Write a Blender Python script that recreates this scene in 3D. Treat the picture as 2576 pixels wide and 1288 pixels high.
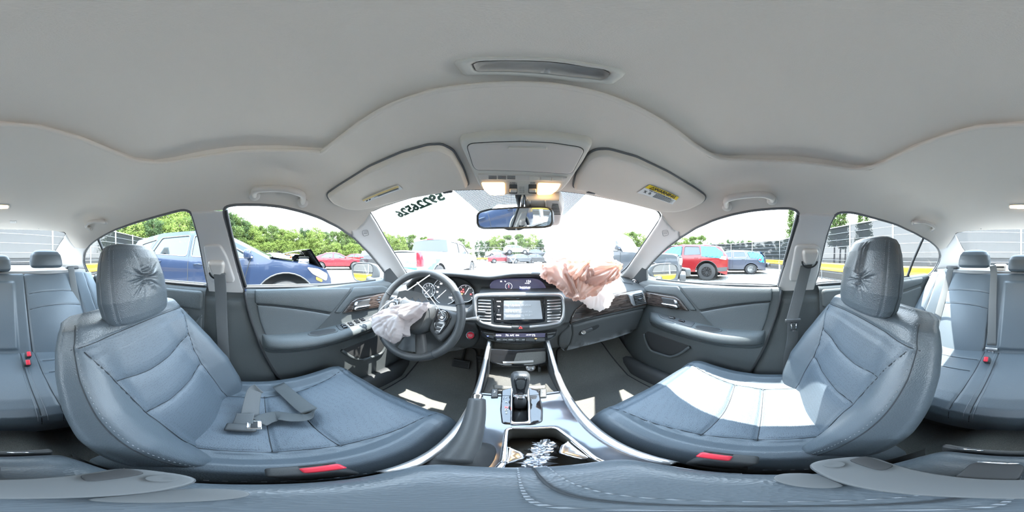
import bpy, bmesh, math, random
import numpy as np
from mathutils import Vector, Matrix
from mathutils.bvhtree import BVHTree
from mathutils.geometry import delaunay_2d_cdt

for _o in list(bpy.data.objects):
    bpy.data.objects.remove(_o, do_unlink=True)
scene = bpy.context.scene
COL = scene.collection
random.seed(7)
RNG = np.random.default_rng(7)
pi = math.pi

# ------------------------------------------------------------------ camera
CAM = np.array([-.02, 0.0, 1.13])          # metres; x right, y forward, z up, ground z = 0
cam_data = bpy.data.cameras.new('camera')
cam_data.type = 'PANO'
try:
    cam_data.cycles.panorama_type = 'EQUIRECTANGULAR'
except Exception:
    cam_data.panorama_type = 'EQUIRECTANGULAR'
cam_data.clip_start = 0.01
cam_data.clip_end = 500
cam = bpy.data.objects.new('camera', cam_data)
COL.objects.link(cam)
cam.location = CAM
cam.rotation_euler = (pi / 2, 0, math.radians(0.56))
scene.camera = cam

# ------------------------------------------------------------------ sky, sun, exposure
SKY_STRENGTH = 2.75
SUN_STRENGTH = 5.5
SUN_AZIMUTH = 78.0      # degrees to the right of the car's nose
SUN_ELEVATION = 70.0
world = bpy.data.worlds.new('sky')
scene.world = world
world.use_nodes = True
wn = world.node_tree.nodes
bg = wn['Background']
wl = world.node_tree.links
tc = wn.new('ShaderNodeTexCoord')
sep = wn.new('ShaderNodeSeparateXYZ')
ramp = wn.new('ShaderNodeValToRGB')
ramp.color_ramp.elements[0].position = 0.0
ramp.color_ramp.elements[0].color = (0.93, 0.97, 1.0, 1)
ramp.color_ramp.elements[1].position = 0.9
ramp.color_ramp.elements[1].color = (0.60, 0.78, 1.0, 1)
wl.new(tc.outputs['Generated'], sep.inputs[0])
wl.new(sep.outputs['Z'], ramp.inputs[0])
wl.new(ramp.outputs[0], bg.inputs[0])
bg.inputs[1].default_value = SKY_STRENGTH
sun_data = bpy.data.lights.new('sun', 'SUN')
sun_data.energy = SUN_STRENGTH
sun_data.angle = math.radians(0.6)
sun_data.color = (1.0, 0.95, 0.88)
sun = bpy.data.objects.new('sun', sun_data)
COL.objects.link(sun)
_a, _e = math.radians(SUN_AZIMUTH), math.radians(SUN_ELEVATION)
SUN_DIR = Vector((math.sin(_a) * math.cos(_e), math.cos(_a) * math.cos(_e), math.sin(_e)))
sun.rotation_euler = SUN_DIR.to_track_quat('Z', 'Y').to_euler()
sun.location = SUN_DIR * 30
vs = scene.view_settings
vs.view_transform = 'Standard'
vs.look = 'None'
vs.gamma = 1.0
vs.use_curve_mapping = False
vs.exposure = 2.14
cy = scene.cycles
cy.use_denoising = True
cy.use_adaptive_sampling = True
cy.adaptive_threshold = 0.03
cy.max_bounces = 6
cy.diffuse_bounces = 3
cy.glossy_bounces = 3
cy.transmission_bounces = 6
cy.transparent_max_bounces = 16
cy.caustics_reflective = False
cy.caustics_refractive = False
cy.sample_clamp_indirect = 8.0

# ------------------------------------------------------------------ materials
def srgb(r, g, b):
    f = lambda c: (c / 255 / 12.92) if c / 255 <= .04045 else ((c / 255 + .055) / 1.055) ** 2.4
    return (f(r), f(g), f(b), 1)

MATS = {}
def mat(name, col, rough=.5, metal=0., spec=.5, bump=None, var=0., emit=None, coat=0., kind=None, alpha=None):
    """col linear rgb; bump = (type, scale, strength, distance)"""
    m = bpy.data.materials.new(name)
    m.use_nodes = True
    nt = m.node_tree
    n, l = nt.nodes, nt.links
    b = n['Principled BSDF']
    c4 = tuple(col[:3]) + (1,)
    b.inputs['Base Color'].default_value = c4
    b.inputs['Roughness'].default_value = rough
    b.inputs['Metallic'].default_value = metal
    b.inputs['Specular IOR Level'].default_value = spec
    b.inputs['Coat Weight'].default_value = coat
    b.inputs['Coat Roughness'].default_value = .05
    if emit:
        b.inputs['Emission Color'].default_value = tuple(emit[:3]) + (1,)
        b.inputs['Emission Strength'].default_value = emit[3]
        if emit[3] < 1.5 or name.startswith('lit'):
            m.cycles.emission_sampling = 'NONE'      # dim print and screens need no light sampling
    co = n.new('ShaderNodeTexCoord')
    if bump:
        typ, sc, st, di = bump
        if typ == 'noise':
            t = n.new('ShaderNodeTexNoise'); t.inputs['Scale'].default_value = sc
            t.inputs['Detail'].default_value = 3; out = t.outputs['Fac']
        elif typ == 'cell':
            t = n.new('ShaderNodeTexVoronoi'); t.inputs['Scale'].default_value = sc
            t.feature = 'F1'; out = t.outputs['Distance']
        elif typ == 'wave':
            t = n.new('ShaderNodeTexWave'); t.inputs['Scale'].default_value = sc
            t.inputs['Distortion'].default_value = .4; out = t.outputs['Fac']
        l.new(co.outputs['Object'], t.inputs['Vector'])
        bp = n.new('ShaderNodeBump')
        bp.inputs['Strength'].default_value = st
        bp.inputs['Distance'].default_value = di
        l.new(out, bp.inputs['Height'])
        l.new(bp.outputs[0], b.inputs['Normal'])
    if var or kind:
        mx = n.new('ShaderNodeMix'); mx.data_type = 'RGBA'
        t2 = n.new('ShaderNodeTexNoise')
        t2.inputs['Scale'].default_value = 6
        t2.inputs['Detail'].default_value = 2
        l.new(co.outputs['Object'], t2.inputs['Vector'])
        mx.inputs['A'].default_value = tuple(max(0, x * (1 - var)) for x in col[:3]) + (1,)
        mx.inputs['B'].default_value = tuple(x * (1 + var) for x in col[:3]) + (1,)
        l.new(t2.outputs['Fac'], mx.inputs['Factor'])
        last = mx.outputs['Result']
        if kind == 'perforated':
            v = n.new('ShaderNodeTexVoronoi'); v.inputs['Scale'].default_value = 230
            v.inputs['Randomness'].default_value = .5
            l.new(co.outputs['Object'], v.inputs['Vector'])
            rp = n.new('ShaderNodeValToRGB')
            rp.color_ramp.elements[0].position = .18; rp.color_ramp.elements[0].color = (0.55,) * 3 + (1,)
            rp.color_ramp.elements[1].position = .30; rp.color_ramp.elements[1].color = (1, 1, 1, 1)
            l.new(v.outputs['Distance'], rp.inputs[0])
            m2 = n.new('ShaderNodeMix'); m2.data_type = 'RGBA'; m2.blend_type = 'MULTIPLY'
            m2.inputs['Factor'].default_value = 1
            l.new(last, m2.inputs['A']); l.new(rp.outputs[0], m2.inputs['B'])
            last = m2.outputs['Result']
        if kind in ('wood', 'wood_side'):
            mp = n.new('ShaderNodeMapping')
            mp.inputs['Scale'].default_value = (3, 40, 45) if kind == 'wood' else (40, 3, 45)
            l.new(co.outputs['Object'], mp.inputs[0])
            w = n.new('ShaderNodeTexNoise'); w.inputs['Scale'].default_value = 4; w.inputs['Detail'].default_value = 6
            w.inputs['Distortion'].default_value = 1.2
            l.new(mp.outputs[0], w.inputs['Vector'])
            rp = n.new('ShaderNodeValToRGB')
            rp.color_ramp.elements[0].position = .38; rp.color_ramp.elements[0].color = (col[0] * .45, col[1] * .42, col[2] * .42, 1)
            rp.color_ramp.elements[1].position = .62; rp.color_ramp.elements[1].color = (col[0] * 1.7, col[1] * 1.6, col[2] * 1.5, 1)
            l.new(w.outputs['Fac'], rp.inputs[0]); last = rp.outputs[0]
        if kind in ('gravel', 'carpet', 'leaf'):
            v = n.new('ShaderNodeTexVoronoi' if kind == 'gravel' else 'ShaderNodeTexNoise')
            v.inputs['Scale'].default_value = {'gravel': 34, 'carpet': 900, 'leaf': 1.4}[kind]
            l.new(co.outputs['Object'], v.inputs['Vector'])
            rp = n.new('ShaderNodeValToRGB')
            a = {'gravel': .45, 'carpet': .55, 'leaf': .55}[kind]
            bb = {'gravel': 1.3, 'carpet': 1.6, 'leaf': 1.5}[kind]
            rp.color_ramp.elements[0].position = .3; rp.color_ramp.elements[0].color = (a,) * 3 + (1,)
            rp.color_ramp.elements[1].position = .7; rp.color_ramp.elements[1].color = (bb,) * 3 + (1,)
            l.new(v.outputs['Color' if kind == 'gravel' else 'Fac'], rp.inputs[0])
            m2 = n.new('ShaderNodeMix'); m2.data_type = 'RGBA'; m2.blend_type = 'MULTIPLY'
            m2.inputs['Factor'].default_value = 1
            l.new(last, m2.inputs['A']); l.new(rp.outputs[0], m2.inputs['B'])
            last = m2.outputs['Result']
        l.new(last, b.inputs['Base Color'])
        if kind == 'leaf':
            tr = n.new('ShaderNodeBsdfTranslucent'); l.new(last, tr.inputs[0])
            ms = n.new('ShaderNodeMixShader'); ms.inputs[0].default_value = .45
            l.new(b.outputs[0], ms.inputs[1]); l.new(tr.outputs[0], ms.inputs[2])
            l.new(ms.outputs[0], n['Material Output'].inputs[0])
    MATS[name] = m
    return m

def glass(name, tint=(.9, .95, .95), refl=1.0, rough=0.0):
    m = bpy.data.materials.new(name); m.use_nodes = True
    n, l = m.node_tree.nodes, m.node_tree.links
    n.remove(n['Principled BSDF'])
    tr = n.new('ShaderNodeBsdfTransparent'); tr.inputs[0].default_value = tuple(tint) + (1,)
    gl = n.new('ShaderNodeBsdfGlossy'); gl.inputs['Roughness'].default_value = rough
    fr = n.new('ShaderNodeFresnel'); fr.inputs[0].default_value = 1.45
    mu = n.new('ShaderNodeMath'); mu.operation = 'MULTIPLY'; mu.inputs[1].default_value = refl
    l.new(fr.outputs[0], mu.inputs[0])
    mx = n.new('ShaderNodeMixShader')
    l.new(mu.outputs[0], mx.inputs[0]); l.new(tr.outputs[0], mx.inputs[1]); l.new(gl.outputs[0], mx.inputs[2])
    l.new(mx.outputs[0], n['Material Output'].inputs[0])
    MATS[name] = m
    return m

def screen_pattern(name, col, scale, open_frac, rough=.6, coord='Object'):
    """solid colour with regular see-through holes (mesh, dotted frit)"""
    m = bpy.data.materials.new(name); m.use_nodes = True
    n, l = m.node_tree.nodes, m.node_tree.links
    b = n['Principled BSDF']; b.inputs['Base Color'].default_value = tuple(col[:3]) + (1,)
    b.inputs['Roughness'].default_value = rough
    tr = n.new('ShaderNodeBsdfTransparent')
    co = n.new('ShaderNodeTexCoord'); v = n.new('ShaderNodeTexVoronoi')
    v.inputs['Scale'].default_value = scale; v.inputs['Randomness'].default_value = 0.0
    l.new(co.outputs[coord], v.inputs['Vector'])
    cmp_ = n.new('ShaderNodeMath'); cmp_.operation = 'LESS_THAN'; cmp_.inputs[1].default_value = open_frac
    l.new(v.outputs['Distance'], cmp_.inputs[0])
    mx = n.new('ShaderNodeMixShader')
    l.new(cmp_.outputs[0], mx.inputs[0]); l.new(b.outputs[0], mx.inputs[1]); l.new(tr.outputs[0], mx.inputs[2])
    l.new(mx.outputs[0], n['Material Output'].inputs[0])
    MATS[name] = m
    return m

mat('headliner', (.82, .75, .675), .9, bump=('noise', 900, .25, .002), spec=.2)
mat('pillar_plastic', (.78, .755, .735), .6, bump=('noise', 700, .1, .001))
mat('overhead_plastic', (.70, .67, .61), .55, bump=('noise', 700, .1, .001))
mat('grab_plastic', (.68, .64, .60), .5)
mat('leather', (.094, .117, .138), .36, bump=('cell', 330, .20, .003), var=.10, spec=.6)
mat('leather_perforated', (.104, .133, .163), .42, bump=('cell', 420, .2, .003), var=.10, spec=.5, kind='perforated')
mat('leather_smooth', (.098, .124, .148), .40, bump=('cell', 420, .15, .003), var=.08, spec=.55)
mat('door_plastic', (.075, .086, .090), .48, bump=('cell', 500, .22, .003), var=.06)
mat('door_vinyl', (.088, .102, .107), .45, bump=('cell', 420, .2, .003), var=.06)
mat('dash_plastic', (.085, .09, .092), .5, bump=('cell', 460, .25, .003), var=.05)
mat('dark_plastic', (.065, .07, .074), .5, bump=('noise', 500, .15, .002))
mat('black_matte', (.032, .034, .036), .7)
mat('piano_black', (.012, .013, .015), .06, spec=.6, coat=.6)
mat('console_gloss', (.085, .10, .125), .10, spec=.8, coat=1.0)  # black gloss; part of the sky reflection sits in this blue-grey base
mat('rubber', (.03, .033, .036), .6)
mat('seal_rubber', (.15, .155, .165), .5)
mat('chrome', (.82, .83, .86), .12, metal=1)
mat('satin_silver', (.66, .67, .69), .32, metal=.85)
mat('dark_chrome', (.35, .36, .38), .15, metal=1)
mat('wood', (.050, .041, .038), .18, kind='wood', var=.1, coat=.8)
mat('wood_side', (.050, .041, .038), .22, kind='wood_side', var=.1, coat=.6)
mat('carpet', (.19, .192, .178), .95, kind='carpet', var=.15, bump=('noise', 700, .8, .006), spec=.1)
mat('carpet_mat', (.20, .20, .188), .95, kind='carpet', var=.15, bump=('noise', 600, .8, .006), spec=.1)
mat('stitch', (.26, .29, .32), .7)
mat('stand_grey', (.11, .122, .13), .45)
mat('seam_dark', (.03, .037, .044), .7)
mat('belt_web', (.13, .14, .145), .6, bump=('noise', 700, .3, .002), spec=.4)
mat('belt_dark', (.085, .095, .10), .6, bump=('noise', 700, .3, .002), spec=.4)
mat('airbag', (.86, .72, .68), .8, bump=('noise', 60, .15, .004), var=.05, spec=.2)
mat('airbag_grey', (.72, .69, .69), .8, bump=('noise', 60, .15, .004), var=.06, spec=.2)
mat('red_button', (.75, .04, .07), .35)
mat('white_print', (.85, .87, .88), .6)
mat('paper_white', (.85, .86, .86), .7)
mat('grey_print', (.16, .17, .18), .7)
mat('green_paint', (.09, .20, .13), .6)
mat('yellow_label', (.9, .66, .03), .6)
mat('mirror', (.92, .94, .94), .01, metal=1)
mat('amber_lamp', (1, .62, .25), .4, emit=(1, .56, .20, 1.6))
mat('lamp_core', (1, .8, .5), .4, emit=(1, .78, .42, 14))
mat('lit_red', (.9, .05, .05), .5, emit=(1, .06, .06, 1.6))
mat('lit_white', (.9, .9, .95), .5, emit=(.85, .9, 1, .8))
mat('lit_blue', (.2, .25, .9), .5, emit=(.18, .22, 1, 1.0))
mat('lit_amber', (.9, .5, .1), .5, emit=(1, .5, .1, 1.4))
mat('screen_dark', (.03, .032, .045), .12, emit=(.03, .03, .06, .5), spec=.7)
mat('screen_grey', (.25, .28, .31), .25, emit=(.2, .23, .26, .25), spec=.7)
mat('wheel_leather', (.055, .060, .064), .42, bump=('cell', 420, .2, .003), var=.12, spec=.5)
mat('dusty_black', (.075, .074, .068), .55, bump=('noise', 400, .5, .002), kind='carpet', var=.4)
mat('tray_lifted', (.13, .125, .11), .9, bump=('noise', 400, .5, .002))  # cup tray plastic made paler, deep shade lifted in the colour
mat('foil', (.75, .77, .82), .2, metal=.9)
glass('window_glass', (.93, .97, .96), 1.0)
glass('rear_glass', (.72, .76, .76), .45)
glass('windshield_glass', (.93, .96, .97), .9)
glass('dark_glass', (.22, .25, .27), 1.0)
screen_pattern('dotted_frit', (.16, .24, .30), 3.2, .145, .5, 'UV')

# ------------------------------------------------------------------ object helpers
def link(o, parent=None):
    COL.objects.link(o)
    if parent is not None:
        o.parent = parent
    return o

def build(name, V, F, m, parent=None, smooth=True, world=True):
    """one mesh object; V given in world coordinates unless world=False (then local to the parent)"""
    me = bpy.data.meshes.new(name)
    V = np.asarray(V, float)
    if world and parent is not None:
        V = V - np.array(WORLD_OF.get(parent.name, (0, 0, 0)))
    me.from_pydata(V.tolist(), [], [tuple(int(i) for i in f) for f in F])
    if isinstance(m, str):
        m = MATS[m]
    me.materials.append(m)
    if smooth:
        me.polygons.foreach_set('use_smooth', [True] * len(me.polygons))
    me.update()
    o = bpy.data.objects.new(name, me)
    if world and parent is not None:
        WORLD_OF[o.name] = WORLD_OF.get(parent.name, (0, 0, 0))
    return link(o, parent)

WORLD_OF = {}
def thing(name, label, cat, loc=(0, 0, 0), rotz=0., group=None):
    o = bpy.data.objects.new(name, None)
    o.empty_display_size = .05
    COL.objects.link(o)
    o.location = loc
    o.rotation_euler = (0, 0, rotz)
    WORLD_OF[o.name] = tuple(loc)
    o['label'] = label
    o['category'] = cat
    if group: o['group'] = group
    return o

def tag(o, label, cat, group=None):
    o['label'] = label; o['category'] = cat
    if group: o['group'] = group
    return o

def struct(o, label=None, cat=None):
    o['kind'] = 'structure'
    if label: o['label'] = label
    if cat: o['category'] = cat
    return o

def sharp(o, ang=35):
    """smooth shading with sharp edges beyond an angle"""
    me = o.data
    bm = bmesh.new(); bm.from_mesh(me)
    for e in bm.edges:
        if len(e.link_faces) == 2 and e.calc_face_angle(0) > math.radians(ang):
            e.smooth = False
    bm.to_mesh(me); bm.free()
    return o

# ------------------------------------------------------------------ pixel rays -> real points
PX0, W, H = 1292.0, 2576.0, 1288.0
def rays(P):
    P = np.asarray(P, float).reshape(-1, 2)
    lon = (P[:, 0] - PX0) * 2 * pi / W
    lat = (644 - P[:, 1]) * pi / H
    return np.stack([np.cos(lat) * np.sin(lon), np.cos(lat) * np.cos(lon), np.sin(lat)], 1)

def at(px, py, x=None, y=None, z=None):
    d = rays([(px, py)])[0]
    if x is not None: t = (x - CAM[0]) / d[0]
    elif y is not None: t = (y - CAM[1]) / d[1]
    else: t = (z - CAM[2]) / d[2]
    return CAM + t * d

def at_plane(P, p0, n):
    d = rays(P); n = np.asarray(n, float); p0 = np.asarray(p0, float)
    t = ((p0 - CAM) @ n) / (d @ n)
    return CAM + d * t[:, None]

def smax(a, b, k):
    h = np.maximum(k - np.abs(a - b), 0) / k
    return np.maximum(a, b) + h * h * k * .25

def roof_z(y):
    ys = [-2.2, -1.5, -1.18, -1.0, -.75, -.29, 0, .17, .34, .48, .7]
    zs = [1.0, 1.21, 1.322, 1.355, 1.388, 1.425, 1.432, 1.425, 1.385, 1.333, 1.22]
    return np.interp(y, ys, zs)

_ys = np.linspace(-2.2, .9, 400)
_k = np.exp(-np.linspace(-2.5, 2.5, 21) ** 2); _k /= _k.sum()
_zs = np.convolve(np.pad(roof_z(_ys), 10, mode='edge'), _k, 'valid')

def shell(p):
    """signed field of the cabin's inner surface above the belt line (negative inside)"""
    x, y, z = p[:, 0], p[:, 1], p[:, 2]
    side_x = .725 - np.clip(z - .985, -.05, 1) * .50 - .10 * np.clip(-y - .75, 0, 2) ** 1.5 * .8
    fs = (np.abs(x) - side_x) * .894
    zr = np.interp(y, _ys, _zs) - .055 * (x / .55) ** 2
    fr = z - zr
    c = .12 + (1.317 - z) * .284
    yw = .490 + (1.335 - z) * 1.857 - c * (x / .6) ** 2
    fw = (y - yw) * .52
    fb = (-(y) - (1.17 + (1.315 - z) * 2.3)) * .40
    f = smax(fs, fr, .13)
    f = smax(f, fw, .03)
    return smax(f, fb, .03)

def march(P, off=0.0):
    """points on the cabin's inner surface, moved inwards by off"""
    d = rays(P)
    t = np.full(len(d), .05)
    lo = t.copy(); hi = np.full(len(d), 3.5)
    # first crossing by stepping, then bisection
    done = np.zeros(len(d), bool)
    for s in np.linspace(.1, 3.4, 180):
        f = shell(CAM + d * s) + off
        new = (~done) & (f > 0)
        hi[new] = s; lo[new] = s - .0185
        done |= new
    for _ in range(30):
        mid = (lo + hi) / 2
        f = shell(CAM + d * mid[:, None]) + off
        hi = np.where(f > 0, mid, hi); lo = np.where(f > 0, lo, mid)
    return CAM + d * hi[:, None]

def shell_normal(p):
    e = 1e-3
    g = np.stack([shell(p + np.eye(3)[i] * e) - shell(p - np.eye(3)[i] * e) for i in range(3)], 1)
    return -g / np.linalg.norm(g, axis=1)[:, None]      # pointing into the cabin

# ------------------------------------------------------------------ 2-D helpers
def dense(poly, step, closed=True):
    P = np.asarray(poly, float)
    out = []
    n = len(P)
    for i in range(n if closed else n - 1):
        a, b = P[i], P[(i + 1) % n]
        k = max(1, int(math.ceil(np.linalg.norm(b - a) / step)))
        for j in range(k):
            out.append(a + (b - a) * j / k)
    if not closed:
        out.append(P[-1])
    return np.array(out)

def curve(pts, n=8, closed=False):
    """Catmull-Rom through points (any dimension)"""
    P = np.asarray(pts, float)
    N = len(P)
    out = []
    seg = N if closed else N - 1
    for i in range(seg):
        p1, p2 = P[i % N], P[(i + 1) % N]
        p0 = P[(i - 1) % N] if closed or i > 0 else 2 * p1 - p2
        p3 = P[(i + 2) % N] if closed or i + 2 < N else 2 * p2 - p1
        for j in range(n):
            t = j / n
            out.append(.5 * ((2 * p1) + (-p0 + p2) * t + (2 * p0 - 5 * p1 + 4 * p2 - p3) * t * t + (-p0 + 3 * p1 - 3 * p2 + p3) * t ** 3))
    if not closed:
        out.append(P[-1])
    return np.array(out)

def rounded(poly, r, k=4):
    """round the corners of a closed polygon"""
    P = np.asarray(poly, float); n = len(P); out = []
    for i in range(n):
        a, b, c = P[i - 1], P[i], P[(i + 1) % n]
        ra = min(r, np.linalg.norm(a - b) * .45); rc = min(r, np.linalg.norm(c - b) * .45)
        s = b + (a - b) / max(np.linalg.norm(a - b), 1e-9) * ra
        e = b + (c - b) / max(np.linalg.norm(c - b), 1e-9) * rc
        for j in range(k + 1):
            t = j / k
            out.append((1 - t) ** 2 * s + 2 * t * (1 - t) * b + t * t * e)
    return np.array(out)

def rect(cx, cy, w, h):
    return [(cx - w / 2, cy - h / 2), (cx + w / 2, cy - h / 2), (cx + w / 2, cy + h / 2), (cx - w / 2, cy + h / 2)]

def inside(poly, Q):
    P = np.asarray(poly, float); x, y = Q[:, 0], Q[:, 1]
    res = np.zeros(len(Q), bool)
    n = len(P)
    for i in range(n):
        x1, y1 = P[i]; x2, y2 = P[(i + 1) % n]
        c = (y1 > y) != (y2 > y)
        if not c.any() or y1 == y2:
            continue
        xi = (x2 - x1) * (y - y1) / (y2 - y1) + x1
        res ^= c & (x < xi)
    return res

def dist_poly(poly, Q, closed=True):
    P = np.asarray(poly, float); n = len(P)
    best = np.full(len(Q), 1e9)
    for i in range(n if closed else n - 1):
        a, b = P[i], P[(i + 1) % n]
        ab = b - a; L = ab @ ab
        if L < 1e-14: continue
        t = np.clip(((Q - a) @ ab) / L, 0, 1)
        dd = np.linalg.norm(Q - (a + t[:, None] * ab), axis=1)
        best = np.minimum(best, dd)
    return best

def area2(P):
    P = np.asarray(P, float); x, y = P[:, 0], P[:, 1]
    return .5 * np.sum(x * np.roll(y, -1) - np.roll(x, -1) * y)

def tri_patch(outer, holes=(), spacing=.02, rings=()):
    """triangulated planar region -> points (N,2), triangles"""
    outer = np.asarray(outer, float)
    if area2(outer) < 0: outer = outer[::-1]
    outer = dense(outer, spacing * 1.2)
    hs = [dense(np.asarray(h, float), spacing * 1.2) for h in holes]
    verts = [outer] + hs
    edges, base = [], 0
    for L in verts:
        n = len(L)
        edges += [(base + i, base + (i + 1) % n) for i in range(n)]
        base += n
    mn, mxx = outer.min(0), outer.max(0)
    gx = np.arange(mn[0] + spacing * .5, mxx[0], spacing)
    gy = np.arange(mn[1] + spacing * .5, mxx[1], spacing)
    G = np.zeros((0, 2))
    if len(gx) and len(gy):
        X, Y = np.meshgrid(gx, gy)
        X = X + (np.arange(len(gy)) % 2)[:, None] * spacing * .5
        G = np.stack([X.ravel(), Y.ravel()], 1)
    extra = []
    for L in verts:
        c = np.roll(L, -1, 0) - np.roll(L, 1, 0)
        c /= np.maximum(np.linalg.norm(c, axis=1), 1e-9)[:, None]
        nn = np.stack([-c[:, 1], c[:, 0]], 1)
        for r in rings:
            extra.append(L + nn * r); 
            if L is not outer: extra[-1] = L - nn * r if area2(L) > 0 else L + nn * r
    if extra:
        G = np.concatenate([G] + extra)
    if len(G):
        ok = inside(outer, G)
        for h in hs: ok &= ~inside(h, G)
        d = dist_poly(outer, G)
        for h in hs: d = np.minimum(d, dist_poly(h, G))
        ok &= d > (min(rings) * .8 if rings else spacing * .35)
        G = G[ok]
    allv = np.concatenate(verts + [G]) if len(G) else np.concatenate(verts)
    r = delaunay_2d_cdt([Vector(v) for v in allv], edges, [], 0, 1e-7)
    V = np.array([v[:] for v in r[0]])
    T = np.array([f[:] for f in r[2] if len(f) == 3])
    cen = V[T].mean(1)
    ok = inside(outer, cen)
    for h in hs: ok &= ~inside(h, cen)
    return V, T[ok]

def ang(P):
    """pixel -> azimuthal-equidistant degrees about the zenith (uniform sampling of the roof)"""
    P = np.asarray(P, float).reshape(-1, 2)
    lon = (P[:, 0] - PX0) * 2 * pi / W
    th = P[:, 1] * 180 / H
    return np.stack([th * np.sin(lon), th * np.cos(lon)], 1)

def unang(Q):
    th = np.linalg.norm(Q, axis=1)
    lon = np.arctan2(Q[:, 0], Q[:, 1])
    return np.stack([PX0 + lon * W / (2 * pi), th * H / 180], 1)

def pxdense(poly, step=12, closed=True):
    Q = [list(poly[0])]
    for x, y in poly[1:]:                       # unwrap, the picture is a full turn
        while x - Q[-1][0] > 1288: x -= 2576
        while x - Q[-1][0] < -1288: x += 2576
        Q.append([x, y])
    if closed:
        x, y = poly[0]
        while x - Q[-1][0] > 1288: x -= 2576
        while x - Q[-1][0] < -1288: x += 2576
        return dense(np.array(Q + [[x, y]]), step, False)[:-1]
    return dense(np.array(Q), step, False)

def shell_patch(name, outer, holes, m, parent=None, off=0., spacing=1.6, edge=None, uv=False):
    """part of the cabin lining bounded by outlines"""
    o2 = ang(pxdense(outer)); h2 = [ang(pxdense(h)) for h in holes]
    rings = (edge[1] * .25, edge[1] * .6, edge[1]) if edge else ()
    V, T = tri_patch(o2, h2, spacing, rings)
    offs = np.full(len(V), float(off))
    if edge:
        d = dist_poly(dense(o2, 1.0), V)
        for h in h2: d = np.minimum(d, dist_poly(h, V))
        q = np.clip(d / edge[1], 0, 1)
        offs = off + edge[0] * np.sqrt(np.clip(1 - (1 - q) ** 2, 0, 1))
    P3 = march_off(unang(V), offs)
    # faces must look into the cabin
    n = np.cross(P3[T[:, 1]] - P3[T[:, 0]], P3[T[:, 2]] - P3[T[:, 0]])
    flip = ((P3[T].mean(1) - CAM) * n).sum(1) > 0
    T[flip] = T[flip][:, ::-1]
    ob = build(name, P3, T, m, parent)
    if uv:
        lay = ob.data.uv_layers.new(name='UVMap')
        loops = np.zeros(len(ob.data.loops), int); ob.data.loops.foreach_get('vertex_index', loops)
        lay.data.foreach_set('uv', V[loops].ravel())
    return ob

def march_off(P, offs):
    base = march(P)
    nrm = shell_normal(base)
    return base + nrm * offs[:, None]

def frame_map(o, u, v, n):
    o, u, v, n = (np.asarray(q, float) for q in (o, u, v, n))
    return lambda P, d: o + P[:, :1] * u + P[:, 1:2] * v + np.asarray(d)[:, None] * n

def bvh_of(*objs):
    V, F = [], []
    for o in objs:
        b = len(V); mw = o.matrix_world
        par = o.parent
        offw = Vector(WORLD_OF.get(par.name, (0, 0, 0))) if par is not None else Vector()
        V += [v.co + offw for v in o.data.vertices]
        F += [[b + i for i in p.vertices] for p in o.data.polygons]
    return BVHTree.FromPolygons([tuple(v) for v in V], F)

def cast_map(tree, lift=0.0, fallback=None):
    """pixel outline -> points on a built surface (depth d along the surface normal)"""
    def f(P, d):
        D = rays(P); out = np.zeros((len(P), 3)); c = Vector(CAM)
        last = None
        pend = []
        for i, r in enumerate(D):
            loc, nor, idx, dist = tree.ray_cast(c, Vector(r))
            if loc is None:
                pend.append(i); continue
            if nor.dot(Vector(r)) > 0: nor = -nor
            out[i] = np.array(loc) + np.array(nor) * (d[i] + lift)
        if pend:
            good = [i for i in range(len(P)) if i not in set(pend)]
            if not good:
                raise RuntimeError('outline misses the surface')
            gp = P[good]
            for i in pend:
                j = good[int(np.argmin(((gp - P[i]) ** 2).sum(1)))]
                t = np.linalg.norm(out[j] - CAM)
                out[i] = CAM + D[i] * t
        return out
    return f

def inset(L, r):
    c = np.roll(L, -1, 0) - np.roll(L, 1, 0)
    c /= np.maximum(np.linalg.norm(c, axis=1), 1e-9)[:, None]
    return L + np.stack([-c[:, 1], c[:, 0]], 1) * r          # to the left of a counter-clockwise loop

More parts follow.
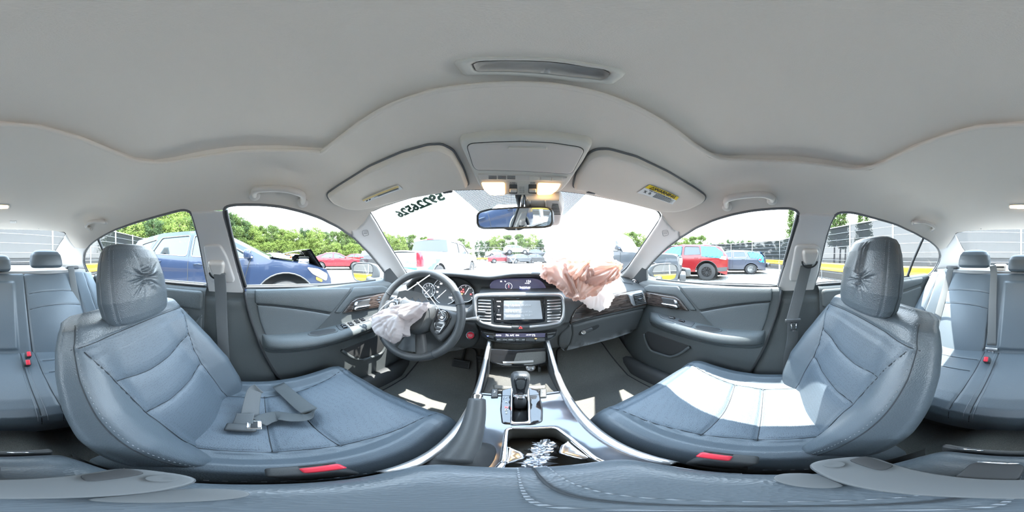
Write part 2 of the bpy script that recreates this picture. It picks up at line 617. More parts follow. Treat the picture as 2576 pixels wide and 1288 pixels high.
def pad(name, outline, mp, h, r, spacing, m, parent=None, holes=(), smooth=True, dome=0., base=0.):
    """cushion-edged plate: outline (2-D), mapping mp(P2, depth), height h, edge radius r"""
    o2 = np.asarray(outline, float)
    if area2(o2) < 0: o2 = o2[::-1]
    o2 = dense(o2, spacing)
    hs = []
    for q in holes:
        q = np.asarray(q, float)
        if area2(q) > 0: q = q[::-1]
        hs.append(dense(q, spacing))
    steps = (0, .08, .3, .65, 1.0) if r > 0 else (0,)
    V2, D, F = [], [], []
    n0 = 0
    for L in [o2] + hs:
        n = len(L)
        for k, f in enumerate(steps):
            V2.append(inset(L, r * f)); D.append(np.full(n, math.sqrt(max(0, 1 - (1 - f) ** 2))))
            if k:
                a, b = n0 + (k - 1) * n, n0 + k * n
                F += [(a + i, a + (i + 1) % n, b + (i + 1) % n, b + i) for i in range(n)]
        n0 += n * len(steps)
    inner = inset(o2, r); ih = [inset(L, r) for L in hs]
    Vi, Ti = tri_patch(inner, ih, spacing * 1.25, ())
    F += [tuple(int(x) + n0 for x in t) for t in Ti]
    V2.append(Vi); D.append(np.ones(len(Vi)))
    V2 = np.concatenate(V2); D = np.concatenate(D)
    dep = base + h * D
    if dome:
        d = dist_poly(o2, V2); dm = d.max()
        dep = dep + dome * np.sqrt(np.clip(1 - (1 - d / dm) ** 2, 0, 1))
    P3 = mp(V2, dep)
    P4 = mp(V2, dep + 1e-3)
    up = P4 - P3
    # orient along increasing depth
    f = [F[-1]] if len(F) else []
    acc = 0
    for t in F[-min(len(F), 40):]:
        nn = np.cross(P3[t[1]] - P3[t[0]], P3[t[2]] - P3[t[0]])
        acc += nn @ up[t[0]]
    if acc < 0: F = [t[::-1] for t in F]
    ob = build(name, P3, F, m, parent, smooth)
    bm = bmesh.new(); bm.from_mesh(ob.data)
    bmesh.ops.remove_doubles(bm, verts=bm.verts, dist=2e-6)
    bm.to_mesh(ob.data); bm.free()
    if smooth: ob.data.polygons.foreach_set('use_smooth', [True] * len(ob.data.polygons))
    return ob

def prism(name, outline, mp, d0, d1, m, parent=None, bevel=0., smooth=False):
    """plain plate with both faces: outline extruded from depth d0 to d1"""
    o2 = np.asarray(outline, float)
    if area2(o2) < 0: o2 = o2[::-1]
    n = len(o2)
    A = mp(o2, np.full(n, d0)); B = mp(o2, np.full(n, d1))
    bm = bmesh.new()
    va = [bm.verts.new(p) for p in A]; vb = [bm.verts.new(p) for p in B]
    bm.faces.new(va[::-1]); bm.faces.new(vb)
    for i in range(n):
        j = (i + 1) % n
        bm.faces.new((va[i], va[j], vb[j], vb[i]))
    bmesh.ops.recalc_face_normals(bm, faces=bm.faces)
    if bevel > 0:
        ed = [e for e in bm.edges if e.calc_face_angle(0) > .6]
        bmesh.ops.bevel(bm, geom=ed, offset=bevel, segments=2, affect='EDGES', profile=.5)
    bmesh.ops.triangulate(bm, faces=[f for f in bm.faces if len(f.verts) > 4])
    o = from_bm(name, bm, m, parent, smooth)
    return sharp(o, 40) if smooth else o

def from_bm(name, bm, m, parent=None, smooth=False, world=True):
    V = np.array([v.co[:] for v in bm.verts])
    bm.verts.index_update()
    F = [[v.index for v in f.verts] for f in bm.faces]
    bm.free()
    return build(name, V, F, m, parent, smooth, world)

def box_bm(bm, c, s, bevel=0., seg=2, rot=None):
    r = bmesh.ops.create_cube(bm, size=1)
    vs = r['verts']
    M = Matrix.Translation(Vector(c)) @ (rot.to_4x4() if rot is not None else Matrix.Identity(4)) @ Matrix.Diagonal((*s, 1))
    bmesh.ops.transform(bm, matrix=M, verts=vs)
    if bevel > 0:
        ed = list({e for v in vs for e in v.link_edges})
        bmesh.ops.bevel(bm, geom=ed, offset=bevel, segments=seg, affect='EDGES', profile=.5)

def box(name, c, s, m, parent=None, bevel=.004, seg=2, rot=None, world=True):
    bm = bmesh.new(); box_bm(bm, c, s, bevel, seg, rot)
    o = from_bm(name, bm, m, parent, True, world)
    return sharp(o, 50)

def loft(rings, closed=True, cap=True):
    """rings: list of (N,3) -> V, F"""
    R = [np.asarray(r, float) for r in rings]
    n = len(R[0]); V = np.concatenate(R); F = []
    for i in range(len(R) - 1):
        for j in range(n if closed else n - 1):
            k = (j + 1) % n
            F.append((i * n + j, i * n + k, (i + 1) * n + k, (i + 1) * n + j))
    if cap and closed:
        F.append(tuple(range(n))[::-1]); F.append(tuple((len(R) - 1) * n + j for j in range(n)))
    return V, F

def loft_obj(name, rings, m, parent=None, closed=True, cap=True, smooth=True, world=True, fix=True):
    V, F = loft(rings, closed, cap)
    o = build(name, V, F, m, parent, smooth, world)
    if fix:
        bm = bmesh.new(); bm.from_mesh(o.data)
        bmesh.ops.recalc_face_normals(bm, faces=bm.faces); bm.to_mesh(o.data); bm.free()
    return o

def frames(P, closed=False, up=None):
    P = np.asarray(P, float); n = len(P)
    if closed: T = np.roll(P, -1, 0) - np.roll(P, 1, 0)
    else: T = np.gradient(P, axis=0)
    T /= np.maximum(np.linalg.norm(T, axis=1), 1e-9)[:, None]
    N = np.zeros_like(P)
    a = np.array([0, 0, 1.]) if abs(T[0, 2]) < .9 else np.array([1., 0, 0])
    if up is not None: a = np.asarray(up, float)
    v = a - T[0] * (a @ T[0]); N[0] = v / np.linalg.norm(v)
    for i in range(1, n):
        b = np.asarray(up, float) if up is not None else N[i - 1]
        v = b - T[i] * (b @ T[i])
        N[i] = v / max(np.linalg.norm(v), 1e-9)
    return T, N, np.cross(T, N)

def tube(name, pts, r, m, parent=None, seg=8, closed=False, world=True, flat=None, up=None):
    """round (or flattened: flat = second radius) sweep along a path; r may be an array"""
    P = np.asarray(pts, float); n = len(P)
    T, N, B = frames(P, closed, up)
    rr = np.broadcast_to(np.asarray(r, float), (n,))
    r2 = rr if flat is None else np.broadcast_to(np.asarray(flat, float), (n,))
    th = np.linspace(0, 2 * pi, seg, endpoint=False)
    rings = [P[i] + np.outer(np.cos(th), N[i]) * rr[i] + np.outer(np.sin(th), B[i]) * r2[i] for i in range(n)]
    if closed:
        V, F = loft(rings, True, False)
        b = (n - 1) * seg
        F += [(b + j, b + (j + 1) % seg, (j + 1) % seg, j) for j in range(seg)]
    else:
        V, F = loft(rings)
    return build(name, V, F, m, parent, True, world)

def ribbon(name, pts, normals, width, thick, m, parent=None, world=True):
    """flat strap along a path; normals = direction of the strap's face"""
    P = np.asarray(pts, float); n = len(P)
    T = np.gradient(P, axis=0); T /= np.linalg.norm(T, axis=1)[:, None]
    N = np.broadcast_to(np.asarray(normals, float), P.shape)
    N = N - T * (N * T).sum(1)[:, None]; N = N / np.linalg.norm(N, axis=1)[:, None]
    B = np.cross(T, N)
    w = np.broadcast_to(np.asarray(width, float), (n,))
    rings = []
    for i in range(n):
        a = B[i] * w[i] / 2; c = N[i] * thick / 2
        rings.append([P[i] - a - c * .3, P[i] - a * .9 - c, P[i] + a * .9 - c, P[i] + a - c * .3,
                      P[i] + a + c * .3, P[i] + a * .9 + c, P[i] - a * .9 + c, P[i] - a + c * .3])
    return loft_obj(name, rings, m, parent, world=world)

def lathe(name, prof, o, axis, m, parent=None, seg=28, world=True):
    """prof: list of (radius, height along axis)"""
    a = np.asarray(axis, float); a /= np.linalg.norm(a)
    t = np.array([0, 0, 1.]) if abs(a[2]) < .9 else np.array([1., 0, 0])
    u = np.cross(a, t); u /= np.linalg.norm(u); v = np.cross(a, u)
    th = np.linspace(0, 2 * pi, seg, endpoint=False)
    o = np.asarray(o, float)
    rings = [o + a * h + (np.outer(np.cos(th), u) + np.outer(np.sin(th), v)) * max(r, 1e-5) for r, h in prof]
    ob = loft_obj(name, rings, m, parent, world=world)
    return sharp(ob, 45)

_ext = 0.0006
def text(name, s, size, o, u, v, m, parent=None, align='CENTER', extrude=.0004, bold=0., world=True, shear=0.):
    """flat lettering: baseline direction u, up v"""
    cu = bpy.data.curves.new(name, 'FONT')
    cu.body = s; cu.size = size; cu.align_x = align; cu.align_y = 'CENTER'
    cu.extrude = extrude; cu.offset = bold; cu.shear = shear
    cu.resolution_u = 2
    ob = bpy.data.objects.new(name, cu); COL.objects.link(ob)
    me = bpy.data.meshes.new_from_object(ob.evaluated_get(bpy.context.evaluated_depsgraph_get()))
    bpy.data.objects.remove(ob, do_unlink=True); bpy.data.curves.remove(cu)
    V = np.array([q.co[:] for q in me.vertices]).reshape(-1, 3)
    F = [list(p.vertices) for p in me.polygons]
    bpy.data.meshes.remove(me)
    u = np.asarray(u, float); v = np.asarray(v, float); n = np.cross(u, v)
    P = np.asarray(o, float) + V[:, :1] * u + V[:, 1:2] * v + V[:, 2:3] * n
    return build(name, P, F, m, parent, False, world)

def unit(v):
    v = np.asarray(v, float); return v / np.linalg.norm(v)

def copy_tree(o, parent=None):
    c = o.copy(); COL.objects.link(c); c.parent = parent
    for ch in [x for x in bpy.data.objects if x.parent == o]:
        copy_tree(ch, c)
    return c
# ================================================================== cabin lining
WIN_FL = [(611, 724), (598, 680), (585, 630), (573, 580), (563, 545), (562, 527), (572, 518), (600, 515), (650, 515), (700, 519), (750, 530), (800, 546),
          (850, 571), (890, 598), (930, 638), (958, 672), (985, 708), (988, 716), (960, 717)]
WIN_RL = [(523, 719), (515, 680), (500, 600), (488, 556), (480, 536), (470, 528), (450, 530), (400, 543), (340, 560), (290, 578), (250, 598), (225, 618),
          (212, 638), (210, 660), (218, 682), (232, 700), (238, 706), (410, 709)]
WIN_FR = [(1957, 721), (1974, 665), (1994, 600), (2008, 555), (2011, 540), (2003, 529), (1985, 524), (1950, 525), (1900, 529), (1850, 538), (1800, 552),
          (1750, 574), (1710, 599), (1680, 621), (1650, 650), (1620, 685), (1601, 708), (1600, 712), (1630, 711)]
WIN_RR = [(2050, 716), (2060, 680), (2070, 630), (2080, 590), (2090, 560), (2100, 541), (2115, 533), (2150, 536), (2200, 549), (2250, 563), (2300, 586),
          (2340, 608), (2360, 626), (2366, 643), (2362, 661), (2348, 684), (2340, 696), (2120, 711)]
WSHIELD = [(931, 535), (948, 562), (975, 610), (1003, 655), (1030, 700), (1540, 700), (1577, 676), (1605, 635), (1635, 590), (1655, 560), (1665, 540), (1660, 533), (1600, 515),
           (1530, 500), (1470, 488), (1420, 482), (1360, 478), (1290, 477), (1200, 477), (1130, 479), (1080, 487), (1020, 502), (960, 522)]
RWIN = [(2403, 590), (2420, 622), (2440, 652), (2448, 664), (2576, 664), (2680, 664), (2700, 655), (2718, 628), (2741, 590), (2738, 584), (2700, 580), (2640, 578),
        (2576, 577), (2500, 578), (2440, 581), (2408, 585)]
SUNROOF = [(812, 386), (840, 366), (900, 319), (980, 273), (1080, 236), (1200, 219), (1290, 215), (1400, 219), (1500, 239), (1600, 276), (1680, 321), (1740, 366),
           (1785, 397), (1830, 407), (1900, 408), (2000, 412), (2080, 421), (2150, 430), (2190, 428), (2240, 406), (2300, 376), (2380, 346), (2460, 326),
           (2576, 317), (2676, 325), (2776, 352), (2856, 385), (2916, 408), (2966, 416), (3016, 412), (3096, 398), (3176, 387), (3276, 383), (3350, 386)]
SUNROOF = [(x, y) for x, y in SUNROOF]

def shift(poly, dx):
    return [(x + dx, y) for x, y in poly]

# seam lines
A_L = [(931, 535), (915, 560), (898, 576), (884, 581)]      # pillar top seam from windshield corner to the door window
A_R = [(1665, 540), (1680, 562), (1695, 578), (1708, 583)]
B_L = [(480, 533), (500, 531), (535, 530), (561, 531)]
B_R = [(2009, 538), (2035, 536), (2070, 538), (2100, 541)]
C_L = [(166, 588), (176, 606), (188, 622), (200, 625), (218, 625)]
C_R = [(2403, 588), (2392, 606), (2380, 622), (2368, 627), (2360, 626)]

# outline of the headliner: walk round clockwise (in pixels, to the right) below which the pillars take over
head = []
head += [(166, 588), (176, 606), (188, 622), (200, 625), (218, 625)]                     # left rear pillar seam
head += [(225, 618), (250, 598), (290, 578), (340, 560), (400, 543), (450, 530), (470, 528), (480, 533)]
head += [(500, 531), (535, 530), (561, 528)]
head += [(572, 518), (600, 515), (650, 515), (700, 519), (750, 530), (800, 546), (850, 571), (886, 595), (884, 581), (898, 576), (915, 560), (931, 535)]
head += [(960, 522), (1020, 502), (1080, 487), (1130, 479), (1200, 477), (1290, 477), (1360, 478), (1420, 482), (1470, 488), (1530, 500), (1600, 515), (1660, 533), (1665, 540)]
head += [(1680, 562), (1695, 578), (1708, 583), (1711, 598), (1750, 574), (1800, 552), (1850, 538), (1900, 529), (1950, 525), (1985, 524), (2003, 529), (2010, 538)]
head += [(2035, 536), (2070, 538), (2100, 541)]
head += [(2115, 533), (2150, 536), (2200, 549), (2250, 563), (2300, 586), (2340, 608), (2360, 626), (2368, 627), (2380, 622), (2392, 606), (2403, 588)]
head += [(2408, 585), (2440, 581), (2500, 578), (2576, 577), (2640, 578), (2700, 580), (2738, 584)]

ceiling = shell_patch('ceiling', head, [SUNROOF], 'headliner', None, 0., 1.5)
struct(ceiling, 'grey woven headliner with a sunroof opening', 'ceiling')

# sunroof shade: flat panel sunk above the opening, with rolled lip
P = march(pxdense(SUNROOF, 12))
lip = curve(P[::6], 4, True)
tube('opening_lip', lip + np.array([0, 0, .006]), .007, 'headliner', ceiling, 8, True)
shade_z = 1.460
o2 = P[:, :2]
cen = o2.mean(0)
def shade_map(Q, d):
    return np.stack([Q[:, 0], Q[:, 1], np.full(len(Q), shade_z) - .03 * (Q[:, 0] / .4) ** 2 - .02 * ((Q[:, 1] + .06) / .25) ** 2 - d], 1)
big = cen + (o2 - cen) * 1.06
HANDLE = [(1142, 158), (1150, 150), (1180, 145), (1290, 142), (1400, 146), (1480, 158), (1560, 172), (1573, 184), (1566, 192), (1545, 206), (1530, 209), (1440, 202), (1330, 190), (1250, 186), (1175, 187), (1162, 182)]
H3 = np.array([at(x, y, z=shade_z - .01) for x, y in HANDLE])[:, :2]
shade = pad('sunroof_shade', big, shade_map, 0.0, .004, .022, 'headliner', ceiling, holes=[H3])
hc = H3.mean(0)
inner = hc + (H3 - hc) * np.array([.80, .55])
hp = pad('shade_handle', H3, shade_map, .007, .006, .010, 'overhead_plastic', shade, holes=[inner])
bowl_V, bowl_T = tri_patch(inner, (), .006, (.003, .006))
dd = dist_poly(inner, bowl_V)
Z = shade_map(bowl_V, np.full(len(bowl_V), .006)); Z[:, 2] += .024 * np.sqrt(np.clip(1 - (1 - np.clip(dd / .012, 0, 1)) ** 2, 0, 1))
build('handle_recess', Z, bowl_T[:, ::-1], 'grab_plastic', shade)
# fabric side walls between the lining and the shade
top = shade_map(o2, np.zeros(len(o2)))
V = np.concatenate([P, top]); n = len(P)
build('opening_wall', V, [(i, (i + 1) % n, n + (i + 1) % n, n + i) for i in range(n)], 'headliner', ceiling)

def seal(outline, name, parent, r=.006, off=.002, m='seal_rubber', k=5):
    Pp = march_off(pxdense(outline, 9), np.full(len(pxdense(outline, 9)), off))
    return tube(name, curve(Pp[::3], 3, True), r, m, parent, 8, True)

# ---- pillars (light grey plastic trim)
def pillar(idx, outline, label, holes=()):
    o = shell_patch('trim_%d' % idx, outline, holes, 'pillar_plastic', None, 0., 1.0, edge=(.006, .7))
    return struct(o, label, 'pillar trim')

a_left = pillar(1, A_L[::-1] + [(948, 562), (975, 610), (1003, 655), (1024, 690), (1000, 712), (985, 708), (958, 672), (930, 638), (890, 598), (886, 595)], 'grey pillar trim between windshield and driver door window')
a_right = pillar(2, A_R + [(1711, 598), (1680, 621), (1650, 650), (1620, 685), (1601, 708), (1588, 712), (1560, 695), (1577, 676), (1605, 635), (1635, 590), (1655, 560)], 'grey pillar trim between windshield and passenger door window')
b_left = pillar(3, B_L + [(563, 545), (573, 580), (585, 630), (598, 680), (611, 724), (617, 749), (528, 752), (523, 719), (515, 680), (500, 600), (488, 556)], 'light grey pillar trim behind the driver door window')
b_right = pillar(4, [(2009, 538), (2035, 536), (2070, 538), (2100, 541), (2090, 560), (2080, 590), (2070, 630), (2060, 680), (2050, 716), (2045, 738), (1961, 743), (1957, 721), (1974, 665), (1994, 600), (2008, 555)], 'light grey pillar trim behind the passenger door window')
c_left = pillar(5, C_L + [(212, 638), (210, 660), (218, 682), (232, 700), (240, 712), (215, 706), (170, 680), (120, 668), (128, 655), (142, 628)], 'light grey pillar trim between rear window and left quarter glass')
c_right = pillar(6, C_R[::-1] + [(2403, 588), (2420, 622), (2440, 652), (2448, 668), (2400, 680), (2362, 700), (2336, 712), (2340, 696), (2348, 684), (2362, 661), (2366, 643)], 'light grey pillar trim between rear window and right quarter glass')

# airbag emblems pressed into the pillars
for par, (cx, cy) in ((a_left, (918, 584)), (a_right, (1674, 584))):
    q = rounded([(cx - 8, cy - 6), (cx + 6, cy - 8), (cx + 9, cy + 5), (cx - 5, cy + 8)], 4)
    Pq = march_off(q, np.full(len(q), .0068))
    tube('airbag_emblem', Pq, .0006, 'seal_rubber', par, 6, True)
    for k in (-2.5, 1.5):
        l3 = march_off([(cx - 4, cy + k), (cx + 5, cy + k - 1)], np.full(2, .0068))
        tube('airbag_emblem', l3, .0007, 'seal_rubber', par, 6)

# ---- glass and rubber seals
def window(idx, outline, gm, label, off=-.012, sp=3.0):
    g = shell_patch('window_%d' % idx, outline, [], gm, None, off, sp)
    return struct(g, label, 'window')

win_front = window(1, WSHIELD, 'windshield_glass', 'wide sloping windshield of the car')
win_back = window(2, RWIN, 'rear_glass', 'rear window above the parcel shelf')
win_fl = window(3, WIN_FL, 'window_glass', 'driver door window')
win_fr = window(4, WIN_FR, 'window_glass', 'front passenger door window')
win_rl = window(5, WIN_RL, 'window_glass', 'rear door window behind the driver')
win_rr = window(6, WIN_RR, 'window_glass', 'rear door window behind the front passenger')
for w_, o_ in ((win_fl, WIN_FL), (win_fr, WIN_FR), (win_rl, WIN_RL), (win_rr, WIN_RR)):
    seal(o_, 'rubber_seal', w_, .0055, -.001)
    # outer door frame seen behind the seal
    q = pxdense(o_, 9)
    tube('door_frame', curve(march_off(q, np.full(len(q), -.012))[::3], 3, True), .006, 'dark_plastic', w_, 8, True)
seal(WSHIELD, 'rubber_seal', win_front, .004, -.004, 'black_matte')
seal(RWIN, 'rubber_seal', win_back, .004, -.004, 'black_matte')
# dark guide bars on the trailing edge of the front door glass and the quarter-glass dividers
def guide(par, pts, r, name='guide_bar'):
    q = dense(pts, 12, False)
    tube(name, march_off(q, np.full(len(q), -.006)), r, 'rubber', par, 8, flat=r * .7)
guide(win_fl, [(567, 530), (580, 590), (597, 655), (617, 722)], .011)
guide(win_fr, [(2008, 540), (1993, 595), (1976, 655), (1961, 720)], .011)
guide(win_rl, [(246, 603), (256, 626), (268, 652), (287, 708)], .011, 'divider_bar')
guide(win_rr, [(2323, 601), (2311, 628), (2297, 660), (2283, 700)], .011, 'divider_bar')

# dotted shade band printed at the top of the windshield round the mirror
FRIT = [(1128, 474), (1216, 548), (1250, 520), (1380, 520), (1418, 548), (1484, 484), (1440, 474), (1290, 468)]
fr = shell_patch('dotted_band', FRIT, [], 'dotted_frit', win_front, -.010, 2.0, uv=True)
# ================================================================== ground and the car's outer skin
mat('gravel', (.36, .345, .32), .95, kind='gravel', var=.25, bump=('cell', 40, .9, .02), spec=.1)
mat('own_paint', (.30, .31, .33), .3, metal=.3, coat=.6)
gv = [(-90, -90, 0), (90, -90, 0), (90, 90, 0), (-90, 90, 0)]
ground = struct(build('floor', gv, [(0, 1, 2, 3)], 'gravel', None, False), 'pale gravel of the parking lot', 'ground')

# outer roof panel and floor pan so that no light leaks through the lining
roof_pts = []
xs = np.linspace(-.56, .56, 9); ys_ = np.linspace(-1.12, .37, 9)
V = [(x, y, float(np.interp(y, _ys, _zs)) + .07 - .06 * (x / .55) ** 2) for y in ys_ for x in xs]
F = [(i * 9 + j, i * 9 + j + 1, (i + 1) * 9 + j + 1, (i + 1) * 9 + j) for i in range(8) for j in range(8)]
struct(build('trim_7', V, F, 'own_paint'), 'outer roof panel of the car', 'roof panel')
mat('door_insert', (.098, .114, .122), .5, bump=('cell', 420, .15, .003), var=.06)
# ================================================================== doors, lower pillars, sills, carpet
def plane_map(p0, n):
    n = unit(n)
    return lambda P, d: at_plane(P, p0, n) + np.asarray(d)[:, None] * n

def flip_map(mp, s):
    if s > 0: return mp
    def f(P, d):
        Q = mp(P, d); Q[:, 0] *= -1; return Q
    return f

DZ = [.30, .38, .50, .62, .70, .735, .76, .80, .86, .92, .955, .972, .982, .988, .990]
DX = [.655, .658, .655, .652, .655, .658, .664, .674, .682, .688, .692, .698, .706, .716, .735]
def door_x(z):
    return np.interp(z, DZ, DX)

def edge_curve(pts, x):
    return np.array([at(px, py, x=x)[1:] for px, py in pts])     # (y, z)

# rear edge of the front door, measured on the passenger side
REAR_EDGE = [(.985, -.048), (.93, -.040), (.86, -.022), (.78, .004), (.70, .030), (.60, .066), (.50, .104), (.42, .14), (.34, .18)]   # (z, y)
def rear_edge(z):
    zz = [a for a, _ in REAR_EDGE][::-1]; yy = [b for _, b in REAR_EDGE][::-1]
    return np.interp(z, zz, yy)

def mirrored(name, V, F, m, parent, s, smooth=True):
    V = np.array(V, float)
    if s < 0:
        V[:, 0] *= -1; F = [tuple(f)[::-1] for f in F]
    return build(name, V, F, m, parent, smooth)

def profile_mesh(y0, y1, zs, ny, xfun):
    """surface x = xfun(y, z) between two edges y0(z), y1(z) (right-hand side of the car, facing inwards)"""
    V, F = [], []
    for z in zs:
        a, b = y0(z), y1(z)
        for j in range(ny + 1):
            y = a + (b - a) * j / ny
            V.append((xfun(y, z), y, z))
    n = ny + 1
    for i in range(len(zs) - 1):
        for j in range(ny):
            F.append((i * n + j, i * n + j + 1, (i + 1) * n + j + 1, (i + 1) * n + j))
    return V, F

def smooth_loop(pts, r=6): return rounded(pts, r, 3)

def front_door(s, idx):
    tagn = 'passenger' if s > 0 else 'driver'
    zs = np.concatenate([np.linspace(.31, .94, 40), np.linspace(.945, .990, 22)])
    V, F = profile_mesh(lambda z: float(rear_edge(z)), lambda z: .86, zs, 40, lambda y, z: float(door_x(z)) + .02 * max(0, (y - .6) / .26) ** 2)
    base = build('tmp', V, F, 'door_plastic')
    tree = bvh_of(base)
    bpy.data.objects.remove(base, do_unlink=True)
    door = mirrored('door_%d' % idx, V, F, 'door_plastic', None, s)
    struct(door, 'black %s door panel with wood strip and padded armrest' % tagn, 'door')
    mp = flip_map(cast_map(tree), s)
    # panels (measured on the passenger door)
    pad('front_upper_panel', smooth_loop([(1634, 716), (1706, 720), (1711, 728), (1735, 757), (1753, 781), (1738, 782), (1713, 752), (1700, 744), (1660, 738), (1622, 733), (1620, 722)], 4), mp, .006, 3.5, 6, 'door_vinyl', door)
    pad('upper_panel', smooth_loop([(1711, 721), (1943, 725), (1942, 757), (1900, 760), (1840, 767), (1790, 775), (1760, 781), (1735, 752), (1713, 726)], 4), mp, .008, 4, 7, 'door_vinyl', door)
    pad('insert_panel', smooth_loop([(1759, 785), (1800, 777), (1850, 769), (1900, 763), (1939, 760), (1930, 800), (1913, 846), (1908, 853), (1870, 845), (1815, 838), (1795, 822)], 4), mp, .007, 4, 7, 'door_insert', door)
    # twin stitching between the two panels
    for dy in (1.2, 3.0):
        q = dense([(1764, 782 - dy + 1.5), (1800, 775.5 - dy + 1.5), (1850, 768 - dy + 1.5), (1900, 761.6 - dy + 1.5), (1938, 758.5 - dy + 1.5)], 8, False)
        tube('seam', mp(q, np.full(len(q), .0035)), .0012, 'seam_dark', door, 5)
    w = pad('wood_strip', smooth_loop([(1617, 733), (1650, 737.5), (1700, 746), (1712, 754), (1734, 782), (1700, 778.5), (1660, 772), (1628, 767)], 3), mp, .009, 2.5, 5, 'wood_side', door)
    bz = smooth_loop([(1665, 746), (1700, 751), (1707, 757), (1713, 773), (1709, 776), (1673, 770)], 3)
    pad('handle_bezel', bz, mp, .012, 2, 4, 'dark_plastic', w)
    hole = smooth_loop([(1668, 748.5), (1699, 753), (1705, 758), (1710, 772), (1674, 767.5)], 3)
    pad('handle_recess', hole, mp, .0022, 1, 4, 'black_matte', w, base=.0125)
    pad('door_lever', smooth_loop([(1669, 760), (1676, 760.5), (1708, 765), (1712, 772.5), (1705, 774.5), (1677, 768.5)], 3), mp, .016, 2.2, 3, 'chrome', door, base=.013)
    pad('lock_knob', smooth_loop([(1700, 753), (1707, 756), (1709, 763), (1702, 762)], 2), mp, .010, 2, 3, 'satin_silver', door, base=.013)
    if s < 0:
        for k in range(3):
            pad('memory_button', rounded([(1640 + 3 * (k % 2), 742 + 6 * k), (1648 + 3 * (k % 2), 743 + 6 * k), (1648 + 3 * (k % 2), 747 + 6 * k), (1640 + 3 * (k % 2), 746 + 6 * k)], 1), mp, .011, 1, 3, 'dark_chrome', w)
    # armrest: a swept pad
    ys = [.012, .03, .06, .12, .22, .34, .44, .54, .60, .635]
    pr = [.0, .55, .80, .95, 1.0, .98, .90, .72, .45, .05]
    zo = [0, 0, 0, 0, 0, .006, .010, .010, .008, .006]
    rings = []
    for y, p_, dz in zip(ys, pr, zo):
        xb = .680
        sec = [(xb, .792), (xb - .025 * p_, .791), (xb - .050 * p_, .784), (xb - .068 * p_, .774), (xb - .078 * p_, .760), (xb - .078 * p_, .748), (xb - .070 * p_, .738), (xb - .068 * p_, .734), (xb - .050 * p_, .715), (xb - .022 * p_, .690), (xb, .668)]
        rings.append([(s * x, y, z + dz) for x, z in sec])
    ya = np.array(ys)
    R = np.array(rings)
    fine = np.stack([curve(R[:, j], 4) for j in range(R.shape[1])], 1)
    fine = np.stack([curve(f, 2) for f in fine], 0)
    arm = loft_obj('armrest', list(fine), 'door_vinyl', door, closed=False, cap=False)
    for f in (arm,):
        pass
    crease = np.array([(s * (.680 - .070 * p_ - .001), y, .7355 + dz) for y, p_, dz in zip(ys, pr, zo)])
    tube('armrest_seam', curve(crease[1:-1], 4), .0016, 'seam_dark', arm, 5)
    tree2 = bvh_of(arm)
    # features on top of the armrest are placed in plan (y, x)
    def top_map(P, d):
        out = np.zeros((len(P), 3))
        for i, (y, x) in enumerate(P):
            loc, nor, _, _ = tree2.ray_cast(Vector((s * x, y, .9)), Vector((0, 0, -1)))
            z = loc.z if loc is not None else .792
            out[i] = (s * x, y, z + d[i])
        return out
    cup = rounded([(.205, .655), (.30, .650), (.33, .640), (.325, .622), (.23, .624), (.195, .638)], .012)
    pad('pull_cup', cup, top_map, .004, .004, .012, 'door_plastic', arm)
    pad('pull_cup_shade', np.array(cup) * .86 + np.array([.262, .6385]) * .14, top_map, .0002, .003, .012, 'black_matte', arm, base=.0048)  # flat black pad paints the darkness of the pull hole
    sp_ = rounded([(.335, .668), (.52, .672), (.56, .664), (.52, .640), (.335, .626)], .012)
    pad('switch_panel', sp_, top_map, .003, .004, .012, 'dark_plastic', arm)
    sw = ((.365, .642), (.402, .645), (.440, .650), (.475, .655)) if s < 0 else ((.40, .648), (.46, .654))
    for (y, x) in sw:
        for dx in ((-.007, .007) if s < 0 else (0,)):
            pad('window_switch', rounded(rect(y, x + dx, .024 if s < 0 else .034, .011), .003), top_map, .009, .003, .006, 'piano_black', arm)
    # lower storage pocket
    pk = smooth_loop([(1624, 838), (1629, 832), (1668, 846), (1735, 870), (1712, 886), (1698, 892), (1684, 894), (1640, 880), (1631, 866)], 6)
    pad('pocket_opening', pk, mp, .0015, 2, 7, 'black_matte', door)
    tube('pocket_lip', curve(mp(np.array([(1623, 838), (1625, 850), (1632, 868), (1642, 881), (1664, 889), (1686, 895), (1700, 893), (1716, 886), (1737, 871)]), np.full(9, .010)), 4), .008, 'door_plastic', door, 8)
    # door seal strip down the trailing edge
    zz = np.linspace(.36, .975, 30)
    tube('edge_seal', [(s * (float(door_x(z)) + .004), float(rear_edge(z)) - .006, z) for z in zz], .007, 'rubber', door, 8)
    # sill strip under the glass
    yy = np.linspace(-.035, .62, 30)
    tube('glass_strip', [(s * .7235, y, .9905) for y in yy], .005, 'rubber', door, 6)
    # sail panel with tweeter in front of the glass
    W3 = np.array([(.722, .655, .990), (.664, .80, 1.03), (.690, .655, 1.083), (.722, .840, .985)])
    sail2 = [(1627, 713), (1626, 662), (1592, 700), (1582, 716)]
    Ps = np.array([at(1627, 713, x=.712), at(1626, 660, x=.672), at(1588, 706, x=.680), at(1580, 722, x=.690)])
    if s < 0: Ps[:, 0] *= -1
    n_ = unit(np.cross(Ps[1] - Ps[0], Ps[3] - Ps[0]))
    if n_[0] * s > 0: n_ = -n_
    c_ = Ps.mean(0)
    V_ = np.concatenate([Ps, Ps - n_ * .02])
    F_ = [(0, 1, 2, 3), (7, 6, 5, 4)] + [(i, (i + 1) % 4, 4 + (i + 1) % 4, 4 + i) for i in range(4)]
    sp = build('sail_panel', V_, F_, 'dark_plastic', door, False)
    tcx = Ps[0] * .28 + Ps[1] * .05 + Ps[2] * .37 + Ps[3] * .30
    lathe('tweeter', [(.026, 0), (.026, .005), (.022, .008), (.018, .006), (.012, .004), (.009, .008), (.0, .010)], tcx, n_, 'dark_chrome', sp)
    return door

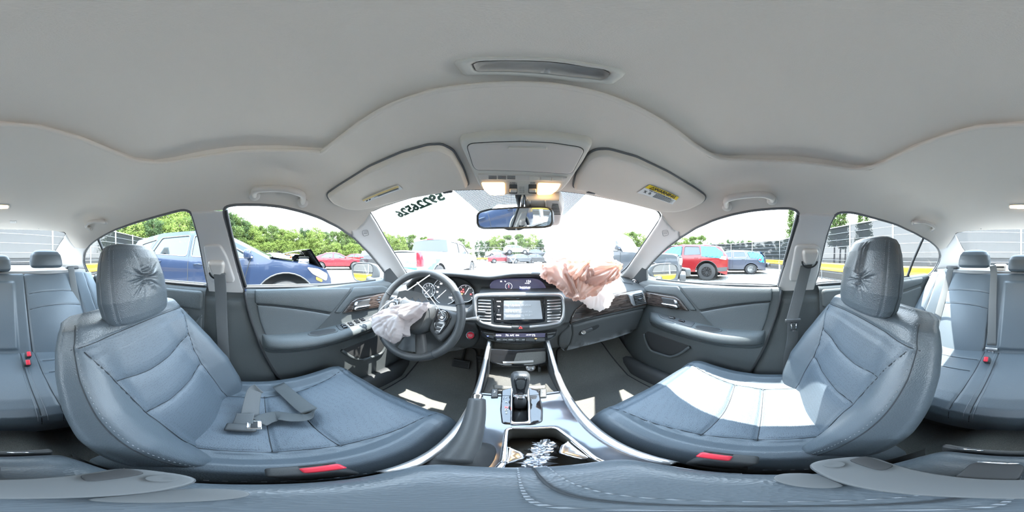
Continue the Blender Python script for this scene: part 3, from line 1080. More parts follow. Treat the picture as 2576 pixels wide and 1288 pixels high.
door_passenger = front_door(1, 2)
door_driver = front_door(-1, 1)

def rear_door(s, idx):
    side = 'passenger' if s > 0 else 'driver'
    zs = np.concatenate([np.linspace(.45, .94, 22), np.linspace(.945, .990, 14)])
    fx = lambda y, z: float(door_x(z)) + .004 - .05 * max(0, (-y - .75)) ** 1.5 + .012 * max(0, (z - .9) / .09) * 0
    V, F = profile_mesh(lambda z: -1.06, lambda z: -.225, zs, 34, fx)
    d = mirrored('door_%d' % idx, V, F, 'door_plastic', None, s)
    struct(d, 'black rear door panel behind the %s seat' % side, 'door')
    def yz(P, dep):
        return np.array([(s * (fx(y, z) - q), y, z) for (y, z), q in zip(P, dep)])
    pad('upper_panel', rounded([(-.235, .972), (-.98, .972), (-.96, .925), (-.6, .895), (-.235, .885)], .02), yz, .008, .012, .03, 'door_vinyl', d)
    w = pad('handle_bezel', rounded([(-.30, .872), (-.43, .878), (-.46, .855), (-.44, .828), (-.31, .822)], .012), yz, .010, .008, .02, 'dark_plastic', d)
    pad('handle_recess', rounded([(-.31, .866), (-.42, .871), (-.445, .854), (-.43, .834), (-.32, .829)], .010), yz, .001, .004, .02, 'black_matte', w, base=.0105)
    pad('lock_knob', rounded(rect(-.415, .862, .02, .016), .004), yz, .016, .004, .01, 'red_button', d, base=.010)
    pad('door_lever', rounded([(-.315, .838), (-.40, .843), (-.41, .832), (-.32, .826)], .005), yz, .022, .006, .01, 'chrome', d, base=.010)
    pad('insert_panel', rounded([(-.235, .875), (-.28, .80), (-.5, .80), (-.6, .88), (-.95, .91), (-.93, .74), (-.235, .70)], .02), yz, .006, .012, .03, 'door_vinyl', d)
    tube('glass_strip', [(s * .7235, y, .9905) for y in np.linspace(-.235, -.86, 20)], .005, 'rubber', d, 6)
    return d
rear_door(-1, 3)
rear_door(1, 4)

# lower pillar trim behind the front doors, flowing into the sill
def lower_pillar(s, idx):
    zs = np.concatenate([np.linspace(.30, .93, 32), np.linspace(.935, .99, 8)])
    def fx(y, z):
        a = float(np.interp(z, [.30, .40, .50, .70, .93, .95, .99], [.60, .632, .655, .690, .702, .727, .727]))
        e = float(rear_edge(z))
        return a + (.018 * math.exp(-((y - e) / .018) ** 2) if z < .94 else 0)
    V, F = profile_mesh(lambda z: -.24 - .1 * max(0, .6 - z), lambda z: float(rear_edge(z)) - .008, zs, 16, fx)
    o = mirrored('trim_%d' % idx, V, F, 'door_plastic', None, s)
    struct(o, 'dark lower pillar trim behind the %s door' % ('passenger' if s > 0 else 'driver'), 'pillar trim')
    # light trim overlaps: dark slot for the belt
    return o
lower_pillar(-1, 8)
lower_pillar(1, 9)

# ---- carpeted floor pan with tunnel
def floor_z(x, y):
    z = .30 + np.where(y > .70, (y - .70) * .75, 0)
    z = z + .16 * np.exp(-(np.abs(x) / .13) ** 4) * np.interp(y, [-1, -.2, .3], [.7, .9, 1.1])
    return z + .05 * np.clip((np.abs(x) - .58) / .08, 0, 1)
gx = np.linspace(-.665, .665, 60); gy = np.linspace(-.80, 1.12, 70)
X, Y = np.meshgrid(gx, gy)
V = np.stack([X.ravel(), Y.ravel(), floor_z(X.ravel(), Y.ravel())], 1)
n = len(gx)
F = [(i * n + j, i * n + j + 1, (i + 1) * n + j + 1, (i + 1) * n + j) for i in range(len(gy) - 1) for j in range(n - 1)]
carpet = struct(build('floor', V, F, 'carpet'), 'dark grey carpet of the cabin floor', 'carpet')
# floor mats
for s, lab in ((-1, 'charcoal carpet mat in the driver footwell'), (1, 'charcoal carpet mat in the passenger footwell')):
    t = thing('floor_mat', lab, 'floor mat', (s * .38, .6, .30))
    out = rounded([(s * .18, .34), (s * .56, .34), (s * .57, .70), (s * .54, .96), (s * .24, .96), (s * .20, .80)], .04)
    mpz = lambda P, d: np.stack([P[:, 0], P[:, 1], floor_z(P[:, 0], P[:, 1]) + .004 + d], 1)
    pad('carpet_face', out, mpz, .008, .006, .03, 'carpet_mat', t)
    lab_o = rounded(rect(s * .44, .47, .11, .035), .01)
    tube('edge_binding', mpz(dense(out, .02), np.full(len(dense(out, .02)), .004)), .005, 'black_matte', t, 6, True)
    if s > 0:
        pl = pad('name_plate', rounded(rect(.47, .50, .12, .032), .01), mpz, .0025, .004, .01, 'black_matte', t, base=.009)
        text('lettering', 'ACCORD', .022, (.47, .50, .3175), (1, 0, 0), (0, 1, 0), 'grey_print', pl)
# kick panels and door sills
for s, k in ((-1, 10), (1, 11)):
    rings = []
    for y in np.linspace(-.10, 1.0, 14):
        rings.append([(s * .672, y, .30), (s * .672, y, .375), (s * .66, y, .40), (s * .635, y, .405), (s * .612, y, .395), (s * .60, y, .37), (s * .592, y, .29)])
    o = loft_obj('trim_%d' % k, rings, 'dark_plastic', None, closed=False, cap=False)
    struct(o, 'black sill plate under the %s door' % ('passenger' if s > 0 else 'driver'), 'sill plate')
    kp = [(s * .64, .70, .40), (s * .64, 1.0, .40), (s * .66, 1.0, .75), (s * .668, .70, .75)]
    kv = np.array(kp + [(x - s * .03, y, z) for x, y, z in kp])
    # outer body wall so that no daylight enters under the trim
    wv = [(s * .70, -1.9, .15), (s * .70, 1.2, .15), (s * .745, 1.2, .97), (s * .745, -1.9, .97)]
    build('outer_skin', wv, [(0, 1, 2, 3)], 'own_paint', o, False)
# firewall and rear bulkhead, underbody
struct(build('wall_front', [(-.75, 1.13, .15), (.75, 1.13, .15), (.75, 1.13, 1.0), (-.75, 1.13, 1.0)], [(0, 1, 2, 3)], 'black_matte', None, False), 'dark firewall behind the dashboard', 'firewall')
struct(build('wall_back', [(-.75, -1.75, .15), (.75, -1.75, .15), (.75, -1.75, 1.05), (-.75, -1.75, 1.05)], [(0, 1, 2, 3)], 'black_matte', None, False), 'dark panel behind the rear bench', 'bulkhead')
struct(build('wall_under', [(-.75, -1.75, .16), (.75, -1.75, .16), (.75, 1.13, .16), (-.75, 1.13, .16)], [(0, 1, 2, 3)], 'black_matte', None, False), 'underbody of the car', 'underbody')
# outer panels: bonnet and boot lid with fenders
def outer(name, prof, x0, lab):
    rings = [[(x, y, z - .05 * (x / .8) ** 2) for x in np.linspace(-x0, x0, 13)] for y, z in prof]
    struct(loft_obj(name, rings, 'own_paint', None, closed=False, cap=False), lab, 'body panel')
outer('trim_12', [(1.14, .985), (1.3, .97), (1.7, .92), (2.1, .84), (2.25, .75), (2.3, .4)], .80, 'grey bonnet of the car in front of the windshield')
outer('trim_13', [(-1.72, 1.03), (-1.9, 1.04), (-2.1, 1.03), (-2.15, .95), (-2.2, .4)], .78, 'grey boot lid of the car behind the rear window')
# ================================================================== dashboard
def _ss(a, b, x):
    t = min(max((x - a) / (b - a), 0), 1); return t * t * (3 - 2 * t)
def well(x): return _ss(-.60, -.55, x) * (1 - _ss(-.215, -.175, x))     # sunken floor of the gauge hood
dash = thing('dashboard', 'black dashboard with wood strip, silver framed centre screen and lit gauges', 'dashboard', (0, .70, .62))
PROF = [(1.13, 1.005), (1.02, 1.02), (.90, 1.012), (.80, .985), (.73, .960), (.69, .949), (.672, .943), (.664, .934), (.660, .922), (.655, .88), (.652, .835), (.655, .826),
        (.664, .818), (.672, .80), (.682, .75), (.692, .70), (.702, .672), (.72, .658), (.80, .645), (1.0, .62)]
prof = curve(PROF, 3)
xs = np.linspace(-.70, .70, 57)
rings = []
for x in xs:
    bow = -.035 * (1 - (abs(x) / .70) ** 2) + .0          # centre slightly closer
    r = []
    for y, z in prof:
        low = np.clip((.83 - z) / .2, 0, 1)
        if y < .86: z = z - well(x) * max(0, z - .884)
        r.append((x, y + .02 + bow * .4 - (.02 * np.clip((abs(x) - .60) / .10, 0, 1) ** 2 if y < .8 else 0), z - .012 * (abs(x) / .7) ** 4))
    rings.append(r)
body = loft_obj('dash_body', rings, 'dash_plastic', dash, closed=False, cap=False)
# raised brow over gauges and display
HX = [-.61, -.57, -.53, -.47, -.40, -.30, -.22, -.16, -.125, -.08, -.03, .04, .10, .145, .18, .205, .225, .24]
HZ = [.950, .990, 1.022, 1.044, 1.052, 1.052, 1.048, 1.042, 1.041, 1.048, 1.056, 1.058, 1.056, 1.046, 1.026, 1.000, .972, .948]
hx = np.concatenate([np.linspace(-.61, .24, 86)])
hz = np.interp(hx, HX, HZ)
kk = np.array([1, 2, 3, 2, 1.]) / 9
hz = np.convolve(np.pad(hz, 2, mode='edge'), kk, 'valid')
rings = []
for x, zt in zip(hx, hz):
    lift = np.clip((zt - .945) / .10, 0, 1)
    zb = .930 - .047 * well(x)
    yl = .725 + .03 * (1 - lift)
    p = [(1.11, 1.016), (1.02, 1.026 + .012 * lift), (.90, .99 + (zt - .99) * .8 + .01), (.80, zt + .001), (.755, zt + .0015), (yl + .010, zt), (yl + .002, zt - .004), (yl, zt - .010), (yl + .003, zt - .018), (yl + .015, zt - .023),
         (yl + .05 * lift + .01, zt - .026), (.790, zt - .034 * lift - .022), (.792, max(zt - .06, zb + .002)), (.782, (zt + zb) / 2 - .01 * lift), (.770, zb + .004), (.74, zb), (.68, zb - .002)]
    rings.append([(x, y, max(z, zb - .002)) for y, z in p])
brow = loft_obj('gauge_brow', rings, 'dash_plastic', dash, closed=False, cap=False)

FACE_N = unit((0, -1, .16))
face0 = (0, .782, .985)
fmap = plane_map(face0, FACE_N)
# ---- upper display
disp = pad('upper_display', smooth_loop([(1231, 719), (1237, 708), (1250, 703), (1275, 701), (1340, 700), (1356, 703), (1368, 713), (1379, 735), (1378, 739), (1245, 740), (1238, 735)], 6), fmap, .004, 2, 6, 'screen_dark', dash, base=.004)
fu = np.array([1., 0, 0]); fv = unit(np.cross(FACE_N, fu)) * -1
fv = unit(np.array([0, .16, 1.]))
def face_pt(px, py, lift=.009): return at_plane([(px, py)], face0, FACE_N)[0] + FACE_N * lift
for s_, px, py, sz, mm in (('82', 1261, 708, .010, 'lit_white'), ('76', 1271, 708, .008, 'lit_white'), ('156', 1329, 708, .016, 'lit_white'), ('Track', 1312, 722, .009, 'lit_white'),
                           ('21.0 mpg', 1326, 722, .008, 'lit_white'), ('Range : 156mi', 1323, 726, .007, 'lit_white'), ('Average', 1326, 712.5, .007, 'lit_white'), ('102.3 mi', 1293, 733.5, .011, 'lit_white'), ('N', 1280, 716, .007, 'lit_white')):
    text('display_lettering', s_, sz, face_pt(px, py), fu, fv, mm, disp)
tube('compass_ring', [face_pt(1280, 720, .0088) + (fu * math.cos(q) + fv * math.sin(q)) * .0158 for q in np.linspace(0, 2 * pi, 32, endpoint=False)], .0006, 'lit_white', disp, 5, True)
tube('compass_needle', [face_pt(1280, 717.5, .0095), face_pt(1280, 723, .0095)], .0012, 'lit_red', disp, 5)
tube('audio_symbol', [face_pt(1266, 734, .0088) + (fu * math.cos(q) + fv * math.sin(q)) * .008 for q in np.linspace(0, 2 * pi, 24, endpoint=False)], .0009, 'lit_blue', disp, 5, True)
q = at_plane([(1258, 728.5), (1332, 728.5)], face0, FACE_N) + FACE_N * .0088
tube('divider_line', q, .0005, 'lit_white', disp, 5)
q = at_plane([(1307, 724.3), (1331, 724.3)], face0, FACE_N) + FACE_N * .0085
tube('bar_graph', q, .003, 'lit_blue', disp, 6, flat=.0004, up=(0, 0, 1))

# ---- gauge cluster
clus = pad('gauge_panel', smooth_loop([(1050, 700), (1090, 694), (1150, 696), (1178, 708), (1192, 722), (1198, 748), (1180, 758), (1120, 768), (1060, 764), (1040, 740)], 8), fmap, .003, 2, 8, 'black_matte', dash, base=.003)
def dial(px, py, r, a0, a1, nmaj, labels, needle):
    c = face_pt(px, py, .006)
    g = lathe('gauge_dial', [(r, 0), (r, .008), (r * .94, .010), (r * .90, .006), (r * .60, .003), (.001, .003)], c, FACE_N, 'dark_plastic', clus, 40)
    ring = [c + FACE_N * .0105 + (fu * math.cos(t) + fv * math.sin(t)) * r * .97 for t in np.linspace(0, 2 * pi, 48, endpoint=False)]
    tube('gauge_bezel', ring, .0022, 'satin_silver', g, 6, True)
    for k in range(nmaj):
        t = math.radians(a0 + (a1 - a0) * k / (nmaj - 1))
        d = fu * math.cos(t) + fv * math.sin(t)
        tube('gauge_tick', [c + FACE_N * .0072 + d * r * .78, c + FACE_N * .0072 + d * r * .87], .0011, 'lit_white', g, 4)
        if labels and k < len(labels) and labels[k]:
            text('gauge_number', labels[k], r * .19, c + FACE_N * .0076 + d * r * .62, fu, fv, 'lit_white', g)
    t = math.radians(needle); d = fu * math.cos(t) + fv * math.sin(t)
    tube('gauge_needle', [c + FACE_N * .009 - d * r * .12, c + FACE_N * .009 + d * r * .8], .0012, 'lit_white', g, 5)
    return g
dial(1082, 730, .040, 225, -45, 9, ['0', '1', '2', '3', '4', '5', '6', '7', '8'], 225)
dial(1122, 732, .072, 225, -45, 9, ['0', '20', '40', '60', '80', '100', '120', '140', '160'], 225)
gd = dial(1173, 738, .044, 210, -30, 7, None, 60)
for k, (px, py, mm, w_) in enumerate(((1163, 733, 'lit_red', 4), (1167, 728, 'lit_red', 3), (1164, 739, 'lit_amber', 3), (1164, 750, 'lit_red', 4), (1186, 740, 'lit_red', 3), (1168, 734, 'lit_red', 3))):
    pad('warning_lamp', rounded(rect(px, py, w_, 3), 1), fmap, .0006, .8, 3, mm, gd, base=.0135)

# ---- centre stack
ST_N = unit((0, -1, .26)); ST0 = (0, .672, .90)
smap = plane_map(ST0, ST_N)
su = np.array([1., 0, 0]); sv = unit(np.array([0, .26, 1.]))
def st_pt(px, py, lift=0.): return at_plane([(px, py)], ST0, ST_N)[0] + ST_N * lift
STK = smooth_loop([(1187, 748), (1195, 738), (1240, 735), (1290, 734), (1370, 734), (1411, 735), (1421, 746), (1425, 790), (1421, 812), (1404, 826), (1360, 834), (1308, 837), (1250, 834), (1205, 824), (1192, 806), (1188, 780)], 8)
stack = pad('stack_panel', STK, smap, .030, 7, 6, 'dash_plastic', dash, base=-.012)
RING_O = smooth_loop([(1194, 749), (1199, 741), (1240, 739), (1290, 738.5), (1370, 738), (1407, 739), (1415, 748), (1418, 775), (1417, 797), (1407, 813), (1370, 820), (1333, 824), (1285, 825), (1245, 822), (1212, 813), (1199, 800), (1195, 775)], 6)
RING_I = smooth_loop([(1202, 755), (1206, 748), (1238, 747), (1370, 746), (1405, 746.5), (1409, 752), (1411, 775), (1409, 795), (1403, 806), (1370, 813), (1330, 817), (1285, 818), (1245, 815), (1215, 807), (1205, 796), (1202, 775)], 5)
pad('silver_frame', RING_O, smap, .009, 3, 4, 'satin_silver', stack, holes=[RING_I], base=.018)
pad('frame_backing', RING_I, smap, .001, 1, 8, 'black_matte', stack, base=.004)
# screen unit
pad('screen_bezel', smooth_loop([(1239, 749), (1371, 748), (1370, 809), (1330, 815), (1285, 816), (1243, 812)], 4), smap, .018, 2, 6, 'piano_black', stack, base=.004)
scr = pad('touch_screen', smooth_loop([(1268, 756), (1357, 755.5), (1363, 801), (1267.5, 803)], 2), smap, .0015, 1, 8, 'screen_grey', stack, base=.0218)
for py, s_ in ((758, 'HOME'), (770, 'VOL'), (779, '+'), (783, '-'), (791, 'MENU'), (801, 'BACK')):
    text('button_lettering', s_, .0062, st_pt(1256, py, .0226), su, sv, 'lit_white', stack)
for s_, px, py, sz in (('Map Update Notice', 1301, 767, .0135), ('Subject to expiry?', 1291, 779, .0085), ('• HDD 05 North America HF 2014', 1303, 783.5, .0078), ('To purchase updated map data, go to', 1304, 791, .0074), ('www.update.com/honda', 1295, 795, .0074), ('OK', 1315, 800, .008)):
    text('screen_lettering', s_, sz, st_pt(px, py, .0250), su, sv, 'white_print', scr)
pad('screen_icon', rounded(rect(1309, 761, 4, 3), 1), smap, .0003, .6, 2, 'lit_white', scr, base=.0233)
# side vents with slats
def vent(x0, x1, y0, y1, nsl, name, knob):
    p00, p11 = st_pt((x0 + x1) / 2, (y0 + y1) / 2, .010), None
    for k in range(nsl):
        py = y0 + (y1 - y0) * (k + .5) / nsl
        a, b = st_pt(x0, py, .012), st_pt(x1, py, .012)
        c = (a + b) / 2; L = np.linalg.norm(b - a)
        box('vent_slat', c, (L, .022, .0042), 'satin_silver', stack, .0015, 1, Matrix.Rotation(math.radians(22), 3, 'X'))  # silver instead of dark plastic paints the sunlight on the slats
    kc = st_pt(*knob, .024)
    box('vent_tab', kc, (.034, .012, .011), 'dark_plastic', stack, .003)
vent(1205, 1237, 749, 811, 8, 'vent', (1214, 785))
vent(1374, 1408, 749, 807, 8, 'vent', (1395, 783))
hz_ = pad('hazard_button', smooth_loop([(1286, 817), (1332, 816.5), (1331, 825), (1287, 826)], 2), smap, .012, 1.5, 4, 'dark_plastic', stack, base=.016)
tri = [st_pt(1309 + 4.5 * math.sin(t), 821.5 - 3.5 * math.cos(t), .0292) for t in (0, 2 * pi / 3, 4 * pi / 3)]
tube('hazard_symbol', tri, .0009, 'lit_red', hz_, 5, True)
# reflections-free film strip on the lower bezel
# ---- climate control panel
CL_N = unit((0, -1, .40)); CL0 = (0, .655, .775)
cmap = plane_map(CL0, CL_N)
cv = unit(np.array([0, .40, 1.]))
def cl_pt(px, py, lift=0.): return at_plane([(px, py)], CL0, CL_N)[0] + CL_N * lift
cl = pad('climate_panel', smooth_loop([(1208, 829), (1260, 834), (1308, 836), (1360, 834), (1403, 828), (1401, 845), (1385, 857), (1350, 864), (1305, 867), (1260, 864), (1228, 857), (1211, 845)], 4), cmap, .030, 5, 6, 'dash_plastic', dash, base=-.015)
pad('gloss_panel', smooth_loop([(1212, 832), (1260, 836), (1308, 838), (1360, 836), (1399, 831), (1396, 844), (1380, 854), (1345, 860), (1305, 862), (1262, 859), (1230, 852), (1215, 843)], 3), cmap, .003, 2, 6, 'piano_black', cl, base=.0155)
pad('climate_display', smooth_loop([(1248, 837.5), (1370, 837), (1369, 847), (1248, 847.5)], 1.5), cmap, .001, 1, 6, 'screen_dark', cl, base=.0188)
for k in range(5):
    x0 = 1248.5 + k * 24.2
    pad('climate_button', smooth_loop([(x0, 849.2), (x0 + 23.4, 849.2), (x0 + 23.0, 857.3), (x0 + .6, 857.6)], 1), cmap, .003, 1, 6, 'dark_plastic', cl, base=.0188)
for pts in ([(1216, 833), (1244, 836.5), (1244, 841), (1221, 838.5)], [(1221, 840), (1244, 842.5), (1243, 851), (1228, 847)], [(1374, 836.5), (1397, 833), (1393, 838.5), (1374, 841)], [(1374, 842.5), (1392, 840), (1386, 847), (1375, 851)]):
    pad('temperature_button', smooth_loop(pts, 1.5), cmap, .004, 1, 5, 'dark_plastic', cl, base=.0188)
for s_, px, py, sz, mm in (('AUTO', 1255, 842.5, .008, 'lit_white'), ('76', 1276, 842.5, .013, 'lit_white'), ('A/C', 1288, 842.5, .010, 'lit_white'), ('ON', 1301, 842.5, .009, 'lit_white'), ('A/C ON', 1329, 841.5, .006, 'lit_white'), ('72', 1341, 842.5, .013, 'lit_white'),
                           ('A/C', 1256, 853, .008, 'white_print'), ('SYNC', 1271, 853, .006, 'white_print'), ('MODE', 1285, 853, .006, 'white_print'), ('FAN', 1301, 853, .006, 'white_print'), ('OFF', 1316, 853, .006, 'white_print')):
    text('climate_lettering', s_, sz, cl_pt(px, py, .0225 if mm == 'white_print' else .0203), su, cv, mm, cl)
pad('indicator_light', rounded(rect(1346, 850.5, 5, 1.6), .6), cmap, .001, .5, 2, 'lit_amber', cl, base=.0215)
pad('indicator_light', rounded(rect(1229, 844, 4, 1.6), .6), cmap, .001, .5, 2, 'lit_blue', cl, base=.0225)

# ---- passenger side: wood strip, vent, glovebox
tree = bvh_of(body)
dm = cast_map(tree)
wood = pad('wood_strip', smooth_loop([(1431, 813), (1437, 796), (1447, 778), (1466, 764), (1500, 752), (1542, 741), (1575, 734), (1612, 728), (1622, 740), (1628, 766), (1600, 773), (1560, 782), (1500, 795), (1460, 805)], 4), dm, .010, 3, 7, 'wood', dash)
vm = pad('side_vent_frame', smooth_loop([(1575, 740), (1585, 736), (1612, 731), (1617, 737), (1625, 763), (1590, 770), (1584, 764)], 2), dm, .016, 2, 4, 'satin_silver', dash)
pad('vent_opening', smooth_loop([(1587, 741), (1611, 736), (1619, 760), (1593, 766)], 2), dm, .001, 1, 4, 'black_matte', vm, base=.0165)
V1, V2, V3, V4 = [dm(np.array([p]), np.array([.019]))[0] for p in ((1588, 743), (1611, 738), (1593, 764), (1619, 759))]
for k in range(6):
    t = (k + .5) / 6
    a, b = V1 * (1 - t) + V3 * t, V2 * (1 - t) + V4 * t
    tube('vent_slat', [a, b], .0028, 'dark_plastic', vm, 6, flat=.006, up=(0, 0, 1))
a, b = (V1 + V3) / 2, (V2 + V4) / 2
box('vent_tab', (a + b) / 2 + np.array([0, -.006, 0]), (.022, .012, .010), 'dark_plastic', vm, .003)
gb = pad('glove_box_lid', smooth_loop([(1437, 818), (1480, 807), (1540, 793), (1600, 780), (1619, 776), (1617, 790), (1600, 822), (1590, 836), (1545, 851), (1480, 868), (1424, 882), (1434, 860), (1439, 838)], 5), dm, .010, 4, 8, 'dash_plastic', dash)
pad('latch_recess', smooth_loop([(1453, 836), (1458, 829), (1500, 813), (1505, 815), (1504, 820), (1496, 826), (1455, 841)], 3), dm, .0012, 1, 4, 'black_matte', gb, base=.0105)
lt = pad('latch_handle', smooth_loop([(1455, 838), (1459, 830), (1484, 820), (1488, 822), (1487, 828), (1457, 840)], 3), dm, .008, 1.5, 4, 'dark_plastic', gb, base=.011)
lc = dm(np.array([(1464, 831)]), np.array([.019]))[0]
lathe('lock_cylinder', [(.010, 0), (.010, .003), (.0075, .0035), (.0075, .0028), (.0001, .0028)], lc, unit(CAM - lc), 'chrome', gb)
pad('corner_cover', smooth_loop([(1432, 815), (1437, 818), (1439, 838), (1434, 860), (1420, 884), (1404, 868), (1404, 846), (1412, 836), (1426, 824)], 3), dm, .008, 3, 6, 'dash_plastic', dash)
# defroster slots on the dash top, both ends
for s in (-1, 1):
    Pq = [(s * .60, .80), (s * .655, .775), (s * .655, .75), (s * .60, .775)]
    def tmap(P, d, tree=tree):
        out = np.zeros((len(P), 3))
        for i, (x, y) in enumerate(P):
            loc, nor, _, _ = tree.ray_cast(Vector((x, y, 1.3)), Vector((0, 0, -1)))
            out[i] = (x, y, (loc.z if loc is not None else .97) + d[i])
        return out
    g = pad('defroster_grille', rounded(Pq, .008), tmap, .002, .004, .01, 'black_matte', dash)
    for k in range(6):
        x = s * (.603 + k * .0095)
        y = .79 - k * .0045
        p = tmap(np.array([(x, y), (x, y - .022)]), np.array([.003, .003]))
        tube('grille_bar', p, .0015, 'dark_plastic', g, 4)
# driver's side: outer vent and lower cover with start button
vm2 = pad('side_vent_frame', smooth_loop([(972, 740), (1000, 744), (1015, 752), (1012, 772), (985, 778), (968, 774)], 3), dm, .014, 2, 5, 'satin_silver', dash)
pad('vent_opening', smooth_loop([(974, 744), (999, 748), (1010, 754), (1008, 769), (984, 774), (971, 770)], 2), dm, .001, 1, 5, 'black_matte', vm2, base=.0145)
for k in range(6):
    t = (k + .5) / 6
    pa = dm(np.array([(973, 745 + 26 * t), (1009, 751 + 20 * t)]), np.array([.017, .017]))
    tube('vent_slat', pa, .0025, 'satin_silver', vm2, 6, flat=.005, up=(0, 0, 1))
pad('lower_cover', smooth_loop([(1120, 790), (1160, 796), (1196, 806), (1206, 826), (1208, 850), (1196, 868), (1160, 880), (1080, 890), (1000, 880), (1000, 820), (1060, 800)], 8), dm, .012, 5, 9, 'dash_plastic', dash)
sc_ = dm(np.array([(1187, 838)]), np.array([.016]))[0]
sn = unit(np.array([.0, -1, .35]))
sb = lathe('start_button_ring', [(.022, -.02), (.022, .006), (.019, .009), (.0165, .008), (.0165, .0)], sc_, sn, 'chrome', dash)
lathe('start_button', [(.0162, -.01), (.0162, .007), (.0145, .0095), (.0, .0105)], sc_, sn, 'red_button', dash)
text('button_lettering', 'ENGINE', .0055, sc_ + sn * .0112 + np.array([0, 0, .003]), (1, 0, 0), unit((0, .35, 1)), 'white_print', sb)
text('button_lettering', 'START', .0055, sc_ + sn * .0112 - np.array([0, 0, .004]), (1, 0, 0), unit((0, .35, 1)), 'white_print', sb)
# small slot grille beside the column
for k in range(4):
    p = dm(np.array([(1166, 800 + k * 2.2), (1176, 802 + k * 2.2)]), np.array([.013, .013]))
    tube('column_slot', p, .0012, 'black_matte', dash, 4)

# pedals
for nm, x, y, z, w_, h_, lab in (('brake_pedal', -.30, .84, .44, .10, .055, 'black ribbed brake pedal in the driver footwell'), ('accelerator_pedal', -.21, .88, .42, .05, .13, 'tall black accelerator pedal in the driver footwell'), ('foot_rest', -.53, .86, .42, .08, .16, 'black ribbed foot rest beside the brake pedal')):
    t = thing(nm, lab, 'pedal', (x, y, z - h_ / 2))
    rot = Matrix.Rotation(math.radians(-35), 3, 'X')
    box('pedal_pad', (x, y, z), (w_, .014, h_), 'dark_plastic', t, .005, 2, rot)
    for k in range(5):
        zz = (k - 2) * h_ / 6
        box('rib', (x, y - .009 + zz * math.sin(math.radians(35)) * 1.0, z + zz * math.cos(math.radians(35))), (w_ * .85, .005, .006), 'rubber', t, .001, 1, rot)
    tube('pedal_arm', [(x, y + .01, z), (x, y + .10, z + .10), (x, y + .14, z + .20)], .008, 'black_matte', t, 8)

# ================================================================== steering wheel
WC = np.array([-.378, .525, .895])
WN = unit((0.03, -.90, .44))                # towards the driver
wu = unit(np.cross((0, 0, 1), WN)) * -1     # to the right as seen by the driver
wu = np.array([1., 0, 0]) - WN * WN[0]; wu = unit(wu)
wv = np.cross(WN, wu); wv = unit(wv)
if wv[2] < 0: wv = -wv
R_ = .180
sw = thing('steering_wheel', 'black leather steering wheel with torn airbag cover and button pads', 'steering wheel', tuple(WC - WN * .06))
th = np.linspace(0, 2 * pi, 72, endpoint=False)
def wpt(a, b, d=0.): return WC + wu * a + wv * b + WN * d
seams = [20, 160, 232, 308]
tube('rim', [wpt(R_ * math.cos(t), R_ * math.sin(t)) for t in th], .0165, 'wheel_leather', sw, 12, True)
for sd in seams:
    t = math.radians(sd)
    c = wpt(R_ * math.cos(t), R_ * math.sin(t)); T = -wu * math.sin(t) + wv * math.cos(t); N = wu * math.cos(t) + wv * math.sin(t)
    tube('rim_seam', [c + (N * math.cos(q) + WN * math.sin(q)) * .0168 for q in np.linspace(0, 2 * pi, 20, endpoint=False)], .0012, 'seam_dark', sw, 5, True)
def wmap(P, d): return WC + P[:, :1] * wu + P[:, 1:2] * wv + np.asarray(d)[:, None] * WN
hub = pad('hub_cover', rounded([(-.075, .052), (.075, .052), (.085, .02), (.07, -.06), (.035, -.085), (-.035, -.085), (-.07, -.06), (-.085, .02)], .02), wmap, .040, .022, .010, 'dark_plastic', sw, base=-.012, dome=.008)
# open, torn upper flap with jagged edge
flap = [(-.070, .030), (-.060, .062), (-.03, .072), (.02, .074), (.05, .070), (.072, .045), (.060, .048), (.045, .036), (.030, .052), (.018, .034), (.004, .05), (-.010, .036), (-.03, .046), (-.045, .034), (-.055, .042)]
fu_o = np.array([0, .045, 0])
prism('torn_flap', flap, lambda P, d: WC + P[:, :1] * wu + (P[:, 1:2] * .9 + .012) * wv + (np.asarray(d)[:, None] + .045 + P[:, 1:2] * .35) * WN, 0, .004, 'dark_plastic', sw)
for s in (-1, 1):
    sp = pad('spoke', rounded([(s * .07, .045), (s * .172, .030), (s * .178, .0), (s * .150, -.055), (s * .125, -.095), (s * .095, -.075), (s * .066, -.05)], .012), wmap, .020, .012, .010, 'dark_plastic', sw, base=-.012)
    pad('button_panel', rounded([(s * .088, .040), (s * .13, .034), (s * .148, .012), (s * .14, -.02), (s * .118, -.062), (s * .098, -.060), (s * .086, -.02)], .008), wmap, .004, .003, .008, 'piano_black', sp, base=.009)
    c = wpt(s * .116, .010, .013)
    lathe('selector_ring', [(.021, 0), (.021, .003), (.018, .0045), (.0145, .002), (.012, .002), (.010, .006), (.0, .0065)], c, WN, 'dark_chrome', sp)
    for k in range(3):
        pad('wheel_button', rounded([(s * (.094 + .002 * k), -.018 - .015 * k), (s * (.124 - .004 * k), -.020 - .015 * k), (s * (.119 - .004 * k), -.032 - .015 * k), (s * (.095 + .002 * k), -.030 - .015 * k)], .003), wmap, .003, .002, .006, 'dark_plastic', sp, base=.0128)
for s in (-1, 1):
    pad('lower_spoke', rounded([(s * .015, -.07), (s * .055, -.07), (s * .085, -.150), (s * .06, -.172), (s * .045, -.165), (s * .03, -.12)], .008), wmap, .018, .008, .008, 'satin_silver' if False else 'dark_plastic', sw, base=-.012)
box('column_cover', WC - WN * .085 + np.array([0, .0, -.012]), (.15, .13, .11), 'dark_plastic', sw, .03, 3, Matrix.Rotation(math.radians(-26), 3, 'X'))
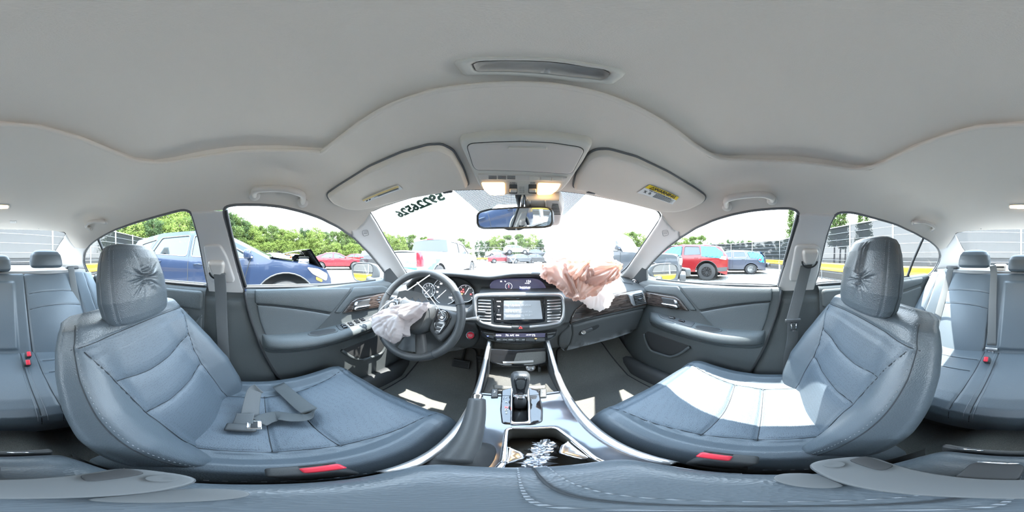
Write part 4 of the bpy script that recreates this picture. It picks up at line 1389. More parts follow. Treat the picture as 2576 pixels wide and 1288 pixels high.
# stalks
for s, nm, pts in ((1, 'wiper_stalk', [wpt(.06, .0, -.055), wpt(.15, .005, -.05), wpt(.205, .012, -.045), wpt(.235, .016, -.04)]), (-1, 'turn_signal_stalk', [wpt(-.06, .01, -.055), wpt(-.13, .03, -.05), wpt(-.19, .045, -.045)])):
    st_ = tube(nm, curve(pts, 5), np.interp(np.linspace(0, 1, len(curve(pts, 5))), [0, .6, .75, 1], [.007, .009, .012, .013]), 'dark_plastic', sw, 12)
# zip ties left across the wheel
t = thing('zip_tie', 'white plastic zip ties strung across the top of the steering wheel', 'zip tie', tuple(wpt(0, .10, .0)))
j = wpt(-.010, .122, .030)
tube('strap', curve([wpt(.03, .165, .02), j, wpt(-.06, .06, .05), wpt(-.125, .0, .05), wpt(-.165, -.04, .03)], 6), .0022, 'white_print', t, 6, flat=.0012)
tube('strap', curve([j, wpt(.04, .09, .045), wpt(.095, .045, .045), wpt(.125, .01, .03)], 6), .0022, 'white_print', t, 6, flat=.0012)
box('tie_head', j, (.010, .007, .010), 'white_print', t, .002, 1)
# ================================================================== centre console
con = thing('center_console', 'glossy black centre console with silver rails, gear lever slot and cup holder', 'console', (0, .2, .30))
# section path along the console: y, top height, half width
CY = [-.165, -.10, 0, .10, .16, .25, .33, .40, .46, .52, .60, .655]
CZ = [.640, .640, .635, .628, .625, .624, .626, .632, .645, .670, .722, .752]
CW = [.092, .098, .104, .108, .110, .113, .116, .118, .119, .119, .118, .117]
def con_z(y): return np.interp(y, CY, CZ)
def con_w(y): return np.interp(y, CY, CW)
cyl = np.linspace(-.165, .655, 60)
# lower side walls
for s in (-1, 1):
    rings = []
    for y in cyl:
        w, z = float(con_w(y)), float(con_z(y))
        rings.append([(s * (w + .004), y, z + .002), (s * (w + .005), y, z - .02), (s * (w + .004), y, z - .10), (s * (w + .004), y, .34), (s * (w + .004), y, .28)])
    loft_obj('side_wall', rings, 'dark_plastic', con, closed=False, cap=False)
    # silver rail on top of the wall
    P = np.array([(s * (con_w(y)), y, con_z(y) + .006) for y in np.linspace(.085, .652, 50)])
    rail = []
    for p in P:
        y = p[1]
        k = np.interp(y, [.08, .25, .5, .65], [.8, 1.1, 1., .9])
        rail.append([(p[0] - s * .011 * k, y, p[2] - .010), (p[0] - s * .010 * k, y, p[2] + .002), (p[0] - s * .003, y, p[2] + .006), (p[0] + s * .006 * k, y, p[2] + .003), (p[0] + s * .010 * k, y, p[2] - .006), (p[0] + s * .008 * k, y, p[2] - .02)])
    loft_obj('silver_rail', rail, 'satin_silver', con, closed=True)
def con_top(P, d):
    return np.stack([P[:, 0], P[:, 1], con_z(P[:, 1]) - .004 + d], 1)
# cup-holder opening from measured outline
def conpx(pts, z=None):
    out = []
    for px, py in pts:
        zz = .625
        for _ in range(6):
            p = at(px, py, z=zz); zz = float(con_z(p[1])) - .004
        out.append((p[0], p[1]))
    return out
CUP = conpx([(1274, 1082), (1288, 1078), (1395, 1076), (1406, 1082), (1434, 1102), (1470, 1132), (1500, 1156)]) + [(.073, .05), (-.045, .05)] + conpx([(1266, 1165), (1270, 1120)])
CUP = rounded(CUP, .010)
SLOT = conpx([(1284, 978), (1292, 972), (1328, 972), (1336, 978), (1336, 1066), (1284, 1068)])
top_out = [(-con_w(y) + .006, y) for y in np.linspace(.02, .436, 20)] + [(con_w(y) - .006, y) for y in np.linspace(.436, .02, 20)]
SLOT_R = rounded(conpx([(1291, 985), (1326, 985), (1327, 1062), (1290, 1063)]), .006)
topo = pad('top_panel', top_out, con_top, .001, .004, .014, 'console_gloss', con, holes=[CUP, SLOT_R])
# chrome frame round the cup holder and the tray inside
cpts = con_top(CUP, np.full(len(CUP), .004))
tube('cup_frame', curve(cpts[::2], 3, True), .0042, 'chrome', con, 8, True)
V = []; n = len(CUP)
cc = np.array(CUP).mean(0)
rings = []
for k, (sc, dz) in enumerate(((1, .0), (1, -.02), (.97, -.062), (.93, -.070))):
    Q = cc + (np.array(CUP) - cc) * sc
    rings.append(np.stack([Q[:, 0], Q[:, 1], con_z(Q[:, 1]) - .004 + dz], 1))
V, F = loft(rings, True, False)
F = [f[::-1] for f in F] + [tuple(range(3 * n, 4 * n))]
build('cup_tray', V, F, 'tray_lifted', con)
# cup clips: two chromed side lobes
for pts in ([(1277, 1120), (1314, 1136), (1322, 1150), (1268, 1168)], [(1412, 1118), (1430, 1106), (1490, 1150), (1470, 1156), (1404, 1138)]):
    pad('cup_clip', rounded(conpx(pts), .006), con_top, .004, .004, .006, 'chrome', con, base=-.006)
# gear lever gate
gate = pad('gear_gate', rounded(conpx([(1262, 982), (1290, 975), (1330, 975), (1357, 982), (1366, 1030), (1365, 1062), (1340, 1070), (1262, 1067), (1258, 1030)]), .008), con_top, .004, .004, .010, 'piano_black', con, holes=[SLOT_R], base=.001)
fr_o = rounded(conpx([(1284, 978), (1332, 978), (1337, 1068), (1283, 1070)]), .006)
pad('gate_frame', fr_o, con_top, .005, .003, .006, 'chrome', con, holes=[SLOT_R], base=.003)
sl = np.array(SLOT_R)
rings = [np.stack([sl[:, 0], sl[:, 1], con_z(sl[:, 1]) + dz], 1) for dz in (.006, -.02)]
V, F = loft(rings, True, False)
F = [f[::-1] for f in F] + [tuple(range(len(sl), 2 * len(sl)))]
build('gate_well', V, F, 'dark_plastic', con)
for k, (s_, py, mm) in enumerate((('P', 1003, 'white_print'), ('R', 1014, 'white_print'), ('N', 1027, 'lit_red'), ('D', 1034, 'white_print'), ('S', 1041, 'white_print'))):
    p = conpx([(1274, py)])[0]
    text('gear_letter', s_, .011, (p[0], p[1], con_z(p[1]) + .0035), (1, 0, 0), (0, 1, 0), mm, con)
for x0 in (1244, 1366):
    b = pad('seat_heater_switch', rounded(conpx([(x0 - 8, 981), (x0 + 9, 981), (x0 + 9, 1002), (x0 - 9, 1003)]), .003), con_top, .008, .003, .006, 'dark_plastic', con, base=.001)
    p = conpx([(x0, 990)])[0]
    text('heater_symbol', '3', .014, (p[0], p[1], con_z(p[1]) + .0065), (1, 0, 0), (0, 1, 0), 'white_print', b)
# gear lever
gl = thing('gear_lever', 'black leather gear lever with chrome collar on the console', 'gear lever', (.0, .395, .63))
gx0 = at(1309, 1012, z=.64)[0]
ax0 = np.array([gx0, .392, .628]); ax1 = np.array([gx0 + .002, .440, .742])
def kn(sec):
    ad = unit(ax1 - ax0); L = np.linalg.norm(ax1 - ax0)
    b = np.cross(ad, (1, 0, 0)); b = unit(b)
    th = np.linspace(0, 2 * pi, 28, endpoint=False)
    R = []
    for t, a, c in sec:
        o = ax0 + ad * L * t
        e = .75
        R.append(o + np.outer(np.sign(np.cos(th)) * np.abs(np.cos(th)) ** e * a, (1, 0, 0)) + np.outer(np.sign(np.sin(th)) * np.abs(np.sin(th)) ** e * c, b))
    return R
loft_obj('boot', kn([(-.08, .017, .020), (.12, .015, .017), (.30, .014, .015)]), 'rubber', gl)
loft_obj('collar', kn([(.27, .0165, .017), (.36, .018, .019), (.40, .0175, .018)]), 'chrome', gl)
loft_obj('knob', kn([(.38, .018, .018), (.45, .0195, .021), (.65, .023, .026), (.85, .026, .029), (.97, .0255, .027), (1.03, .021, .021), (1.055, .012, .012), (1.06, .002, .002)]), 'wheel_leather', gl)
fm = lambda P, d: (ax0 + unit(ax1 - ax0) * (P[:, 1:2]) + P[:, :1] * np.array([1., 0, 0])) + (np.asarray(d)[:, None] + .024 + (P[:, 1:2] - .07) * .10) * unit(np.array([0, -.93, .37]))
pad('knob_face', rounded([(-.011, .052), (.011, .052), (.018, .108), (.012, .118), (-.012, .118), (-.018, .108)], .006), fm, .004, .004, .005, 'piano_black', gl, base=-.004)
box('release_button', ax0 + unit(ax1 - ax0) * .036 + np.array([0, -.018, .008]), (.018, .008, .010), 'chrome', gl, .002)
# front pocket under the climate panel
zf = lambda y: .632
rings = []
Vp = []
for y, z in ((.425, .640), (.44, .622), (.47, .616), (.60, .618), (.66, .626), (.675, .66), (.678, .74)):
    rings.append([(x, y, z) for x in np.linspace(-.105, .105, 9)])
loft_obj('pocket_tray', rings, 'dusty_black', con, closed=False, cap=False)
for s in (-1, 1):
    build('pocket_cheek', [(s * .106, .43, .60), (s * .106, .68, .60), (s * .106, .68, .77), (s * .106, .60, .74), (s * .106, .50, .675), (s * .106, .43, .642)], [(0, 1, 2, 3, 4, 5)], 'dark_plastic', con, False)
pad('pocket_lip', rounded(conpx([(1240, 968), (1375, 968), (1372, 979), (1243, 979)]), .004), con_top, .006, .005, .008, 'dusty_black', con, base=-.002)
flap_n = unit((0, -.80, .60))
f0 = np.array([0, .600, .705])
flm = plane_map(f0, flap_n)
pl = pad('pocket_flap', smooth_loop([(1228, 876), (1300, 880), (1376, 873), (1376, 914), (1340, 922), (1268, 923), (1232, 912)], 4), flm, .012, 3, 6, 'piano_black', con, base=-.006)
pad('flap_dust', smooth_loop([(1300, 888), (1372, 884), (1372, 910), (1340, 916), (1290, 916)], 4), flm, .0006, 2, 6, 'dusty_black', pl, base=.0062)
prism('flap_pull', [(1265, 909), (1341, 906), (1341, 911), (1266, 914)], flm, .004, .014, 'satin_silver', con)
sc0 = np.array([.045, .640, .665])
lathe('power_socket', [(.017, 0), (.017, .018), (.012, .020), (.010, .004), (.0, .004)], at(1334, 922, y=.605), (0, -.9, .3), 'satin_silver', con)
box('socket_cap', at(1357, 928, y=.585), (.010, .020, .030), 'dark_plastic', con, .003)
# handbrake
hb = thing('handbrake', 'black hand brake lever with chrome release button beside the console', 'hand brake', (-.085, .20, .60))
hp = curve([(-.078, .150, .628), (-.082, .21, .655), (-.088, .28, .690), (-.094, .322, .716), (-.095, .332, .724)], 5)
rr = np.interp(np.linspace(0, 1, len(hp)), [0, .35, .8, .97, 1], [.026, .0235, .0215, .020, .016])
tube('grip', hp, rr, 'dark_plastic', hb, 16, flat=rr * .86)
d_ = unit(hp[-1] - hp[-4])
lathe('release_button', [(.0115, -.004), (.0115, .012), (.009, .015), (0, .0155)], hp[-1], d_, 'chrome', hb)
rings = []
for t, a, b in ((0, .036, .062), (.3, .032, .056), (.6, .026, .042), (1, .020, .024)):
    th = np.linspace(0, 2 * pi, 24, endpoint=False)
    c = np.array([-.070, .165, .612]) * (1 - t) + np.array([-.080, .185, .650]) * t
    rings.append([(c[0] + a * math.copysign(abs(math.cos(q)) ** .6, math.cos(q)), c[1] + b * math.copysign(abs(math.sin(q)) ** .6, math.sin(q)), c[2]) for q in th])
loft_obj('boot', rings, 'rubber', hb)
# crumpled foil wrapper in the cup holder
fo = thing('foil_wrapper', 'crumpled silver foil wrapper lying in the cup holder', 'wrapper', (.02, .17, .565))
fp = np.array([at(1378, 1112, z=.585), at(1366, 1132, z=.60), at(1352, 1152, z=.605), at(1344, 1172, z=.605), at(1338, 1190, z=.60)])
path = curve(fp, 8)
bm = bmesh.new()
T, N, B = frames(path)
rings = []
for i, p in enumerate(path):
    rad = .011 + .006 * math.sin(i * .5) ** 2
    th = np.linspace(0, 2 * pi, 22, endpoint=False)
    jit = 1 + RNG.normal(0, .28, 22)
    rings.append(p + np.outer(np.cos(th) * jit, N[i]) * rad * 1.2 + np.outer(np.sin(th) * jit, B[i]) * rad)
loft_obj('foil_sheet', rings, 'foil', fo, smooth=False)

# ---- armrest lid
arm = thing('armrest_lid', 'padded black leather armrest lid with centre stitching between the front seats', 'armrest', (0, 0, .64))
AL = []
ysn = np.concatenate([np.linspace(-.160, -.12, 8), np.linspace(-.11, .085, 24), np.linspace(.09, .128, 10)])
ARM_X = -.006
def arm_h(y):
    return np.interp(y, [-.16, -.152, -.14, -.125, -.10, -.07, 0, .06, .09, .105, .118, .126, .128], [.675, .700, .714, .719, .724, .728, .732, .734, .730, .722, .706, .680, .665])
def arm_w(y):
    return np.interp(y, [-.16, -.12, .0, .08, .11, .128], [.078, .088, .094, .096, .090, .078])
na = 41
Vv, Ff = [], []
for y in ysn:
    w, h = float(arm_w(y)), float(arm_h(y))
    for k in range(na):
        u = -1 + 2 * k / (na - 1)
        q = abs(u)
        x = ARM_X + math.copysign(w * (1 - (1 - q) ** 1.6) if q > 0 else 0, u) if False else ARM_X + w * math.sin(u * pi / 2 * .999)
        e = abs(math.sin(u * pi / 2))
        z = .64 + (h - .64) * (1 - e ** 6) ** .5
        z -= .0035 * math.exp(-((x - ARM_X) / .0035) ** 2) * (1 if -.12 < y else 0)
        z -= .004 * math.exp(-((y + .118) / .006) ** 2)
        Vv.append((x, y, z))
for i in range(len(ysn) - 1):
    for k in range(na - 1):
        Ff.append((i * na + k, i * na + k + 1, (i + 1) * na + k + 1, (i + 1) * na + k))
lid = build('cushion', Vv, Ff, 'leather', arm)
for dx in (-.011, .011):
    k = 0
    for y in np.arange(-.105, .118, .007):
        z = float(arm_h(y)) + .0004
        tube('stitch', [(ARM_X + dx, y, z), (ARM_X + dx, y + .0042, float(arm_h(y + .0042)) + .0004)], .0008, 'stitch', arm, 4)
tube('seam', [(ARM_X, y, float(arm_h(y)) - .0015) for y in np.linspace(-.115, .125, 40)], .0012, 'seam_dark', arm, 5)
# console bin body below lid, rear bezel with chrome line
box('console_bin', (ARM_X, -.02, .487), (.19, .27, .30), 'dark_plastic', con, .02, 3)
box('rear_bezel', (0, -.172, .655), (.15, .012, .05), 'dark_plastic', con, .004)
for s in (-1, 1):
    tube('chrome_line', [(s * .025, -.171, .682), (s * .055, -.169, .681)], .0016, 'chrome', con, 6)

# ---- folding camera stand lying across the armrest
cs = thing('camera_stand', 'folding grey camera stand with rubber tipped feet on the armrest', 'stand', (0, -.05, .735))
def smd(P, d): return np.stack([P[:, 0], P[:, 1], .735 + np.asarray(d)], 1)
barp = rounded([(-.100, -.066), (-.088, -.082), (0, -.076), (.088, -.082), (.100, -.066), (.102, -.040), (.092, -.026), (.04, -.030), (0, -.032), (-.04, -.030), (-.092, -.026), (-.102, -.040)], .012)
prism('base_bar', barp, smd, -.002, .012, 'stand_grey', cs, .003, True)
for s in (-1, 1):
    prism('rubber_foot', rounded([(s * .060, -.078), (s * .094, -.076), (s * .092, -.058), (s * .055, -.062)], .006), smd, .012, .016, 'rubber', cs, .0015, True)
    lathe('foot_pin', [(.008, 0), (.008, .003), (.005, .0035), (0, .002)], (s * .086, -.044, .747), (0, 0, 1), 'stand_grey', cs)
    prism('side_disc', rounded([(s * .034, -.030), (s * .072, -.028), (s * .076, -.006), (s * .060, .000), (s * .034, -.014)], .014), smd, -.002, .003, 'stand_grey', cs, .001, True)
prism('rear_leg', rounded([(-.016, -.074), (.016, -.074), (.020, -.112), (.012, -.122), (-.012, -.122), (-.020, -.112)], .008), smd, -.008, .008, 'rubber', cs, .002, True)
tube('leg_highlight', [(-.016, -.118, .744), (.016, -.118, .744)], .002, 'chrome', cs, 6)
# ================================================================== seats
def groove(d, w=.0045, depth=.0045):
    w = w * .8
    return depth * np.exp(-(d / w) ** 2)

def split_grid(V, nu, nv, region, names, parent, wrap=False):
    """grid of points (nv rows, nu columns) split into parts by a per-face region index"""
    F = {}
    for i in range(nv - 1):
        for j in range(nu if wrap else nu - 1):
            k = (j + 1) % nu
            F.setdefault(int(region[i, j]), []).append((i * nu + j, i * nu + k, (i + 1) * nu + k, (i + 1) * nu + j))
    out = {}
    me_all = build('tmp', V, [f for fs in F.values() for f in fs], 'leather')
    nrm = np.zeros((len(V), 3)); me_all.data.vertices.foreach_get('normal', nrm.ravel())
    nr = np.array([v.normal[:] for v in me_all.data.vertices])
    bpy.data.objects.remove(me_all, do_unlink=True)
    groups = []
    for r, fs in F.items():                      # every connected piece is a part of its own
        par = {}
        def find(a):
            while par[a] != a:
                par[a] = par[par[a]]; a = par[a]
            return a
        for f in fs:
            for i in f: par.setdefault(i, i)
            for i in f[1:]: par[find(i)] = find(f[0])
        comp = {}
        for f in fs: comp.setdefault(find(f[0]), []).append(f)
        groups += [(r, c) for c in comp.values()]
    for r, fs in groups:
        used = sorted({i for f in fs for i in f}); idx = {v: n for n, v in enumerate(used)}
        nm, mm = names[r]
        o = build(nm, np.asarray(V)[used], [tuple(idx[i] for i in f) for f in fs], mm, parent)
        # shared normals across part borders keep the upholstery continuous
        try:
            o.data.normals_split_custom_set_from_vertices([tuple(x) for x in nr[used]])
        except Exception:
            pass
        out.setdefault(r, o)
    return out

def grid_lerp(G, i, j):
    i0 = int(np.clip(math.floor(i), 0, G.shape[0] - 2)); j0 = int(np.clip(math.floor(j), 0, G.shape[1] - 2))
    a, b = i - i0, j - j0
    return (G[i0, j0] * (1 - a) * (1 - b) + G[i0 + 1, j0] * a * (1 - b) + G[i0, j0 + 1] * (1 - a) * b + G[i0 + 1, j0 + 1] * a * b)

def seam_lines(G, Vg, lines, parent, lift, r=.0011):
    """dark seam threads where a field crosses zero; lines = list of (field, mask, along rows?)"""
    for field, mask, by_row in lines:
        path = []
        nr, nc = field.shape
        outer = range(nr) if by_row else range(nc)
        for k in outer:
            f = field[k] if by_row else field[:, k]
            mk = mask[k] if by_row else mask[:, k]
            sg = np.nonzero((f[:-1] * f[1:] <= 0) & mk[:-1] & mk[1:])[0]
            if len(sg) == 0: 
                if len(path) > 5: break
                path = []
                continue
            q = sg[0]; t = f[q] / (f[q] - f[q + 1] + 1e-12)
            path.append(grid_lerp(G, k, q + t) if by_row else grid_lerp(G, q + t, k))
        if len(path) > 5:
            P = np.array(path)
            for _ in range(4): P[1:-1] = (P[:-2] + 2 * P[1:-1] + P[2:]) / 4
            P = P[::2] + lift
            tube('seam', P, r, 'seam_dark', parent, 5)

def sstep(a, b, x):
    t = np.clip((x - a) / (b - a), 0, 1); return t * t * (3 - 2 * t)

def front_seat(cx, s, back_top, label, headc, wrinkle):
    """cx: centre x; s: +1 passenger, -1 driver; back_top: (y, z) of the shoulder line"""
    seat = thing('front_seat', label, 'car seat', (cx, .1, .30))
    # ---------------- cushion
    ua = np.concatenate([np.linspace(-1, -.8, 12), np.linspace(-.78, .78, 76), np.linspace(.8, 1, 12)])
    rows = np.concatenate([np.linspace(0, .78, 72), np.linspace(.79, 1, 22)])
    UP = [-.20, -.21, -.243, -.248, -.246, -.235, -.215, -.19, -.16, 0]
    aX = [-1, -.96, -.92, -.88, -.84, -.80, -.74, -.66, -.55, 0]
    aD = [-.20, -.14, -.085, -.05, -.022, -.002, .014, .016, .004, 0]
    YX = [0, .78, .83, .87, .90, .93, .96, 1.0]
    YV = [-.17, .300, .330, .350, .362, .368, .366, .345]
    ZD = [0, 0, -.006, -.020, -.042, -.075, -.12, -.20]
    ZT_y = [-.17, -.06, .04, .14, .22, .28, .35]
    ZT = [.560, .560, .562, .575, .592, .603, .604]
    A, B = np.meshgrid(ua, rows)
    u = np.interp(-np.abs(A), aX, UP) * np.sign(-A) * -1
    u = np.where(A > 0, -np.interp(-np.abs(A), aX, UP), np.interp(-np.abs(A), aX, UP))
    dA = np.interp(-np.abs(A), aX, aD)
    y = np.interp(B, YX, YV)
    zt = np.interp(y, ZT_y, ZT)
    fade = np.interp(B, [0, .15, .7, .85, 1], [.9, 1, 1, .8, .4])
    zf = np.interp(B, YX, ZD)
    z = zt + np.where(dA > 0, dA * fade * 1.6, dA) + zf * np.where(dA < -.02, .55, 1)
    z = z - .010 * np.exp(-(u / .10) ** 2) * np.interp(B, [0, .6, .8], [1, .8, 0])
    y = y - .045 * (np.abs(u) / .25) ** 3 * sstep(.6, .9, B)
    z = np.maximum(z, .36)
    ins_w = np.interp(y, [-.17, .05, .15, .26, .34], [.128, .132, .142, .165, .190])
    du = np.abs(np.abs(u) - ins_w)
    c1 = .122 + .03 * (u / .15) ** 2 * 0 - .012 * np.cos(u / .15 * 1.2); c2 = .020 + .0 * u
    inb = (np.abs(u) < ins_w + .006)
    top = dA > -.05
    gr = groove(du) * (y < .345) * top + groove(np.abs(y - c1), .005, .006) * inb + groove(np.abs(y - c2), .005, .006) * inb
    side = groove(np.abs(np.abs(A) - .845), .010, .003)
    z = z - gr
    puff = .004 * np.clip(np.minimum(np.abs(y - c1), np.abs(y - c2)) / .03, 0, 1) * inb
    z = z + puff * (B < .8)
    V = np.stack([cx + u, y, z], 2).reshape(-1, 3)
    nu, nv = len(ua), len(rows)
    uc = (u[:-1, :-1] + u[1:, 1:]) / 2; yc = (y[:-1, :-1] + y[1:, 1:]) / 2; iw = (ins_w[:-1, :-1] + ins_w[1:, 1:]) / 2
    Ac = (A[:-1, :-1] + A[1:, 1:]) / 2; Bc = (B[:-1, :-1] + B[1:, 1:]) / 2
    reg = np.zeros_like(uc, int)
    insr = (np.abs(uc) < iw) & (np.abs(Ac) < .8) & (Bc < .84)
    c1c = .122 - .012 * np.cos(uc / .15 * 1.2)
    reg[insr & (yc > c1c)] = 1
    reg[insr & (yc <= c1c) & (yc > .020)] = 2
    reg[insr & (yc <= .020)] = 3
    reg[np.abs(Ac) > .865] = 4
    split_grid(V, nu, nv, reg, {0: ('cushion_bolster', 'leather_smooth'), 1: ('cushion_front_insert', 'leather_perforated'), 2: ('cushion_middle_insert', 'leather_perforated'), 3: ('cushion_rear_insert', 'leather_perforated'), 4: ('cushion_side', 'leather')}, seat)
    Gc = V.reshape(nv, nu, 3)
    tr = np.ones_like(u, bool)
    topm = (np.abs(A) < .82)
    seam_lines(Gc, V, [(u - ins_w, topm & (B < .86), True), (u + ins_w, topm & (B < .86), True), (y - c1, inb & topm & (B < .8), False), (y - c2, inb & topm & (B < .8), False)], seat, np.array([0, 0, .0004]))
    # piping with stitches along the inner side of the cushion
    sgn = -s
    jj = int(np.argmin(np.abs(ua - sgn * .865)))
    ln = V.reshape(nv, nu, 3)[6:86, jj]
    off_n = np.array([sgn * .0015, 0, .001])
    tube('side_seam', ln[::2] + off_n * .5, .0011, 'seam_dark', seat, 5)
    for lo in (-3, 2):
        l2 = V.reshape(nv, nu, 3)[8:86:1, jj + lo]
        for k in range(0, len(l2) - 1, 2):
            tube('stitch', [l2[k] + off_n * .6, l2[k] * .35 + l2[k + 1] * .65 + off_n * .6], .0008, 'stitch', seat, 4)
    box('seat_base', (cx, .10, .37), (.40, .40, .10), 'dark_plastic', seat, .02)
    for q in (-1, 1):
        box('seat_rail', (cx + q * .19, .08, .318), (.04, .52, .03), 'satin_silver', seat, .004)
        box('side_cover', (cx + q * .258, .02, .44), (.018, .34, .11), 'dark_plastic', seat, .008)
    # ---------------- backrest
    b0 = np.array([-.085, .52]); b1 = np.array(back_top)
    w = (b1 - b0); L = np.linalg.norm(w); w = w / L
    n = np.array([w[1], -w[0]])           # towards the front (y, z)
    if n[0] < 0: n = -n
    vs_ = np.concatenate([np.linspace(0, .86, 74), np.linspace(.87, 1, 22)])
    HV = [0, .15, .35, .55, .72, .84, .92, .97, 1.0]
    HW = [.222, .238, .252, .254, .248, .236, .220, .200, .165]
    BV = [0, .15, .35, .55, .70, .82, .92, 1.0]
    BH = [.050, .068, .074, .056, .034, .016, .006, 0]
    nf, nb = 91, 34
    af = np.linspace(-1, 1, nf)
    af = np.sin(af * pi / 2) * .35 + af * .65
    rings, regs = [], []
    UU, VV, FF = [], [], []
    for v in vs_:
        hw = np.interp(v, HV, HW); bh = np.interp(v, BV, BH)
        u = af * hw; q = np.abs(af)
        f = bh * sstep(.42, .80, q) - (bh * .55 + .03) * sstep(.84, 1.0, q) ** 1.5
        f = f + .016 * np.exp(-((v - .32) / .2) ** 2) * (1 - sstep(.4, .7, q)) - .008 * np.exp(-(u / .12) ** 2) * sstep(.3, .7, v)
        topr = sstep(.90, 1.0, v)
        f = f - .050 * topr ** 1.6
        iw = np.interp(v, [0, .35, .55, .70, .86, .9], [.125, .130, .142, .165, .205, .212])
        vt = .865 - .02 * (u / .2) ** 2
        gr = groove(np.abs(np.abs(u) - iw), .005, .005) * (v < vt + .01)
        gr = gr + groove(np.abs(v - vt) * L, .0045, .005) * (q < .93)
        c1 = .60 + .05 * (u / .15) ** 2; c2 = .40 + .035 * (u / .15) ** 2
        ib = np.abs(u) < iw
        gr = gr + (groove(np.abs(v - c1) * L, .005, .006) + groove(np.abs(v - c2) * L, .005, .006)) * ib
        f = f - gr + .004 * np.clip(np.minimum(np.abs(v - c1), np.abs(v - c2)) * L / .03, 0, 1) * ib * (v < .8)
        # back side
        tb = np.linspace(0, 1, nb + 2)[1:-1]
        ub = hw * np.cos(tb * pi)
        fb = f[-1] - (np.sin(tb * pi) ** .45) * (.085 - .035 * topr) * 1.0
        fb = np.where(tb < .5, f[-1] + (fb - f[-1]), f[0] + (fb - f[0]))
        uu = np.concatenate([u, ub * 1.0]); ff = np.concatenate([f, fb])
        yy = b0[0] + w[0] * L * v + n[0] * ff; zz = b0[1] + w[1] * L * v + n[1] * ff
        rings.append(np.stack([cx + uu, yy, zz], 1))
        UU.append(u); VV.append(np.full(nf, v))
        r = np.zeros(nf + nb, int)
        uc = (u[:-1] + u[1:]) / 2; vc = v
        rr = np.zeros(nf - 1, int)
        c1c = .60 + .05 * (uc / .15) ** 2; c2c = .40 + .035 * (uc / .15) ** 2; vtc = .865 - .02 * (uc / .2) ** 2
        inn = np.abs(uc) < iw
        rr[inn & (vc >= c1c)] = 1; rr[inn & (vc < c1c) & (vc >= c2c)] = 2; rr[inn & (vc < c2c)] = 3
        rr[vc >= vtc] = 4
        qa = np.abs(af[:-1] + af[1:]) / 2
        rr[(qa > .905) & (vc < vtc + .04)] = 5
        r[:nf - 1] = rr; r[nf - 1:] = 6
        regs.append(r)
    # close the top
    topc = rings[-1].mean(0)
    for k in (.66, .33, .02):
        rr_ = topc + (rings[-1] - topc) * k + np.array([0, w[0], w[1]]) * .010 * (1 - k)
        rings.append(rr_); regs.append(np.where(np.arange(nf + nb) < nf - 1, 4, 6))
    V = np.concatenate(rings); nv = len(rings); nu = nf + nb
    split_grid(V, nu, nv, np.array(regs), {0: ('backrest_bolster', 'leather_smooth'), 1: ('backrest_upper_insert', 'leather_perforated'), 2: ('backrest_middle_insert', 'leather_perforated'), 3: ('backrest_lower_insert', 'leather_perforated'), 4: ('backrest_yoke', 'leather'), 5: ('backrest_side', 'leather'), 6: ('backrest_shell', 'leather')}, seat, wrap=True)
    G = V.reshape(nv, nu, 3)
    n3 = np.array([0, n[0], n[1]])
    jj = 4 if s > 0 else nf - 5
    # seam and stitches along the inboard edge of the backrest
    js = 6 if s > 0 else nf - 7
    ln = G[2:88, js]
    out = np.array([-s * .0006, 0, 0]) + n3 * .0012
    tube('side_seam', ln[::2] + out, .0010, 'seam_dark', seat, 5)
    l2 = G[4:88, js - 1 if s < 0 else js + 1]
    for k in range(0, len(l2) - 1, 2):
        tube('stitch', [l2[k] + out, l2[k] * .35 + l2[k + 1] * .65 + out], .0008, 'stitch', seat, 4)
    # seams of yoke and inserts
    Uf, Vf = np.array(UU), np.array(VV)
    Gf = G[:len(vs_), :nf]
    iwf = np.interp(Vf, [0, .35, .55, .70, .86, .9], [.125, .130, .142, .165, .205, .212])
    qf = np.broadcast_to(np.abs(af), Uf.shape)
    vtf = .865 - .02 * (Uf / .2) ** 2
    c1f = .60 + .05 * (Uf / .15) ** 2; c2f = .40 + .035 * (Uf / .15) ** 2
    inf_ = np.abs(Uf) < iwf
    seam_lines(Gf, V, [(Uf - iwf, Vf < vtf, True), (Uf + iwf, Vf < vtf, True), (Vf - vtf, qf < .93, False), (Vf - c1f, inf_, False), (Vf - c2f, inf_, False)], seat, n3 * .0005)
    # ---------------- headrest
    hy, hz, tilt = headc
    hd = np.array([0, -math.sin(tilt), math.cos(tilt)]); hn = np.array([0, math.cos(tilt), math.sin(tilt)])
    hb = np.array([cx, hy, hz])
    T_ = [0, .015, .05, .12, .30, .55, .78, .90, .96, .99, 1.0]
    Wd = [.078, .098, .110, .118, .125, .122, .111, .101, .090, .072, .035]
    Df = [.022, .036, .044, .048, .052, .052, .046, .038, .030, .020, .008]
    Db = [.020, .030, .040, .046, .050, .048, .040, .033, .026, .018, .008]
    ts = np.concatenate([np.linspace(0, .06, 8), np.linspace(.07, .93, 124), np.linspace(.94, 1, 10)])
    HH = .222
    nt = 260
    th = np.linspace(0, 2 * pi, nt, endpoint=False)
    # sample densely on the front
    rings = []
    for t in ts:
        a = np.interp(t, T_, Wd); df = np.interp(t, T_, Df); db = np.interp(t, T_, Db)
        c, s_ = np.cos(th), np.sin(th)
        e = .62
        X = np.sign(c) * np.abs(c) ** e * a
        e2 = .55
        Y = np.where(s_ > 0, np.abs(s_) ** e2 * df, -np.abs(s_) ** e2 * db)
        Y = Y - .010 * (X / .12) ** 2 * (s_ > 0)
        # seam groove down both sides
        gx = np.abs(np.abs(X) - a * .90)
        Y = Y - groove(gx, .003, .0025) * (s_ > .1)
        frontm = np.clip(s_ * 3, 0, 1)
        z_ = t * HH
